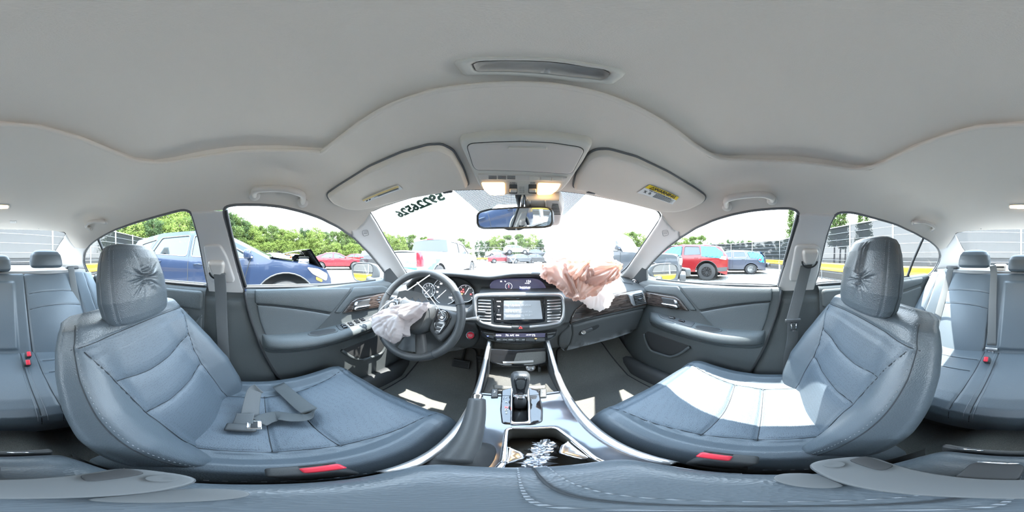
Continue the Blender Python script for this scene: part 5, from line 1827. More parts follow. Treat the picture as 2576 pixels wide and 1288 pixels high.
        if wrinkle:
            wx, wz, rad, nfold, seed, drag = wrinkle
            dx, dz = X - wx, z_ - wz
            rr = np.hypot(dx, dz * (1.15)); angv = np.arctan2(dz, dx)
            rs = np.random.default_rng(seed)
            wv_ = np.zeros_like(X)
            for k in range(nfold):
                a0 = rs.uniform(-pi, pi); wd = rs.uniform(.035, .11); ln_ = rs.uniform(.5, 1.25) * rad
                dlt = np.angle(np.exp(1j * (angv - a0)))
                wv_ += rs.choice([-1, 1], p=[.65, .35]) * np.exp(-(dlt / wd) ** 2) * np.exp(-(rr / ln_) ** 2) * sstep(.001, .008, rr)
            wv_ -= 1.2 * np.exp(-(rr / (rad * .22)) ** 2)
            if drag:
                for k in range(4):
                    x0 = wx - .004 + .008 * k + .02 * (z_ - wz)
                    wv_ += (-1) ** k * .9 * np.exp(-((X - x0) / .0035) ** 2) * sstep(.0, .02, z_ - wz) * (1 - sstep(.085, .11, z_ - wz))
            Y = Y + .011 * wv_ * frontm
        rings.append(hb + np.outer(X, (1, 0, 0)) + np.outer(Y, hn) + hd * z_)
    hr = loft_obj('headrest', rings, 'leather', seat)
    HG = np.array(rings)
    for sg in (-1, 1):
        jn = [j for j in range(nt) if math.sin(th[j]) > .05 and math.copysign(1, math.cos(th[j])) == sg]
        for fr in (.86, .94):
            path = []
            for i, t in enumerate(ts[8:132]):
                a = np.interp(t, T_, Wd)
                row = HG[i + 8]
                j = min(jn, key=lambda q: abs(abs(row[q, 0] - cx) - a * fr))
                path.append(row[j] + hn * .0012 + np.array([sg * .0006, 0, 0]))
            path = np.array(path)
            for k in range(0, len(path) - 2, 3):
                tube('stitch', [path[k], path[k + 1]], .0009, 'stitch', hr, 4)
        # post
        tube('headrest_post', [hb + np.array([sg * .055, 0, 0]) - hd * .07 - hn * .030, hb + np.array([sg * .055, 0, 0]) + hd * .02 - hn * .022], .006, 'chrome', seat, 10)
        lathe('post_guide', [(.013, -.004), (.013, .003), (.010, .006), (.007, .006)], hb + np.array([sg * .055, 0, 0]) - hd * .020 - hn * .026, hd, 'dark_plastic', seat)
    return seat

front_seat(-.369, -1, (-.328, .998), 'black leather driver seat with a torn radial crease in its headrest', (-.302, .946, .22), (.006, .118, .040, 34, 3, False))
front_seat(.380, 1, (-.270, 1.008), 'black leather front passenger seat half in sunlight with a gouged headrest', (-.258, .966, .18), (-.032, .095, .032, 18, 8, True))

# ---- seat belt buckles beside the armrest
for cx, cy, s in ((-.137, .045, -1), (.135, .050, 1)):
    t = thing('seat_belt_buckle', 'black buckle with red release button beside the %s seat cushion' % ('driver' if s < 0 else 'passenger'), 'buckle', (cx, cy, .50))
    rot = Matrix.Rotation(math.radians(14), 3, 'X')
    box('body', (cx, cy - .004, .625), (.030, .056, .085), 'dark_plastic', t, .007, 3, rot)
    box('release_button', (cx - s * .002, cy + .004, .6695), (.016, .036, .008), 'red_button', t, .003, 2, rot)
    box('slot', (cx + s * .010, cy + .004, .670), (.004, .034, .004), 'black_matte', t, .001, 1, rot)
    tube('stalk', [(cx, cy - .01, .59), (cx + s * .01, cy - .03, .50)], .010, 'rubber', t, 8)

# ================================================================== rear bench
rb = thing('rear_bench', 'black leather rear bench seat with three headrests and folded centre armrest', 'bench seat', (0, -.75, .30))
NX, NVv = 221, 90
xs = np.linspace(-.665, .665, NX); vv = np.concatenate([np.linspace(0, .92, 76), np.linspace(.93, 1, 14)])
b0 = np.array([-.775, .575]); b1 = np.array([-1.125, 1.040])
w = b1 - b0; L = np.linalg.norm(w); w /= L; nrm_ = np.array([w[1], -w[0]])
if nrm_[0] < 0: nrm_ = -nrm_
Vb = np.zeros((len(vv), NX, 3)); rg = np.zeros((len(vv), NX), int)
edges = [-.525, -.172, .188, .525]
for i, v in enumerate(vv):
    x = xs
    f = np.zeros(NX)
    outb = np.where(x < -.345, sstep(.34, .60, np.abs(x)), sstep(.34, .60, np.abs(x)))
    f += .085 * sstep(.50, .66, np.abs(x)) * (1 - .5 * v) - .0 * outb
    for c in (-.345, .355):
        f += .012 * np.cos(np.clip((x - c) / .18, -1, 1) * pi / 2) * np.interp(v, [0, .3, .7, 1], [.4, 1, .6, .2])
        f -= .014 * np.exp(-((x - c) / .12) ** 2) * sstep(.45, .8, v)
    cenm = (np.abs(x - .008) < .118)
    f += .014 * (1 - sstep(.098, .118, np.abs(x - .008))) * sstep(.06, .09, v) * (1 - sstep(.80, .84, v))
    for e in edges:
        f -= groove(np.abs(x - e), .006, .014)
    for c, hw_ in ((-.345, .160), (.355, .160)):
        m_ = np.abs(x - c) < hw_ + .012
        for vcut in (.70 + .03 * ((x - c) / .16) ** 2 * -1, .52 - .03 * ((x - c) / .16) ** 2):
            f -= groove(np.abs(v - vcut) * L, .005, .006) * m_
        f -= groove(np.abs(v - .935) * L, .004, .005) * m_
    f -= groove(np.abs(np.abs(x) - .585 - .03 * v), .004, .004)
    f -= .060 * sstep(.90, 1.0, v) ** 2
    top_drop = .03 * sstep(.52, .66, np.abs(x))
    Vb[i, :, 0] = x; Vb[i, :, 1] = b0[0] + w[0] * L * v + nrm_[0] * f; Vb[i, :, 2] = b0[1] + w[1] * L * v + nrm_[1] * f - top_drop * v
    r = np.zeros(NX, int)
    r[(x > -.525) & (x < -.172)] = 1; r[(x >= -.172) & (x <= .188)] = 2; r[(x > .188) & (x < .525)] = 3
    r[cenm & (v > .06) & (v < .83)] = 4
    rg[i] = r
split_grid(Vb.reshape(-1, 3), NX, len(vv), rg[:, :-1], {0: ('outer_bolster', 'leather_smooth'), 1: ('left_backrest', 'leather_smooth'), 2: ('center_backrest', 'leather_smooth'), 3: ('right_backrest', 'leather_smooth'), 4: ('folded_armrest', 'leather_smooth')}, rb)
XX = np.broadcast_to(xs, (len(vv), NX)); VV2 = np.broadcast_to(vv[:, None], (len(vv), NX)); full = np.ones_like(XX, bool)
ln_b = [(XX - e, VV2 < .95, True) for e in edges]
for c in (-.345, .355):
    mk = np.abs(XX - c) < .172
    ln_b += [(VV2 - (.70 - .03 * ((XX - c) / .16) ** 2), mk, False), (VV2 - (.52 - .03 * ((XX - c) / .16) ** 2), mk, False), (VV2 - .935, mk, False)]
ln_b += [(np.abs(XX) - .585 - .03 * VV2, XX > 0, True), (np.abs(XX) - .585 - .03 * VV2, XX < 0, True)]
seam_lines(Vb, None, ln_b, rb, np.array([0, nrm_[0], nrm_[1]]) * .0006, .0014)
# cushion
vc = np.concatenate([np.linspace(0, .76, 60), np.linspace(.77, 1, 26)])
YX = [0, .76, .84, .90, .95, 1.0]; YV = [-.86, -.44, -.395, -.368, -.362, -.385]; ZV = [.592, .594, .584, .560, .515, .40]
Vc = np.zeros((len(vc), NX, 3)); rg = np.zeros((len(vc), NX), int)
for i, b in enumerate(vc):
    x = xs; y = np.interp(b, YX, YV) - .03 * (np.abs(x) / .66) ** 4; z = np.interp(b, YX, ZV) + 0 * x
    fade = np.interp(b, [0, .7, .9, 1], [1, 1, .8, 0])
    for c in (-.36, .36):
        z = z - .012 * np.exp(-((x - c) / .13) ** 2) * fade
    for e in (-.112, .112):
        z = z - (groove(np.abs(x - e), .0045, .006)) * np.interp(b, [0, .95, 1], [1, 1, 0])
    for e in (-.165, .165):
        z = z - (groove(np.abs(x - e - np.sign(e) * .02 * (1 - b)), .0045, .006)) * np.interp(b, [0, .95, 1], [1, 1, 0])
    for c in (-.36, .36):
        m_ = (np.abs(x - c) < .19)
        for yc_ in (-.70, -.60):
            z = z - groove(np.abs(y - yc_), .005, .005) * m_
    Vc[i, :, 0] = x; Vc[i, :, 1] = y; Vc[i, :, 2] = z
    r = np.zeros(NX, int); r[np.abs(x) < .112] = 1; r[x >= .112] = 2
    rg[i] = r
split_grid(Vc.reshape(-1, 3), NX, len(vc), rg[:, :-1], {0: ('left_cushion', 'leather_smooth'), 1: ('center_cushion', 'leather_smooth'), 2: ('right_cushion', 'leather_smooth')}, rb)
Yc = Vc[:, :, 1]; Xc = Vc[:, :, 0]; Bc_ = np.broadcast_to(vc[:, None], Xc.shape)
ln_c = [(Xc - e, Bc_ < .96, True) for e in (-.112, .112)] + [(Xc - e - np.sign(e) * .02 * (1 - Bc_), Bc_ < .96, True) for e in (-.165, .165)]
for c in (-.36, .36):
    ln_c += [(Yc - yc_, np.abs(Xc - c) < .17, False) for yc_ in (-.70, -.60)]
seam_lines(Vc, None, ln_c, rb, np.array([0, .0003, .0006]), .0014)
G = Vc
for e in (-.112, .112):
    j0 = int(np.argmin(np.abs(xs - e)))
    for dj in (-2, 2):
        tube('cushion_stitching', G[4:80:2, j0 + dj] + np.array([0, .0005, .0010]), .0008, 'stitch', rb, 4)
box('bench_base', (0, -.62, .45), (1.28, .46, .22), 'black_matte', rb, .02)
# rear headrests
def rear_headrest(cx, cy_, cz, hw, hh, hd_, name='headrest'):
    T_ = [0, .04, .15, .4, .7, .88, .96, 1.0]
    Wd = np.array([.80, .93, 1.0, 1.0, .93, .78, .60, .25]) * hw
    Dp = np.array([.45, .75, .95, 1.0, .95, .75, .5, .2]) * hd_
    th = np.linspace(0, 2 * pi, 48, endpoint=False)
    rings = []
    for t in np.concatenate([np.linspace(0, .15, 8), np.linspace(.2, .85, 14), np.linspace(.88, 1, 8)]):
        a, d = np.interp(t, T_, Wd), np.interp(t, T_, Dp)
        X = np.sign(np.cos(th)) * np.abs(np.cos(th)) ** .7 * a; Y = np.sign(np.sin(th)) * np.abs(np.sin(th)) ** .7 * d
        rings.append(np.stack([cx + X, cy_ + Y - .03 * t, np.full(48, cz + hh * t)], 1))
    h = loft_obj(name, rings, 'leather_smooth', rb)
    return h
rear_headrest(-.335, -1.115, 1.045, .118, .130, .055)
rear_headrest(.345, -1.115, 1.045, .118, .130, .055)
rear_headrest(.008, -1.11, 1.025, .092, .115, .05)

# parcel shelf
sh = struct(build('trim_14', [(-.66, -1.13, 1.022), (.66, -1.13, 1.022), (.60, -1.74, 1.03), (-.60, -1.74, 1.03), (-.66, -1.13, .95), (.66, -1.13, .95)], [(0, 1, 2, 3), (4, 5, 1, 0)], mat('shelf_felt', (.38, .385, .39), .9, bump=('noise', 500, .3, .003)), None, False), 'pale felt parcel shelf under the rear window', 'parcel shelf')
# belt guides on the shelf
for x in (-.55, .53):
    box('belt_guide', (x, -1.15, 1.040), (.10, .05, .025), 'dark_plastic', sh, .008)
t = thing('belt_retractor', 'small grey belt retractor cover on the parcel shelf behind the bench', 'belt cover', (.165, -1.20, 1.026))
box('cover', (.165, -1.20, 1.048), (.09, .06, .045), 'grab_plastic', t, .012)
box('belt_slot', (.165, -1.169, 1.050), (.06, .004, .012), 'black_matte', t, .001)

# ================================================================== seat belts
def belt(name, lab): return thing(name, lab, 'seat belt', (0, 0, .3))
def anchor(s, tr, px_plate, c_px, t, strap_px, x_strap, tongue=False):
    pl = rounded(px_plate, 8)
    mpp = lambda P, d: march_off(P, np.asarray(d) + .006)
    p = pad('height_adjuster', pl, mpp, .010, 4, 6, 'pillar_plastic', t)
    c = march_off([c_px], np.array([.020]))[0]
    nrm = shell_normal(np.array([c]))[0]
    upv = unit(np.array([0, 0, 1]) - nrm * nrm[2]); rt = np.cross(upv, nrm)
    fm = lambda P, d: c + P[:, :1] * rt + P[:, 1:2] * upv + np.asarray(d)[:, None] * nrm
    pad('anchor_cover', rounded([(-.030, .034), (.030, .034), (.036, .018), (.026, -.026), (.018, -.036), (-.018, -.036), (-.026, -.026), (-.036, .018)], .010), fm, .022, .012, .006, 'grab_plastic', t, base=-.006)
    th = np.linspace(pi, 2 * pi, 16)
    tube('anchor_loop', [c + rt * (.032 * math.cos(q)) + upv * (.030 * math.sin(q) - .020) + nrm * .006 for q in th], .0035, 'rubber', t, 8)
    P = np.array([at(px, py, x=x_) for (px, py), x_ in zip(strap_px, x_strap)])
    ribbon('strap', curve(P, 6), (-s * 1.0, 0, .25), .047, .0016, 'belt_web', t)
    return P

tl = belt('driver_seat_belt', 'grey seat belt hanging straight down the pillar behind the driver seat')
anchor(-1, None, [(513, 614), (556, 612), (572, 640), (592, 700), (588, 708), (533, 706), (526, 690)], (548, 668), tl, [(552, 688), (555, 730), (557, 790), (560, 850), (565, 930)], [-.650, -.652, -.662, -.668, -.668])
tr_ = belt('passenger_seat_belt', 'grey seat belt slanting from the pillar with a metal tongue by the passenger seat')
Pr = anchor(1, None, [(2000, 614), (2050, 612), (2063, 622), (2056, 690), (2042, 704), (1986, 704), (1985, 695)], (2035, 640), tr_, [(2030, 662), (2020, 700), (2007, 750), (1994, 800), (1990, 812)], [.655, .650, .640, .628, .624])
c = at(1995, 806, x=.622)
dn = unit(Pr[-1] - Pr[-2])
box('tongue_grip', c, (.014, .064, .016), 'dark_plastic', tr_, .005)
tp = at(1997, 822, x=.620)
tube('tongue', [tp + np.array([0, -.010, .020]), tp + np.array([0, .010, .020]), tp + np.array([0, .010, -.020]), tp + np.array([0, -.010, -.020])], .003, 'chrome', tr_, 6, True)
P2 = np.array([at(px, py, x=x_) for px, py, x_ in ((1996, 800, .632), (1994, 850, .650), (1985, 900, .655), (1980, 960, .65))])
ribbon('lower_strap', curve(P2, 5), (-1, 0, .2), .047, .0016, 'belt_dark', tr_)
# loose webbing left on the driver seat
lw = belt('loose_belt_webbing', 'loose dark belt loop with metal tongue lying on the driver seat cushion')
zc = .575
L1 = np.array([at(628, 1055, z=.57), at(632, 1020, z=.60), at(640, 985, z=.635), at(652, 977, z=.645)])
loop = np.array([at(700, 968, z=.600), at(730, 995, z=.598), at(762, 1022, z=.597), at(780, 1036, z=.598), at(768, 1048, z=.592), at(735, 1050, z=.586), at(700, 1046, z=.582), at(672, 1052, z=.580), at(650, 1062, z=.580)])
nn = np.array([(0.0, -.3, 1)] * 3 + [(-.9, -.2, .4), (-.3, .2, 1)] + [(.0, .35, 1)] * 4, float)
pc = curve(loop, 6); nc = curve(nn, 6)
ribbon('loop_strap', pc, nc, .044, .0016, 'belt_dark', lw)
ribbon('side_strap', curve(L1, 6), (.9, .2, .5), .044, .0016, 'belt_web', lw)
ribbon('side_strap', curve(np.array([at(617, 1040, z=.59), at(612, 1060, z=.580), at(606, 1078, z=.568)]), 6), (.7, -.3, .6), .044, .0016, 'belt_web', lw)
pt_ = at(640, 1064, z=.578)
box('tongue', pt_ + np.array([.005, 0, .002]), (.050, .030, .004), 'chrome', lw, .001)
box('tongue_slot', pt_ + np.array([.010, 0, .0035]), (.030, .014, .003), 'black_matte', lw, .001)
box('tongue_grip', at(606, 1076, z=.574), (.034, .062, .013), 'dark_plastic', lw, .005)
# rear belts and buckles
rbelt = belt('rear_center_belt', 'grey belt strap running down the rear backrest to a chrome tongue')
P = np.array([at(2497, 668, y=-1.11), at(2500, 690, y=-1.075), at(2497, 760, y=-.96), at(2495, 830, y=-.86), at(2494, 868, y=-.81)])
ribbon('strap', curve(P, 6), (0, 1, .6), .047, .0016, 'belt_web', rbelt)
tp = at(2494, 878, y=-.79)
box('tongue_grip', tp, (.062, .014, .016), 'satin_silver', rbelt, .004)
box('tongue', tp + np.array([0, .012, -.026]), (.026, .004, .036), 'chrome', rbelt, .001)
for s, pts in ((-1, [(178, 672), (186, 720), (200, 790), (214, 850)]), (1, [(2392, 674), (2380, 720), (2366, 770), (2350, 830)])):
    b_ = belt('rear_outer_belt', 'grey belt strap over the outer bolster behind the %s seat' % ('driver' if s < 0 else 'passenger'))
    P = np.array([at(px, py, y=y_) for (px, py), y_ in zip(pts, (-1.09, -1.02, -.92, -.82))])
    ribbon('strap', curve(P, 6), (-s * .5, 1, .5), .045, .0016, 'belt_web', b_)
for px, py, lab in ((72, 893, 'red-topped rear buckle tilted against the backrest behind the driver seat'), (70, 914, 'lower red-topped rear buckle lying on the bench behind the driver seat'), (2481, 906, 'red-topped rear buckle under the chrome belt tongue')):
    p = at(px, py, z=.635 if py < 900 else .622)
    t = thing('rear_buckle', lab, 'buckle', tuple(p - np.array([0, 0, .03])))
    rot = Matrix.Rotation(math.radians(-40), 3, 'X')
    box('body', p - np.array([0, .015, .010]), (.028, .030, .055), 'dark_plastic', t, .006, 2, rot)
    box('release_button', p + np.array([0, .006, .010]), (.018, .026, .010), 'red_button', t, .003, 2, rot)
# ================================================================== overhead: visors, console, mirror, handles, lamps
def rm(P, d): return march_off(P, np.asarray(d, float))

def visor(outline, label, clip_px):
    t = thing('sun_visor', label, 'sun visor', tuple(march_off([np.mean(outline, 0)], np.array([.01]))[0]))
    o = rounded(outline, 10, 4)
    p = pad('visor_panel', o, rm, .020, 7, 11, 'headliner', t, base=.004)
    q = pxdense(o, 10)
    tube('recess_shadow_gap', curve(march_off(q, np.full(len(q), .003))[::2], 2, True), .004, 'seal_rubber', t, 6, True)
    c = march_off([clip_px], np.array([.018]))[0]
    box('visor_clip', c, (.030, .014, .012), 'dark_plastic', t, .004)
    return t, p
VL = [(820, 487), (850, 466), (930, 416), (1010, 381), (1078, 362), (1112, 361), (1140, 376), (1165, 420), (1180, 464), (1150, 469), (1115, 477), (1020, 494), (940, 516), (900, 524), (868, 521), (833, 506)]
VR = [(1441, 470), (1450, 430), (1478, 385), (1500, 374), (1530, 373), (1600, 392), (1680, 430), (1750, 472), (1777, 492), (1770, 505), (1735, 522), (1700, 529), (1660, 526), (1600, 510), (1530, 492), (1500, 484), (1476, 474)]
t1, p1 = visor(VL, 'grey fabric sun visor with a peeling label above the driver', (1127, 471))
t2, p2 = visor(VR, 'grey fabric sun visor with a yellow warning label above the passenger', (1486, 473))
# labels
def label_frame(quad, off=.0255):
    A = march_off(quad, np.full(4, off))           # tl, tr, br, bl
    u = unit(A[1] - A[0]); v = unit((A[0] - A[3]) - u * ((A[0] - A[3]) @ u))
    return A, u, v
A, u, v = label_frame([(911, 489), (1004, 450), (1016, 461), (921, 497)])
build('label_sheet', A, [(0, 3, 2, 1)], 'paper_white', p1, False)
n_ = np.cross(u, v)
if n_ @ (CAM - A[0]) < 0: n_ = -n_
build('yellow_strip', [A[0] + n_ * .002, A[1] + n_ * .004, A[1] * .72 + A[2] * .28 + n_ * .006, A[0] * .72 + A[3] * .28 + n_ * .004], [(0, 3, 2, 1)], mat('faded_yellow', (.80, .62, .30), .7), p1, False)
w_ = np.linalg.norm(A[1] - A[0])
for k in range(4):
    a0 = .30 + (.1 if k % 2 else 0)
    s0 = A[0] * (.58 - .10 * k) + A[3] * (.42 + .10 * k); s1 = A[1] * (.58 - .10 * k) + A[2] * (.42 + .10 * k)
    tube('print_line', [s0 * (1 - a0) + s1 * a0 + n_ * .0006, s0 * .06 + s1 * .94 + n_ * .0006], .0006, 'grey_print', p1, 4)
for k in range(2):
    c = (A[0] * .45 + A[3] * .55) * (.92 - .09 * k) + (A[1] * .45 + A[2] * .55) * (.08 + .09 * k)
    box('print_symbol', c, (.008, .0012, .008), 'grey_print', p1, 0)
A, u, v = label_frame([(1632, 449), (1708, 483), (1692, 502), (1599, 471)])
n_ = np.cross(u, v)
if n_ @ (CAM - A[0]) < 0: n_ = -n_
build('label_sheet', A, [(0, 3, 2, 1)], 'paper_white', p2, False)
lt_, rt_ = (lambda t: A[0] * (1 - t) + A[3] * t), (lambda t: A[1] * (1 - t) + A[2] * t)
build('yellow_strip', [lt_(0) + n_ * .0006, rt_(0) + n_ * .0006, rt_(.40) + n_ * .0006, lt_(.36) + n_ * .0006], [(0, 3, 2, 1)], 'yellow_label', p2, False)
H_ = np.linalg.norm(A[3] - A[0])
c = (lt_(.19) * .44 + rt_(.19) * .56) + n_ * .0012
text('warning_word', 'WARNING', H_ * .34, c, u, v, 'black_matte', p2, bold=.0003)
tc_ = lt_(.20) * .84 + rt_(.20) * .16 + n_ * .0012
tube('warning_triangle', [tc_ + v * H_ * .14, tc_ - v * H_ * .10 + u * H_ * .15, tc_ - v * H_ * .10 - u * H_ * .15], .0012, 'black_matte', p2, 4, True)
text('print_line', 'EVEN WITH ADVANCED AIR BAGS', H_ * .11, lt_(.47) * .5 + rt_(.47) * .5 + n_ * .0010, u, v, 'grey_print', p2)
for k in range(6):
    t = .56 + .07 * k
    tube('print_line', [lt_(t) * .62 + rt_(t) * .38 + n_ * .0008, lt_(t) * (.06 + .05 * (k % 2)) + rt_(t) * (.94 - .05 * (k % 2)) + n_ * .0008], .0006, 'grey_print', p2, 4)
for k in range(2):
    c = lt_(.70) * (.88 - .13 * k) + rt_(.70) * (.12 + .13 * k) + n_ * .001
    text('print_symbol', ('%', '&')[k], H_ * .30, c, u, v, 'grey_print', p2)

# ---- overhead console with map lights
oc = thing('overhead_console', 'grey overhead console with sunglasses lid and two lit amber map lights', 'overhead console', tuple(march_off([(1310, 400)], np.array([.0]))[0]))
OC = rounded([(1154, 350), (1164, 336), (1230, 328), (1310, 325), (1400, 330), (1480, 342), (1491, 353), (1468, 395), (1430, 452), (1408, 476), (1360, 482), (1310, 484), (1250, 482), (1224, 477), (1204, 458), (1180, 405)], 10, 4)
pad('console_frame', OC, rm, .022, 8, 10, 'overhead_plastic', oc)
lid = pad('sunglasses_lid', rounded([(1176, 354), (1186, 347), (1240, 344), (1310, 342), (1390, 346), (1456, 356), (1468, 364), (1440, 418), (1430, 424), (1310, 417), (1200, 414), (1192, 406)], 8), rm, .004, 4, 10, 'grab_plastic', oc, base=.0222)
lo = pxdense(rounded([(1176, 354), (1186, 347), (1240, 344), (1310, 342), (1390, 346), (1456, 356), (1468, 364), (1440, 418), (1430, 424), (1310, 417), (1200, 414), (1192, 406)], 8), 8)
tube('lid_gap', march_off(lo, np.full(len(lo), .0218)), .0016, 'black_matte', oc, 5, True)
pad('lid_pull', rounded([(1278, 352), (1375, 353), (1376, 360), (1277, 358)], 3), rm, .004, 2, 5, 'overhead_plastic', lid, base=.026)
sp_ = pad('switch_strip', rounded([(1203, 424), (1310, 426), (1426, 432), (1420, 444), (1310, 441), (1209, 439)], 3), rm, .003, 2, 6, 'grab_plastic', oc, base=.022)
for k in range(3):
    for r in range(3):
        a, b = 1230 + 23 * k, 1250 + 23 * k
        l_ = march_off([(a, 428.5 + 3.2 * r), (b, 429 + 3.2 * r)], np.full(2, .0255))
        tube('microphone_slot', l_, .0009, 'black_matte', sp_, 4)
for k in range(3):
    x0 = 1331 + 28 * k
    pad('home_link_button', rounded([(x0, 428.5 + k * .8), (x0 + 26, 429.5 + k * .8), (x0 + 25, 439.5 + k * .6), (x0, 438.5 + k * .6)], 2), rm, .002, 1.5, 5, 'overhead_plastic', sp_, base=.0252)
for pts in ([(1211, 446), (1270, 446), (1271, 478), (1234, 479), (1218, 465)], [(1352, 447), (1410, 449), (1402, 464), (1386, 477), (1350, 478)]):
    lamp = pad('map_light', rounded(pts, 5), rm, .006, 3, 6, 'amber_lamp', oc, base=.020)
    cx_, cy_ = np.mean(pts, 0)
    cx_ += 8 if cx_ < 1300 else -8
    th = np.linspace(0, 2 * pi, 16, endpoint=False)
    pad('light_bulb', np.stack([cx_ + 10 * np.cos(th), cy_ - 3 + 6 * np.sin(th)], 1), rm, .002, 4, 5, 'lamp_core', lamp, base=.0265)
for px, s_ in ((1291, 'OPEN'), (1339, 'OFF')):
    b = pad('roof_switch', rounded([(px - 10, 451), (px + 10, 451), (px + 10, 475), (px - 10, 474)], 2), rm, .0012, 1, 6, 'dark_plastic', oc, base=.0222)
    pad('switch_rocker', rounded([(px - 9, 461), (px + 9, 461), (px + 9, 469), (px - 9, 469)], 2), rm, .007, 2, 5, 'grab_plastic', b, base=.0225)
    A = march_off([(px - 6, 447.5), (px + 6, 447.5), (px, 444), (px, 451)], np.full(4, .0235))
    u = unit(A[1] - A[0]); v = unit(A[2] - A[3]); v = unit(v - u * (u @ v))
    text('switch_lettering', s_, .0075, A.mean(0), u, v, 'grey_print', oc)
for r in range(4):
    for k in range(3):
        c = march_off([(1308 + 4.5 * k, 458 + 4.2 * r)], np.array([.0226]))[0]
        lathe('microphone_hole', [(.0010, -.001), (.0010, .0006), (.0, .0006)], c, unit(CAM - c), 'black_matte', oc, 8)

# ---- rear-view mirror
MC = at(1296, 549, y=.505)
MN = unit((-.40, -.895, -.195))
mm_ = plane_map(MC, MN)
rv = thing('rear_view_mirror', 'wide rear view mirror with black rim hanging from the windshield', 'mirror', tuple(MC + np.array([0, 0, .03])))
MO = rounded([(1199, 541), (1204, 533), (1232, 525), (1300, 520), (1358, 518.5), (1384, 521), (1392, 531), (1393, 560), (1387, 570), (1370, 574), (1316, 576), (1308, 580), (1277, 580), (1268, 576), (1216, 577), (1204, 573), (1199, 562)], 4, 3)
MI = rounded([(1205, 542), (1209, 536), (1235, 529), (1300, 524.5), (1358, 523), (1380, 525), (1387, 533), (1388, 558), (1383, 566), (1368, 569), (1300, 571), (1220, 572), (1208, 568), (1205, 560)], 4, 3)
pad('mirror_rim', MO, mm_, .012, 3.5, 5, 'dark_plastic', rv, holes=[MI], base=-.004)
build('mirror_glass', mm_(MI, np.full(len(MI), .003)), [tuple(range(len(MI)))], 'mirror', rv, False)
back = lambda P, d: mm_(P, -np.asarray(d))
pad('mirror_housing', MO, back, .035, 14, 7, 'dark_plastic', rv, base=.003)
lathe('sensor_button', [(.003, 0), (.003, .002), (0, .0025)], mm_(np.array([(1302, 576.5)]), np.array([.009]))[0], MN, 'satin_silver', rv, 12)
stem_top = march_off([(1304, 482)], np.array([.006]))[0]
tube('mirror_stem', curve([MC - MN * .03 + np.array([0, 0, .0]), MC - MN * .05 + np.array([0, .01, .03]), stem_top], 5), .011, 'dark_plastic', rv, 10)
tube('stem_cover', [stem_top + np.array([.012, -.004, 0]), stem_top + np.array([.012, .03, -.045])], .014, 'satin_silver', rv, 4, flat=.006)
# sensor and camera cover on the glass
sc = thing('sensor_cover', 'grey slotted sensor cover on the windshield behind the mirror', 'sensor cover', tuple(march_off([(1365, 515)], np.array([.0]))[0]))
sm_ = lambda P, d: march_off(P, np.asarray(d, float) - .006)
pad('cover_body', rounded([(1318, 478), (1408, 478), (1419, 508), (1412, 548), (1404, 556), (1380, 558), (1322, 556)], 4), sm_, .040, 9, 7, 'pillar_plastic', sc)
for k in range(8):
    l_ = march_off([(1387 - k * .9, 495 + k * 3.7), (1402 + k * .8, 495.5 + k * 3.7)], np.full(2, .0345))
    tube('cover_slot', l_, .0013, 'black_matte', sc, 5)
for x0 in (1332, 1370):
    l_ = march_off(dense([(x0, 486), (x0 + 1, 520), (x0 + 2, 548)], 10, False), np.full(len(dense([(x0, 486), (x0 + 1, 520), (x0 + 2, 548)], 10, False)), .0345))
    tube('cover_ridge', l_, .0022, 'satin_silver', sc, 6)

# ---- writing on the windshield (on its outer face, so mirrored from the seats)
wr = thing('windshield_writing', 'green lot number written on the windshield, read backwards from inside', 'writing', tuple(march_off([(1056, 525)], np.array([-.016]))[0]))
A = march_off([(1113, 501), (992, 552), (1045, 512), (1063, 541)], np.full(4, -.016))
u = unit(A[1] - A[0])
nr = -shell_normal(A[:1])[0]
v = np.cross(nr, u); v = unit(v)
Lw = np.linalg.norm(A[1] - A[0])
text('lot_number', '59226526', Lw * .235, (A[0] * .53 + A[1] * .47), u, v, 'green_paint', wr, bold=.003, shear=-.15)
text('lot_letter', 'F', Lw * .10, A[1] + u * .008 - v * .01, u, v, 'green_paint', wr)

# ---- grab handles
def grab(path, label, lifts=None, r=.0125, hook=None):
    t = thing('grab_handle', label, 'grab handle', tuple(march_off([np.mean(path, 0)], np.array([.0]))[0]), group='roof grab handles')
    P = curve(path, 6); n = len(P)
    s = np.linspace(0, 1, n)
    li = np.interp(s, [0, .16, .3, .7, .84, 1], [.004, .018, .028, .028, .018, .004])
    Q = march_off(P, li)
    tube('handle_bar', Q, np.interp(s, [0, .1, .5, .9, 1], [r * .8, r, r * .95, r, r * .8]), 'grab_plastic', t, 12, flat=np.full(n, r * .75))
    for k in (0, -1):
        c = march_off([path[k]], np.array([.003]))[0]
        nn = shell_normal(np.array([c]))[0]
        lathe('mount_cap', [(r * 1.5, -.003), (r * 1.45, .004), (r * 1.1, .009), (.0, .010)], c, nn, 'grab_plastic', t, 20)
    if hook:
        c = march_off([hook], np.array([.012]))[0]
        tube('coat_hook', curve([c, c + shell_normal(np.array([c]))[0] * .014 + np.array([0, 0, -.004]), c + shell_normal(np.array([c]))[0] * .018 + np.array([0, 0, .008])], 5), .004, 'grab_plastic', t, 8)
    return t
grab([(640, 491), (640, 474), (655, 464), (720, 465), (757, 481), (761, 509)], 'grey roof grab handle above the driver door window')
grab([(1829, 519), (1829, 496), (1850, 484), (1915, 478), (1940, 488), (1942, 503)], 'grey roof grab handle above the front passenger door window')
grab([(227, 574), (219, 562), (225, 551), (241, 546), (257, 549), (266, 557)], 'grey roof grab handle with coat hook behind the driver seat', r=.0110, hook=(232, 570))
grab([(2298, 558), (2304, 550), (2318, 547), (2336, 553), (2348, 564), (2344, 576)], 'grey roof grab handle behind the front passenger seat', r=.0110)

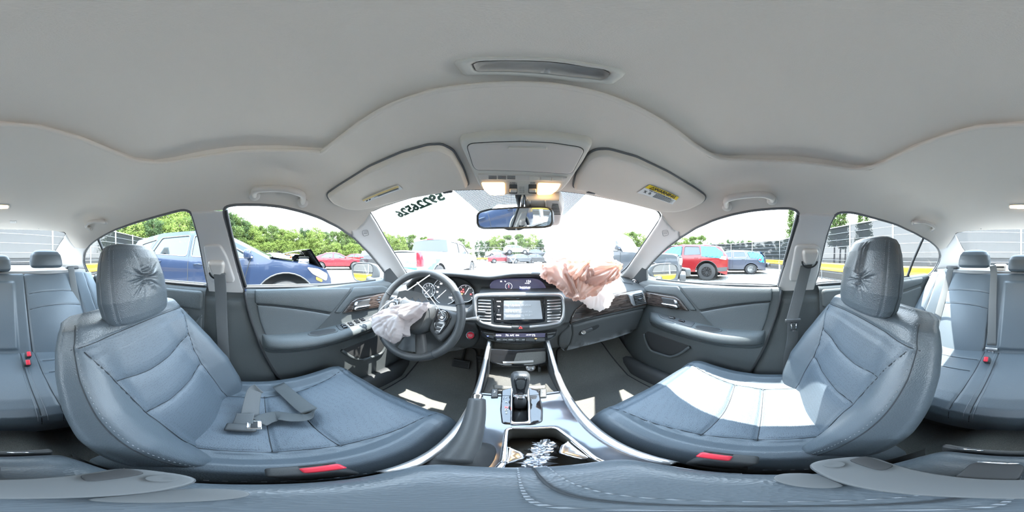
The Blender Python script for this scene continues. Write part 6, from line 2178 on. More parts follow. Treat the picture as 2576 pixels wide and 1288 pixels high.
# ---- rear dome light, clips
dl = thing('dome_light', 'small lit amber dome light on the headliner above the rear bench', 'lamp', tuple(march_off([(2568, 517)], np.array([.0]))[0]))
pad('lamp_frame', rounded([(2535, 513), (2568, 511), (2602, 513), (2601, 525), (2568, 525), (2536, 524)], 5), rm, .005, 3, 5, 'overhead_plastic', dl)
ln_ = pad('lamp_lens', rounded([(2539, 514.5), (2568, 513), (2598, 514.5), (2597, 522.5), (2568, 523), (2540, 522)], 4), rm, .004, 2.5, 4, 'amber_lamp', dl, base=.004)
pad('light_bulb', rounded([(2558, 516), (2580, 516), (2580, 521), (2558, 521)], 2), rm, .002, 2, 4, 'lamp_core', ln_, base=.0085)
cl_ = thing('headliner_clip', 'small oblong plastic clip on the headliner above the rear window', 'clip', tuple(march_off([(33, 558)], np.array([.0]))[0]))
pad('clip_plate', rounded([(24, 554.5), (42, 554.5), (42, 561), (24, 561)], 2), rm, .003, 1.5, 4, 'grab_plastic', cl_)
pad('clip_mark', rounded([(29, 556.5), (37, 556.5), (37, 559), (29, 559)], 1), rm, .001, .8, 3, 'overhead_plastic', cl_, base=.003)
for px in (97, 2468):
    c = march_off([(px, 575.5)], np.array([.0]))[0]
    o = lathe('headliner_pin', [(.006, 0), (.006, .002), (.003, .004), (0, .004)], c, shell_normal(np.array([c]))[0], 'grab_plastic', None, 14)
    tag(o, 'tiny round headliner pin over the rear window, on the %s side' % ('driver' if px < 1000 else 'passenger'), 'pin', 'headliner pins')

# ================================================================== airbags
def folds(P, seed, amp, foci):
    """gathered cloth: soft swells plus creases fanning out from gather points (x, y, count, angle0, angle1, length)"""
    r = np.random.default_rng(seed)
    out = np.zeros(len(P))
    for k in range(4):
        w = r.uniform(-1, 1, 2); w = w / np.linalg.norm(w) * r.uniform(.05, .10)
        out += .40 * np.sin(P @ w + r.uniform(0, 6.28))
    for fx, fy, n, a0, a1, ln in foci:
        for k in range(n):
            a = math.radians(a0 + (a1 - a0) * (k + r.uniform(.2, .8)) / n)
            L = ln * r.uniform(.6, 1.15); bend = r.uniform(-.5, .5)
            t = np.linspace(0, 1, 8)
            ang_ = a + bend * t
            pts = np.array([fx, fy]) + np.cumsum(np.stack([np.cos(ang_), -np.sin(ang_)], 1) * L / 8, 0)
            d = dist_poly(pts, P, closed=False)
            fade = np.clip(1.15 - np.linalg.norm(P - (fx, fy), axis=1) / ln, 0, 1)
            w = r.uniform(1.6, 4.2)
            out -= r.uniform(.5, 1.2) * np.exp(-(d / w) ** 2) * fade
            out += .35 * np.exp(-((d - 2.2 * w) / (1.2 * w)) ** 2) * fade
    return amp * out

def cloth(name, outline, p0, n, depth, seed, amp, foci, m, parent, spacing, edge, base=0., tilt=None, hem=1.0):
    o2 = dense(np.asarray(outline, float), 5)
    jr = np.random.default_rng(seed)                       # ragged, gathered hem
    k_ = np.arange(len(o2))
    wob = 1.6 * np.sin(k_ * .9 + seed) + 1.2 * np.sin(k_ * 2.3 + 2 * seed) + jr.normal(0, .4, len(o2))
    if area2(o2) < 0: o2 = o2[::-1]
    o2 = inset(o2, wob[:, None] * hem)
    V, T = tri_patch(o2, (), spacing, (edge * .25, edge * .6))
    d = dist_poly(dense(o2, spacing), V)
    q = np.sqrt(np.clip(1 - (1 - np.clip(d / edge, 0, 1)) ** 2, 0, 1))
    dep = base + depth * q + folds(V, seed, amp, foci) * np.clip(d / (edge * .35), 0.15, 1)
    if tilt is not None: dep = dep + tilt(V)
    P3 = plane_map(p0, n)(V, dep)
    nn = np.cross(P3[T[:, 1]] - P3[T[:, 0]], P3[T[:, 2]] - P3[T[:, 0]])
    flip = (nn * (CAM - P3[T].mean(1))).sum(1) < 0
    T[flip] = T[flip][:, ::-1]
    # back layer gives the bag its thickness
    B3 = plane_map(p0, n)(V, base - depth * .55 * q + (tilt(V) if tilt is not None else 0))
    N = len(P3)
    VV = np.concatenate([P3, B3]); FF = np.concatenate([T, T[:, ::-1] + N])
    return build(name, VV, FF, m, parent)

def cloth_mat(name, col, tr):
    m = mat(name, col, .8, bump=('noise', 60, .2, .004), var=.05, spec=.15)
    n, l = m.node_tree.nodes, m.node_tree.links
    b = n['Principled BSDF']
    t = n.new('ShaderNodeBsdfTranslucent'); t.inputs[0].default_value = tuple(tr) + (1,)
    ms = n.new('ShaderNodeMixShader'); ms.inputs[0].default_value = .5
    l.new(b.outputs[0], ms.inputs[1]); l.new(t.outputs[0], ms.inputs[2])
    l.new(ms.outputs[0], n['Material Output'].inputs[0])
    return m
cloth_mat('bag_pink', (.90, .75, .69), (.97, .72, .62))  # pink of sun glowing through the cloth is put into the colour
cloth_mat('bag_white', (.85, .80, .78), (.85, .75, .7))
cloth_mat('bag_grey', (.66, .62, .62), (.6, .55, .55))
da = thing('driver_airbag', 'deflated pinkish grey airbag spilling from the steering wheel hub', 'airbag', tuple(WC + np.array([-.03, -.05, -.05])))
DA = rounded([(937, 802), (944, 791), (972, 779), (1004, 766), (1030, 762), (1060, 764), (1082, 760), (1076, 780), (1064, 790), (1060, 800), (1042, 812), (1030, 824), (1034, 846), (1012, 848), (1006, 858), (992, 866), (975, 856), (955, 845), (942, 830)], 5, 3)
da0 = WC + WN * .055
cloth('bag_cloth', DA, da0, WN, .034, 5, .008, [(1076, 766, 14, 170, 260, 120), (940, 805, 6, -70, 40, 70)], 'bag_grey', da, 2.2, 18, hem=.25)
DA2 = rounded([(1010, 768), (1036, 760), (1066, 763), (1078, 760), (1070, 782), (1050, 798), (1024, 806), (1006, 800), (1003, 782)], 5, 3)
cloth('bag_fold', DA2, da0 + WN * .03, WN, .025, 12, .005, [(1078, 762, 7, 170, 250, 80)], 'bag_grey', da, 2.0, 12, hem=.25)
DA3 = rounded([(937, 802), (946, 792), (985, 788), (1015, 795), (1018, 815), (1012, 850), (992, 866), (972, 855), (950, 842), (940, 825)], 6, 3)
cloth('bag_fold', DA3, da0 + WN * .03, WN, .035, 21, .007, [(1012, 790, 8, 170, 290, 90), (992, 864, 5, 60, 150, 70)], 'bag_grey', da, 2.0, 18, hem=.25)
pa = thing('passenger_airbag', 'large white deployed airbag, tinted pink as if backlit, slumped on the dashboard top', 'airbag', (.30, .74, .96))
PA_top = rounded([(1366, 655), (1372, 630), (1364, 604), (1372, 584), (1398, 566), (1440, 552), (1490, 552), (1528, 566), (1548, 590), (1550, 612), (1540, 640), (1548, 668), (1500, 690), (1420, 690)], 12, 4)
N1 = unit((-.25, -.95, .20))
pc = at(1455, 625, y=.70)
cloth('upper_bag', PA_top, pc, N1, .10, 31, .008, [(1450, 690, 9, 20, 160, 130)], 'bag_white', pa, 3.5, 45)
PA_low = rounded([(1357, 690), (1361, 670), (1380, 655), (1420, 648), (1470, 652), (1520, 650), (1556, 660), (1562, 680), (1552, 705), (1530, 712), (1512, 728), (1505, 742), (1478, 748), (1455, 757), (1440, 756), (1418, 740), (1402, 722), (1378, 710), (1365, 702)], 8, 4)
pc2 = at(1455, 700, y=.62)
N2 = unit((-.20, -.93, .30))
cloth('lower_bag', PA_low, pc2, N2, .055, 42, .010, [(1445, 756, 18, 20, 160, 110), (1362, 675, 7, -60, 30, 80), (1560, 672, 8, 140, 240, 90)], 'bag_pink', pa, 2.4, 18)
for k, (pts, sd) in enumerate((([(1360, 672), (1400, 656), (1440, 690), (1462, 735), (1450, 755), (1425, 742), (1400, 718), (1372, 700)], 51), ([(1470, 660), (1540, 656), (1561, 672), (1548, 704), (1500, 722), (1470, 716), (1452, 690)], 52), ([(1420, 652), (1480, 655), (1500, 690), (1470, 710), (1430, 700)], 53))):
    cloth('bag_fold', rounded(pts, 10, 3), pc2 + N2 * (.035 + .01 * k), N2, .030, sd, .010, [([(1450, 752), (1556, 668), (1480, 656)][k][0], [(1450, 752), (1556, 668), (1480, 656)][k][1], 15, [50, 150, 190][k], [170, 270, 350][k], 105)], 'bag_pink', pa, 2.2, 12)
PF = rounded([(1455, 752), (1500, 735), (1530, 722), (1545, 745), (1540, 760), (1530, 775), (1510, 783), (1485, 777), (1470, 766)], 6, 3)
cloth('bag_flap', PF, at(1500, 752, y=.635), unit((0, -.8, .55)), .005, 61, .002, [(1500, 735, 5, 230, 310, 50)], 'bag_white', pa, 2.6, 10)
# ================================================================== outside: cars
def paint(name, col, metal=.2): return mat(name, col, .28, metal=metal, coat=.7, var=.04)
paint('paint_blue', (.011, .024, .060)); paint('paint_white', (.33, .345, .36), 0); paint('paint_red', (.19, .006, .016)); paint('paint_red_bright', (.21, .008, .011))
paint('paint_black', (.025, .028, .032)); paint('paint_charcoal', (.06, .068, .08)); paint('paint_navy', (.05, .06, .09)); paint('paint_orange', (.5, .09, .02)); paint('paint_silver', (.35, .36, .38), .5)
mat('car_glass', (.05, .062, .07), .06, spec=.5, coat=.3)
mat('car_glass_clear', (.22, .27, .31), .05, spec=.6, coat=.3)
mat('tyre', (.035, .035, .036), .85, bump=('noise', 80, .3, .01))
mat('rim_silver', (.40, .41, .42), .3, metal=.6)
mat('rim_black', (.03, .03, .032), .4)
mat('cladding', (.075, .078, .08), .6)
mat('cladding_dark', (.06, .062, .065), .7)
mat('lamp_red', (.40, .012, .03), .2, coat=.8)
mat('lamp_clear', (.75, .76, .76), .15, coat=.8)
mat('lamp_orange', (.9, .35, .03), .3)
mat('film_blue', (.018, .19, .42), .25, bump=('noise', 9, .5, .05), spec=.7)
mat('decal_cyan', (.06, .38, .52), .4)
mat('plate_white', (.75, .76, .78), .5)

def wheel(par, x, y, r, w, rim, sgn, spokes=5):
    th = par
    t = lathe('wheel', [(r * .62, -w * .5), (r * .90, -w * .5), (r * .985, -w * .40), (r, -w * .2), (r, w * .2), (r * .985, w * .40), (r * .90, w * .5), (r * .62, w * .5), (r * .62, w * .30)], (x, y, r), (sgn, 0, 0), 'tyre', par, 32, False)
    lathe('rim', [(r * .64, w * .30), (r * .64, w * .42), (r * .58, w * .44), (r * .54, w * .22), (r * .15, w * .20), (r * .13, w * .34), (0, w * .36)], (x, y, r), (sgn, 0, 0), rim, t, 28, False)
    for k in range(spokes):
        a = 2 * pi * k / spokes + .3
        d = np.array([0, math.cos(a), math.sin(a)])
        tube('spoke', [np.array([x + sgn * w * .32, y, r]) + d * r * .10, np.array([x + sgn * w * .36, y, r]) + d * r * .57], r * .065, rim, t, 6, world=False, flat=r * .03, up=(1, 0, 0))
    return t

def car(name, label, loc, rotz, prof, L, Wd, belt, roof_z_, wins, axles, wr, body, rim='rim_silver', tumble=.22, arch=None, group=None, lamps=True, seams=(), handles=(), mirrors=None, z0=0., holesmode=True, spokes=5, glass_m='car_glass', cat='car', bottom=.24, plan=.16):
    """car built in its own frame: +y is the nose"""
    t = thing(name, label, cat, (loc[0], loc[1], z0), rotz, group)
    y_f = max(p[0] for p in prof); y_r = min(p[0] for p in prof); ym = (y_f + y_r) / 2; hl = (y_f - y_r) / 2
    def hw(y, z):
        y = np.asarray(y, float); z = np.asarray(z, float)
        e = np.clip(np.abs((y - ym) / hl), 0, 1)
        p = 1 - plan * e ** 7 - .03 * e ** 2
        b = 1 - .05 * np.clip((.62 - z) / .4, 0, 1) ** 2
        a = 1 - tumble * np.clip((z - belt) / (roof_z_ - belt), 0, 1.05) - .02 * np.clip((z - belt + .15) / .15, 0, 1)
        return Wd / 2 * p * b * a
    top = [(y, z) for y, z, _ in prof]
    # bottom edge from the rear to the front with arches
    low = []
    for a in sorted(axles):
        R = arch or wr * 1.22
        th = np.linspace(pi, 0, 15)
        low += [(a + R * math.cos(q) * -1 * -1, max(bottom, wr + R * math.sin(q))) for q in th]
    side = top + [(y_r + .03, bottom)] + low + [(y_f - .03, bottom)]
    side = [(y, z) for y, z in side]
    for s in (-1, 1):
        mp = lambda P, d, s=s: np.stack([s * (hw(P[:, 0], P[:, 1]) + np.asarray(d)), P[:, 0], P[:, 1]], 1)
        V, T = tri_patch(np.array(side), [rounded(w_, .05, 3) for w_ in wins], .10, ())
        P3 = mp(V, np.zeros(len(V)))
        n = np.cross(P3[T[:, 1]] - P3[T[:, 0]], P3[T[:, 2]] - P3[T[:, 0]])
        fl = n[:, 0] * s < 0
        T = T.copy(); T[fl] = T[fl][:, ::-1]
        bs = build('body_side', P3, T, body, t, True, False)
        for w_ in wins:
            ww = rounded(w_, .05, 3)
            o = pad_local('side_window', ww, lambda P, d, s=s: mp(P, np.asarray(d) - .015), .002, .01, .15, glass_m, t)
            tube('window_trim', mp(dense(ww, .12), np.full(len(dense(ww, .12)), .002)), .010, 'rim_silver' if body in ('paint_blue', 'paint_navy') else 'cladding_dark', t, 5, True, False)
        for ys, zs_ in seams:
            q = dense([ys, zs_], .15, False)
            tube('door_seam', mp(q, np.full(len(q), .001)), .006, 'black_matte', bs, 4, False, False)
        for (hy_, hz_) in handles:
            q = mp(np.array([(hy_ - .09, hz_), (hy_, hz_ + .01), (hy_ + .09, hz_)]), np.array([.01, .03, .01]))
            tube('door_handle', q, .013, body, t, 6, False, False)
        for a in axles:
            R = arch or wr * 1.22
            th = np.linspace(.12, pi - .12, 16)
            q = np.array([(a + R * math.cos(k), wr + R * math.sin(k)) for k in th])
            tube('arch_trim', mp(q, np.full(len(q), .004)), .035 if arch else .015, 'cladding' if arch else body, t, 6, False, False, flat=.012, up=(1, 0, 0))
            # dark wheel well
            build('wheel_well', [(s * (Wd / 2 - .34), a + R * math.cos(k), wr + R * math.sin(k)) for k in np.linspace(0, 2 * pi, 24, endpoint=False)], [tuple(range(24)) if s > 0 else tuple(range(24))[::-1]], 'black_matte', t, False, False)
            wheel(t, s * (Wd / 2 - .115), a, wr, .22, rim, s, spokes)
        if mirrors:
            my, mz = mirrors
            b0 = float(hw(my, mz))
            bm = bmesh.new(); box_bm(bm, (s * (b0 + .13), my, mz + .06), (.20, .10, .14), .03, 2)
            from_bm('side_mirror', bm, body, t, True, False)
    # skin across the car
    seg = {}
    nt_ = 9
    for (a, b) in zip(prof[:-1], prof[1:]):
        k = max(1, int(np.hypot(b[0] - a[0], b[1] - a[1]) / .18))
        rows = []
        for i in range(k + 1):
            y = a[0] + (b[0] - a[0]) * i / k; z = a[1] + (b[1] - a[1]) * i / k
            w_ = float(hw(y, z)); tt = np.linspace(-1, 1, nt_)
            cr = (1 - tt ** 2)
            ny, nz = (b[1] - a[1]), -(b[0] - a[0])
            ln = math.hypot(ny, nz); ny, nz = -ny / ln, -nz / ln
            rows.append((y, z, w_, tt, cr, ny, nz))
        seg.setdefault(b[2], []).append(rows)
    c0 = np.array([ym, .7])
    for nm, runs in seg.items():
        for rows in runs:
            rings = []
            for y, z, w_, tt, cr, ny, nz in rows:
                d = .035 if nm in ('roof', 'hood', 'trunk', 'bed') else .05
                sg = 1 if (np.array([y, z]) - c0) @ np.array([ny, nz]) > 0 else -1
                rings.append(np.stack([w_ * tt, y + sg * ny * cr * d * (0 if nm == 'bed' else 1), z + sg * nz * cr * d * (0 if nm == 'bed' else 1)], 1))
            mm = {'windshield': glass_m, 'rear_window': glass_m, 'grille': 'cladding_dark', 'bed': 'cladding_dark'}.get(nm, body)
            loft_obj(nm, rings, mm, t, closed=False, cap=False, world=False)
    build('underside', [(-Wd * .42, y_r + .1, bottom), (Wd * .42, y_r + .1, bottom), (Wd * .42, y_f - .1, bottom), (-Wd * .42, y_f - .1, bottom)], [(0, 1, 2, 3)], 'black_matte', t, False, False)
    t['_hw'] = 0
    del t['_hw']
    return t, hw

def pad_local(name, outline, mp, h, r, spacing, m, parent, base=0.):
    o2 = np.asarray(outline, float)
    V, T = tri_patch(o2, (), spacing, ())
    P3 = mp(V, np.full(len(V), base + h))
    P4 = mp(V, np.full(len(V), base + h + .01))
    n = np.cross(P3[T[:, 1]] - P3[T[:, 0]], P3[T[:, 2]] - P3[T[:, 0]])
    fl = ((P4 - P3)[T].mean(1) * n).sum(1) < 0
    T[fl] = T[fl][:, ::-1]
    return build(name, P3, T, m, parent, True, False)

def lbox(name, c, s, m, t, bevel=.02, rot=None):
    bm = bmesh.new(); box_bm(bm, c, s, bevel, 2, rot)
    return sharp(from_bm(name, bm, m, t, True, False), 50)

SUV = [(2.08, .28, 'bumper'), (2.18, .52, 'bumper'), (2.15, .74, 'grille'), (2.06, .90, 'bumper'), (1.72, 1.00, 'hood'), (1.12, 1.07, 'hood'), (.22, 1.52, 'windshield'), (-.25, 1.62, 'roof'), (-1.1, 1.64, 'roof'), (-1.95, 1.53, 'roof'), (-2.28, 1.12, 'rear_window'), (-2.33, .85, 'tailgate'), (-2.30, .30, 'bumper')]
SUV_WIN = [[(.86, 1.10), (.22, 1.44), (-.28, 1.53), (-.28, 1.12)], [(-.38, 1.13), (-.38, 1.535), (-1.10, 1.53), (-1.32, 1.18)], [(-1.42, 1.20), (-1.22, 1.51), (-1.68, 1.43), (-2.0, 1.28)]]
# ---- blue SUV parked alongside
b, hwb = car('blue_suv', 'dark blue sport utility vehicle with buckled bonnet parked beside the driver side', (-3.62, -.80), math.radians(-7), SUV, 4.65, 1.87, 1.08, 1.62, SUV_WIN, (-1.38, 1.36), .365, 'paint_blue', arch=.50, seams=[((-.33, .45), (-.33, 1.54)), ((.62, .42), (.80, 1.08)), ((-1.15, .72), (-1.27, 1.16))], handles=[(-.12, .98), (-1.08, 1.02)], mirrors=(.78, 1.10), spokes=7)
for s in (-1, 1):
    lm = lambda P, d, s=s: np.stack([s * (hwb(P[:, 0], P[:, 1]) + np.asarray(d)), P[:, 0], P[:, 1]], 1)
    pad_local('headlight', rounded([(2.06, .70), (2.08, .82), (1.90, .92), (1.70, .95), (1.80, .84)], .04, 3), lm, .008, .02, .08, 'lamp_clear', b)
    pad_local('side_marker', rounded([(1.86, .79), (1.98, .73), (1.97, .69), (1.86, .74)], .02, 3), lm, .012, .02, .08, 'lamp_orange', b)
    pad_local('taillight', rounded([(-2.24, .95), (-2.26, 1.15), (-1.98, 1.18), (-2.0, 1.0)], .04, 3), lm, .008, .02, .08, 'lamp_red', b)
# torn-up bonnet sheet standing off the engine bay
hood = [[(x, y, z + .02 * (1 - (x / .7) ** 2)) for x in np.linspace(-.72, .72, 9)] for y, z in ((1.02, 1.09), (1.35, 1.17), (1.62, 1.23), (1.80, 1.25))]
loft_obj('buckled_hood', hood, 'paint_blue', b, closed=False, cap=False, world=False)
hood2 = [[(x, y + .03 * math.sin(x * 9), z) for x in np.linspace(-.72, .72, 9)] for y, z in ((1.80, 1.25), (1.90, 1.10), (2.02, .92))]
loft_obj('buckled_hood', hood2, 'paint_black', b, closed=False, cap=False, world=False)
hood3 = [[(x, y, z - .012) for x in np.linspace(-.70, .70, 9)] for y, z in ((1.06, 1.09), (1.36, 1.16), (1.62, 1.215), (1.79, 1.235), (1.88, 1.10), (2.0, .93))]
loft_obj('hood_liner', hood3, 'black_matte', b, closed=False, cap=False, world=False)
for k in range(5):
    lbox('engine_part', (.55 - .28 * k, 1.70 + .05 * (k % 2), 1.02 + .03 * (k % 3)), (.16, .22, .16), ('dark_chrome', 'lamp_clear', 'cladding_dark')[k % 3], b, .03)

# ---- white pickup ahead
PK = [(2.85, .40, 'bumper'), (2.92, .70, 'bumper'), (2.88, 1.02, 'grille'), (2.75, 1.12, 'bumper'), (1.55, 1.20, 'hood'), (.80, 1.72, 'windshield'), (.45, 1.86, 'roof'), (-.75, 1.87, 'roof'), (-.98, 1.80, 'roof'), (-1.08, 1.30, 'rear_window'), (-1.12, 1.28, 'bed'), (-2.84, 1.28, 'bed'), (-2.90, 1.24, 'tailgate'), (-2.92, .72, 'tailgate'), (-2.98, .66, 'bumper'), (-2.96, .45, 'bumper')]
PKW = [[(1.30, 1.24), (.78, 1.66), (.20, 1.72), (.20, 1.24)], [(.06, 1.26), (.06, 1.73), (-.60, 1.73), (-.80, 1.66), (-.86, 1.28)]]
p, hwp = car('white_pickup', 'white pickup truck with red tail lamps and cyan stripe seen from behind', (-3.45, 7.15), math.radians(-4), PK, 5.85, 2.0, 1.22, 1.86, PKW, (-1.80, 1.80), .40, 'paint_white', tumble=.16, plan=.05, seams=[((.13, .6), (.13, 1.75)), ((-.92, .6), (-.92, 1.30))], handles=[(.35, 1.10)], mirrors=(1.1, 1.30), bottom=.48)
for s in (-1, 1):
    lbox('tail_lamp', (s * .90, -2.86, 1.03), (.20, .18, .46), 'lamp_red', p, .03)
    lm = lambda P, d, s=s: np.stack([s * (hwp(P[:, 0], P[:, 1]) + np.asarray(d)), P[:, 0], P[:, 1]], 1)
    pad_local('cyan_stripe', [(-2.70, .62), (-2.05, 1.02), (-1.70, 1.02), (-2.30, .60)], lm, .004, .02, .1, 'decal_cyan', p)
lbox('rear_bumper', (0, -3.02, .58), (1.9, .14, .18), 'satin_silver', p, .03)
build('tailgate_stripe', [(-.85, -2.968, .66), (.85, -2.968, .66), (.85, -2.968, .76), (-.85, -2.968, .76)], [(0, 1, 2, 3)], 'decal_cyan', p, False, False)
text('phone_number', '39-2264', .15, (.62, -2.975, .92), (1, 0, 0), (0, 0, 1), 'grey_print', p, world=False)
text('web_address', 'ing.com', .10, (.60, -2.975, 1.10), (1, 0, 0), (0, 0, 1), 'grey_print', p, world=False)
lbox('roof_lamp', (0, -.92, 1.875), (.34, .05, .05), 'lamp_red', p, .01)
build('window_divider', [(-.30, -1.062, 1.36), (-.28, -1.062, 1.36), (-.28, -1.000, 1.77), (-.30, -1.000, 1.77)], [(0, 1, 2, 3)], 'paint_white', p, False, False)

# ---- sedans and others
SED = [(2.25, .25, 'bumper'), (2.33, .50, 'grille'), (2.25, .68, 'bumper'), (1.9, .80, 'hood'), (.95, .95, 'hood'), (.15, 1.35, 'windshield'), (-.25, 1.43, 'roof'), (-.95, 1.40, 'roof'), (-1.65, 1.08, 'rear_window'), (-2.20, 1.02, 'trunk'), (-2.30, .85, 'trunk'), (-2.28, .28, 'bumper')]
SEDW = [[(.72, .97), (.12, 1.29), (-.30, 1.345), (-.30, .98)], [(-.40, .98), (-.40, 1.345), (-.92, 1.32), (-1.36, 1.09), (-1.32, 1.0)]]
def sedan(name, label, loc, rz, body, **k):
    return car(name, label, loc, math.radians(rz), SED, 4.6, 1.78, .97, 1.43, SEDW, (-1.35, 1.36), .32, body, seams=[((-.35, .35), (-.35, 1.34)), ((.60, .35), (.68, .97)), ((-1.15, .60), (-1.32, 1.0))], handles=[(-.15, .86), (-1.08, .88)], mirrors=(.62, .98), **k)
r1, hr = sedan('red_sedan', 'red four door sedan with silver wheels parked in the open lot', (-12.2, 6.5), -27, 'paint_red', spokes=7)
for s in (-1, 1):
    lm = lambda P, d, s=s: np.stack([s * (hr(P[:, 0], P[:, 1]) + np.asarray(d)), P[:, 0], P[:, 1]], 1)
    pad_local('crushed_fender', rounded([(1.9, .55), (2.28, .50), (2.30, .66), (1.95, .82), (1.7, .80)], .05, 2), lm, .01, .02, .1, 'paint_black', r1)
sedan('red_sedan', 'red sedan parked behind the silver-wheeled red sedan, near the dark utility vehicle', (-17.5, 12.6), -62, 'paint_red_bright')
d1, hd = car('dark_suv', 'black utility vehicle with red tail lamps and licence plate seen from behind', (-13.2, 10.9), math.radians(48), SUV, 4.65, 1.87, 1.08, 1.62, SUV_WIN, (-1.38, 1.36), .36, 'paint_black')
for s in (-1, 1):
    lbox('tail_lamp', (s * .70, -2.29, 1.03), (.42, .10, .16), 'lamp_red', d1, .03)
lbox('license_plate', (0, -2.35, .80), (.36, .03, .18), 'plate_white', d1, .01)
sedan('orange_car', 'orange car half hidden behind the buckled blue bonnet', (-21.5, 4.9), -70, 'paint_orange')
sedan('white_sedan', 'white sedan behind the blue vehicle windshield', (-15.5, 1.8), -60, 'paint_white')
sedan('navy_sedan', 'navy sedan parked behind the red sedan roof', (-20.5, 9.6), -35, 'paint_navy')

# ---- jeep-like off-roader ahead on the right
JP = [(2.0, .55, 'bumper'), (2.04, .75, 'grille'), (1.98, 1.12, 'grille'), (1.90, 1.16, 'hood'), (.62, 1.24, 'hood'), (.30, 1.74, 'windshield'), (.20, 1.82, 'roof'), (-1.85, 1.80, 'roof'), (-1.95, 1.72, 'roof'), (-2.0, 1.20, 'rear_window'), (-2.02, .60, 'tailgate')]
JPW = [[(.50, 1.26), (.22, 1.70), (-.45, 1.72), (-.45, 1.26)], [(-.57, 1.26), (-.57, 1.72), (-1.25, 1.72), (-1.25, 1.26)], [(-1.37, 1.27), (-1.37, 1.72), (-1.85, 1.70), (-1.90, 1.28)]]
j, hj = car('off_roader', 'dark grey boxy off road vehicle with slotted grille and crushed bumper', (3.02, 4.25), math.radians(-150), JP, 4.1, 1.75, 1.22, 1.82, JPW, (-1.25, 1.25), .42, 'paint_charcoal', tumble=.06, plan=.04, rim='rim_black', seams=[((-.51, .6), (-.51, 1.75)), ((.55, .6), (.55, 1.22))], handles=[(-.30, 1.12), (-1.1, 1.12)], mirrors=(.52, 1.30), bottom=.52, glass_m='car_glass_clear', spokes=8)
for k in range(7):
    lbox('grille_slot', ((k - 3) * .105, 2.055, .95), (.055, .04, .30), 'paint_white', j, .02)
for k in range(8):
    lbox('grille_bar', ((k - 3.5) * .105, 2.06, .95), (.035, .05, .34), 'cladding_dark', j, .015)
for s in (-1, 1):
    lathe('headlight', [(.095, -.02), (.095, .03), (.07, .05), (0, .055)], (s * .52, 2.05, .98), (0, 1, 0), 'lamp_clear', j, 20, False)
    fl_ = [[(s * .70, 1.25 + .62 * math.cos(a), .42 + .60 * math.sin(a)), (s * 1.0, 1.25 + .62 * math.cos(a), .40 + .60 * math.sin(a))] for a in np.linspace(.15, pi - .15, 12)]
    V, F = loft(fl_, False, False)
    build('fender_flare', V, F, 'cladding_dark', j, True, False)
lbox('crushed_bumper', (-.55, 2.14, .62), (.62, .22, .26), 'cladding', j, .06, Matrix.Rotation(.5, 3, 'Z'))
lbox('crushed_bumper', (.45, 2.12, .60), (.8, .16, .20), 'cladding_dark', j, .05)

# ---- red SUV with blue film
RS = [(2.25, .34, 'bumper'), (2.33, .60, 'grille'), (2.26, .90, 'bumper'), (2.0, 1.02, 'hood'), (1.15, 1.12, 'hood'), (.40, 1.58, 'windshield'), (-.1, 1.69, 'roof'), (-1.3, 1.66, 'roof'), (-1.95, 1.56, 'roof'), (-2.22, 1.20, 'rear_window'), (-2.32, .95, 'tailgate'), (-2.30, .42, 'bumper')]
RSW = [[(.86, 1.16), (.36, 1.50), (-.18, 1.585), (-.18, 1.17)], [(-.28, 1.17), (-.28, 1.59), (-.98, 1.57), (-1.08, 1.20)], [(-1.20, 1.21), (-1.10, 1.56), (-1.75, 1.48), (-2.02, 1.28)]]
rs, hrs = car('red_suv', 'red utility vehicle with blue film over its rear windows and black wheels', (7.45, 4.35), math.radians(14), RS, 4.65, 1.95, 1.12, 1.68, RSW, (-1.36, 1.36), .40, 'paint_red_bright', arch=.52, rim='rim_black', seams=[((-.23, .5), (-.23, 1.60)), ((.62, .5), (.80, 1.12)), ((-1.02, .80), (-1.14, 1.20))], handles=[(-.05, 1.02), (-.88, 1.04)], mirrors=(.80, 1.16), spokes=10)
for s in (-1, 1):
    lm = lambda P, d, s=s: np.stack([s * (hrs(P[:, 0], P[:, 1]) + np.asarray(d)), P[:, 0], P[:, 1]], 1)
    pad_local('blue_film', [(-1.12, 1.12), (-1.06, 1.60), (-1.75, 1.56), (-2.10, 1.30), (-2.12, 1.02), (-1.6, 1.06)], lambda P, d, lm=lm: lm(P, np.asarray(d) + .012 * np.sin(P[:, 0] * 31 + P[:, 1] * 17)), .022, .02, .05, 'film_blue', rs)
    pad_local('blue_film', [(.92, 1.12), (.40, 1.56), (-.14, 1.62), (-.14, 1.12)], lambda P, d, lm=lm: lm(P, np.asarray(d) + .012 * np.sin(P[:, 0] * 29 + P[:, 1] * 19)), .022, .02, .05, 'film_blue', rs)
    pad_local('tail_lamp', rounded([(-2.26, .95), (-2.25, 1.12), (-1.92, 1.12), (-1.95, 1.0)], .04, 3), lm, .02, .02, .08, 'lamp_clear', rs)
    pad_local('lower_cladding', [(-2.28, .44), (-2.30, .62), (-1.82, .60), (-1.86, .42)], lm, .015, .02, .08, 'cladding_dark', rs)

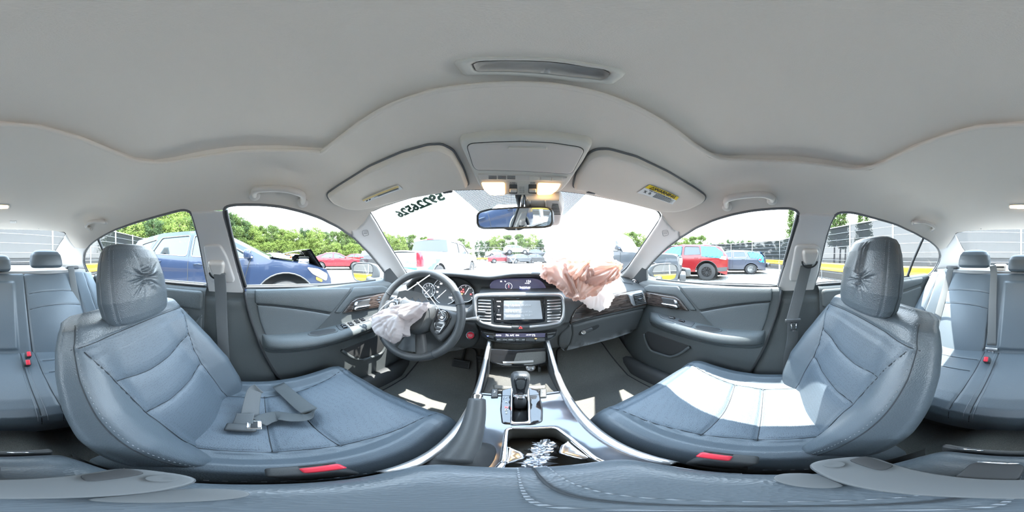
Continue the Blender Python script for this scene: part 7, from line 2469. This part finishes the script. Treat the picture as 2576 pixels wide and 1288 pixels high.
# ---- dark estate with film
dw, hdw = car('dark_hatchback', 'dark blue hatchback with crumpled tail wrapped in blue film', (10.5, 2.65), math.radians(12), RS, 4.5, 1.82, 1.12, 1.68, RSW, (-1.36, 1.36), .36, 'paint_navy', seams=[((-.23, .5), (-.23, 1.60)), ((-1.02, .80), (-1.14, 1.20))], handles=[(-.05, 1.02), (-.88, 1.04)], mirrors=(.80, 1.16), spokes=10)
dw.scale = (1, 1, .88)
for s in (-1, 1):
    lm = lambda P, d, s=s: np.stack([s * (hdw(P[:, 0], P[:, 1]) + np.asarray(d)), P[:, 0], P[:, 1]], 1)
    pad_local('blue_film', [(-1.30, 1.16), (-1.14, 1.56), (-1.75, 1.52), (-2.12, 1.30), (-2.20, .80), (-1.9, .86), (-1.75, 1.1)], lambda P, d, lm=lm: lm(P, np.asarray(d) + .015 * np.sin(P[:, 0] * 31 + P[:, 1] * 17)), .025, .02, .05, 'film_blue', dw)
    pad_local('tail_lamp', rounded([(-1.98, .95), (-2.02, 1.06), (-1.82, 1.08), (-1.84, .98)], .03, 3), lm, .04, .02, .08, 'lamp_red', dw)
build('blue_film', [(-.80, -2.30, 1.18), (.80, -2.30, 1.18), (.72, -1.98, 1.60), (-.72, -1.98, 1.60)], [(0, 1, 2, 3)], 'film_blue', dw, False, False)
lbox('crumpled_bumper', (-.3, -2.36, .62), (1.3, .22, .34), 'paint_black', dw, .08, Matrix.Rotation(.2, 3, 'Z'))

# ---- far row of wrecks straight ahead
for k, (x, y, z0, rz, kind, body, lab) in enumerate((
        (-1.9, 26.0, 0, 75, 's', 'paint_red', 'small red wreck in the far row beside the long yellow rail'),
        (1.3, 25.0, 0, 70, 's', 'paint_charcoal', 'dark wreck in the far row right below the stacked white vehicle'),
        (3.7, 25.6, 0, 82, 's', 'paint_black', 'black wreck in the far row between two darker sedans and white car'),
        (6.4, 26.2, 0, 75, 's', 'paint_silver', 'silver wreck at the far row end beside the black wreck'),
        (.2, 29.5, 0, 85, 's', 'paint_navy', 'navy wreck carrying the stacked white vehicle on its roof'),
        (.5, 29.5, 1.45, 80, 'u', 'paint_white', 'white utility vehicle stacked on top of a navy wreck'),
        (-3.0, 30.5, .9, 70, 's', 'paint_silver', 'silver wreck raised behind the small red wreck'),
        (4.6, 31.0, 1.0, 95, 's', 'paint_charcoal', 'grey wreck raised behind the black wreck'))):
    if kind == 's':
        sedan('wrecked_sedan', lab, (x, y), -rz, body, z0=z0)
    else:
        car('wrecked_suv', lab, (x, y), math.radians(-rz), SUV, 4.65, 1.87, 1.08, 1.62, SUV_WIN, (-1.38, 1.36), .36, body, z0=z0)

# ---- metal trailer jack standing in the lot
tj = thing('trailer_jack', 'small metal stand with forked top on the gravel ahead', 'stand', (-.05, 9.5, 0))
for s in (-1, 1):
    tube('fork_arm', [(-.05, 9.5, .78), (-.05 + s * .17, 9.5, 1.02)], .022, 'satin_silver', tj, 8)
    tube('foot', [(-.05, 9.5, .70), (-.05 + s * .22, 9.5, .0)], .018, 'satin_silver', tj, 8)
tube('fork_top', [(-.25, 9.5, 1.03), (.15, 9.5, 1.03)], .02, 'satin_silver', tj, 8)
tube('stem', [(-.05, 9.5, .62), (-.05, 9.5, .80)], .03, 'dark_chrome', tj, 8)
lb = thing('litter_bin', 'small blue plastic bin standing by the guard rail', 'bin', (3.6, -2.4, 0))
lathe('bin_body', [(.15, 0), (.20, .55), (.22, .55), (.22, .60), (.19, .60), (.14, .05), (0, .05)], (3.6, -2.4, 0), (0, 0, 1), 'film_blue', lb)
lathe('bin_rim', [(.215, .57), (.235, .59), (.215, .615)], (3.6, -2.4, 0), (0, 0, 1), 'paint_blue', lb)

# ================================================================== own door mirrors
def own_mirror(s, label):
    t = thing('door_mirror', label, 'mirror', (s * .90, .70, .95))
    if s < 0:
        MO_ = rounded([(884, 668), (890, 661), (905, 659), (935, 661), (950, 668), (956, 680), (955, 700), (940, 710), (912, 712), (892, 706), (885, 690)], 6, 3)
        MI_ = rounded([(890, 670), (897, 664), (930, 664), (938, 670), (938, 688), (930, 703), (910, 707), (895, 702), (890, 690)], 6, 3)
        c = at(915, 686, x=-.98)
    else:
        MO_ = rounded([(1629, 685), (1634, 670), (1650, 663), (1685, 661), (1702, 665), (1708, 675), (1707, 695), (1698, 706), (1670, 709), (1640, 703)], 6, 3)
        MI_ = rounded([(1640, 686), (1645, 672), (1655, 667), (1690, 665), (1700, 669), (1702, 680), (1698, 699), (1690, 703), (1665, 706), (1650, 700)], 6, 3)
        c = at(1672, 686, x=.98)
    d = unit(c - CAM)
    want = unit(np.array([s * (-.02) + (.10 if s < 0 else -.10) * 0, -1, -.02]) + np.array([s * .18, 0, 0]))
    n = unit(want - d)
    mp = plane_map(c, n)
    pad('mirror_rim', MO_, mp, .012, 3, 5, 'dark_plastic', t, holes=[MI_], base=-.004)
    build('mirror_glass', mp(MI_, np.full(len(MI_), .003)), [tuple(range(len(MI_)))], 'mirror', t, False)
    pad('mirror_housing', MO_, lambda P, q: mp(P, -np.asarray(q)), .09, 16, 6, 'own_paint', t, base=.003)
    a = np.array([s * .735, .70, .975])
    tube('mirror_arm', curve([c + np.array([-s * .03, .02, -.05]), (c + a) / 2 + np.array([0, .01, -.04]), a], 5), .03, 'dark_plastic', t, 8, flat=.02)
    return t
own_mirror(-1, 'door mirror outside the driver window reflecting fence and yellow rail')
own_mirror(1, 'door mirror outside the passenger window reflecting the dark fence')

# ================================================================== fences and guard rails
mat('fence_steel', (.40, .42, .45), .4, metal=.5)
mat('rail_yellow', (.44, .27, .016), .5)
mat('rail_post', (.45, .42, .36), .6)
def fence_fabric(name, col, opac):
    m = mat(name, col, .85, var=.12, spec=.1, bump=('wave', 22, .3, .01))
    n, l = m.node_tree.nodes, m.node_tree.links
    b = n['Principled BSDF']; t = n.new('ShaderNodeBsdfTransparent')
    ms = n.new('ShaderNodeMixShader'); ms.inputs[0].default_value = 1 - opac
    l.new(b.outputs[0], ms.inputs[1]); l.new(t.outputs[0], ms.inputs[2]); l.new(ms.outputs[0], n['Material Output'].inputs[0])
    return m
fence_fabric('privacy_mesh', (.022, .024, .027), .94)
def fence(pts, label, h=2.4, spacing=1.95, fabric=True, wires=9, first=0.):
    t = thing('mesh_fence', label, 'fence', (pts[0][0], pts[0][1], 0))
    for a, b in zip(pts[:-1], pts[1:]):
        a, b = np.array(a, float), np.array(b, float)
        Lf = np.linalg.norm(b - a); n = max(1, int(round(Lf / spacing)))
        for k in range(n):
            p, q = a + (b - a) * k / n, a + (b - a) * (k + 1) / n
            tube('post', [(p[0], p[1], 0), (p[0], p[1], h + .05)], .035, 'fence_steel', t, 8)
            if fabric:
                build('mesh_panel', [(p[0], p[1], .05), (q[0], q[1], .05), (q[0], q[1], h), (p[0], p[1], h)], [(0, 1, 2, 3)], 'privacy_mesh', t, False)
        for k in range(wires):
            z = .10 + (h - .12) * k / (wires - 1)
            d = unit(np.array([-(b - a)[1], (b - a)[0]]))
            if d @ (-(a + b) / 2) < 0: d = -d
            tube('wire', [(a[0] + d[0] * .03, a[1] + d[1] * .03, z), (b[0] + d[0] * .03, b[1] + d[1] * .03, z)], .022 if k == wires - 1 else .007, 'fence_steel', t, 5)
    return t
FL_ = lambda x: -4.8 + .304 * x
fence([(13.1, FL_(13.1)), (-24, FL_(-24))], 'tall dark mesh fence with steel posts behind the car')
fence([(13.1, FL_(13.1)), (16.6, 4.0), (15.4, 30)], 'dark mesh fence along the lot beyond the film-wrapped cars', spacing=2.6)
fence([(-34, -12.1), (-36, 14), (-24, 34)], 'distant steel fence in front of the woods', spacing=3.0, h=2.2, wires=4)
fence([(-24, 34), (15.4, 36)], 'distant steel chain link fence beyond the stacked wrecks', spacing=3.2, fabric=False, h=3.0, wires=4)
def guard_rail(pts, label, z=.70):
    t = thing('guard_rail', label, 'guard rail', (pts[0][0], pts[0][1], 0))
    P = np.array(pts, float)
    d = P[1] - P[0]
    prof_ = [(.0, -.155), (.05, -.13), (.05, -.09), (0, -.03), (0, .03), (.05, .09), (.05, .13), (.0, .155)]
    rings = []
    for i, p in enumerate(P):
        dd = unit(P[min(i + 1, len(P) - 1)] - P[max(i - 1, 0)])
        nn = np.array([-dd[1], dd[0]])
        if nn @ (-p) < 0: nn = -nn
        rings.append([(p[0] + nn[0] * a, p[1] + nn[1] * a, z + b) for a, b in prof_])
    loft_obj('beam', rings, 'rail_yellow', t, closed=False, cap=False)
    for a, b in zip(P[:-1], P[1:]):
        n = max(1, int(np.linalg.norm(b - a) / 1.9))
        for k in range(n):
            q = a + (b - a) * (k + .5) / n
            nn = unit(q)
            box('post', (q[0] + nn[0] * .08, q[1] + nn[1] * .08, .40), (.10, .12, .80), 'rail_post', t, .01, 1)
    return t
GL = lambda x: -4.15 + .304 * x
guard_rail([(-24, GL(-24)), (0, GL(0)), (12.4, GL(12.4))], 'yellow guard rail running in front of the dark fence behind the car')
guard_rail([(12.4, GL(12.4)), (15.6, 4.2), (14.6, 20)], 'yellow guard rail in front of the fence past the dark hatchback')
guard_rail([(-9, 27.5), (-2.8, 27.0)], 'long yellow guard rail in front of the far wrecks')

# ================================================================== trees
mat('bark', (.16, .12, .09), .9, bump=('noise', 12, .6, .03))
mat('leaf_bright', (.16, .215, .055), .7, kind='leaf', var=.35, spec=.2)
mat('leaf_mid', (.11, .16, .05), .7, kind='leaf', var=.35, spec=.2)
mat('leaf_dark', (.065, .105, .045), .7, kind='leaf', var=.3, spec=.2)
def tree_proto(seed, h, rad, low, nleaf, size, m, conifer=False):
    r = np.random.default_rng(seed)
    root = thing('pine_tree' if conifer else 'broadleaf_tree', 'tree', 'tree', (0, 0, -50))
    tp = curve([(0, 0, 0), (r.normal(0, .12), r.normal(0, .12), h * .35), (r.normal(0, .2), r.normal(0, .2), h * .7), (r.normal(0, .2), r.normal(0, .2), h * .93)], 4)
    tube('trunk', tp, np.linspace(.16, .04, len(tp)), 'bark', root, 7, world=False)
    for k in range(5):
        z = h * r.uniform(.35, .75); a = r.uniform(0, 6.28)
        tube('branch', curve([(0, 0, z), (math.cos(a) * rad * .4, math.sin(a) * rad * .4, z + .5), (math.cos(a) * rad * .75, math.sin(a) * rad * .75, z + 1.0)], 3), np.linspace(.06, .02, 7), 'bark', root, 5, world=False)
    # leaf clumps
    nc = 110
    cl_ = []
    while len(cl_) < nc:
        z = r.uniform(low, 1.0); a = r.uniform(0, 6.28)
        if conifer: rr = rad * (1.02 - z) * r.uniform(.3, 1)
        else: rr = rad * math.sqrt(max(0, 1 - ((z - (low + 1) / 2) / ((1 - low) / 2 * 1.05)) ** 2)) * r.uniform(.45, 1)
        cl_.append((math.cos(a) * rr, math.sin(a) * rr, z * h))
    cl_ = np.array(cl_)
    pick = r.integers(0, nc, nleaf)
    c = cl_[pick] + r.normal(0, 1, (nleaf, 3)) * np.array([.34, .34, .28]) * (rad / 2.4)
    c[:, 2] = np.maximum(c[:, 2], .2)
    d1 = r.normal(0, 1, (nleaf, 3)); d1 /= np.linalg.norm(d1, axis=1)[:, None]
    d2 = np.cross(d1, r.normal(0, 1, (nleaf, 3))); d2 /= np.linalg.norm(d2, axis=1)[:, None]
    sz = size * r.uniform(.6, 1.3, nleaf)[:, None]
    V = np.stack([c - d1 * sz, c + d2 * sz * .55, c + d1 * sz, c - d2 * sz * .55], 1).reshape(-1, 3)
    F = np.arange(nleaf * 4).reshape(-1, 4)
    cr = build('crown', V, F, m, root, False, False)
    cr['kind'] = 'stuff'
    return root
protos = [tree_proto(1, 7.5, 2.5, .04, 9000, .15, 'leaf_bright'), tree_proto(2, 8.0, 2.3, .05, 9000, .15, 'leaf_mid'), tree_proto(3, 9.0, 2.1, .06, 9000, .14, 'leaf_dark'),
          tree_proto(4, 5.0, 2.0, .02, 6000, .14, 'leaf_bright'), tree_proto(5, 10.0, 1.7, .35, 2200, .17, 'leaf_mid', True)]
TL = ['bright green leafy tree in the woods behind the fence', 'mid green leafy tree in the woods behind the fence', 'dark green leafy tree in the woods behind the fence', 'low bright green bushy tree at the edge of the woods', 'tall thin pine with sparse crown behind the dark fence']
TG = ['bright trees in the woods', 'mid green trees in the woods', 'dark trees in the woods', 'bushy trees at the woods edge', 'thin pines behind the fence']
used = set()
def plant(k, lon, r, h):
    o = protos[k] if k not in used else copy_tree(protos[k])
    used.add(k)
    a = math.radians(lon)
    o.location = (CAM[0] + r * math.sin(a), r * math.cos(a), 0)
    o.rotation_euler = (0, 0, random.uniform(0, 6.28))
    s = h / {0: 7.5, 1: 8., 2: 9., 3: 5., 4: 10.}[k]
    o.scale = (s, s, s)
    o['label'] = TL[k]; o['group'] = TG[k]; o['category'] = 'tree'
    return o
def top_lat(px):
    return np.interp(px, [250, 470, 560, 590, 640, 700, 800, 870, 985, 1050, 1140, 1210, 1290, 1350, 1400, 1560, 1600, 1640, 1700, 1750, 1800, 1960], [14, 17, 17, 14, 11, 9.6, 9.6, 9, 8, 7, 5.6, 5.8, 7.2, 7, 6, 8.6, 8.6, 7.5, 7.5, 7, 5.0, 5.2])
for px in np.arange(300, 1420, 20):
    lon = (px - PX0) / 7.1556
    base = 38 if px > 900 else np.interp(px, [300, 500, 600, 900], [24, 26, 38, 40])
    r = base + random.uniform(-2, 3)
    h = 1.13 + r * math.tan(math.radians(float(top_lat(px)) + random.uniform(-.9, .5)))
    plant(random.choice((0, 0, 1, 1, 2)), lon + random.uniform(-1, 1), r, max(3, h))
for px in np.arange(570, 1010, 24):
    lon = (px - PX0) / 7.1556
    r = 46 + random.uniform(-1, 2)
    plant(random.choice((0, 1, 2)), lon + random.uniform(-1, 1), r, 1.13 + r * math.tan(math.radians(float(top_lat(px)) - random.uniform(.8, 1.8))))
for px in np.arange(560, 1000, 22):
    lon = (px - PX0) / 7.1556
    plant(3, lon + random.uniform(-1, 1), 36 + random.uniform(-1, 1), random.uniform(3.2, 4.6))
for px in np.arange(320, 520, 22):
    plant(random.choice((0, 1, 2)), (px - PX0) / 7.1556, 20 + random.uniform(-1, 2), random.uniform(5, 6.5))
for px in list(np.arange(1545, 1780, 22)):
    lon = (px - PX0) / 7.1556
    r = 30 + random.uniform(-2, 2)
    h = 1.13 + r * math.tan(math.radians(float(top_lat(px)) + random.uniform(-1.2, .6)))
    plant(random.choice((0, 1)), lon, r, h)
for px in list(np.arange(1790, 1990, 24)):
    lon = (px - PX0) / 7.1556
    plant(random.choice((1, 2)), lon, 27, random.uniform(3.2, 4.0))
for px, lat in ((1990, 14), (2098, 15.5), (2112, 15), (2125, 13), (2165, 13.5), (2182, 13), (2000, 10)):
    r = 17
    plant(4, (px - PX0) / 7.1556, r, 1.13 + r * math.tan(math.radians(lat)) + .8)
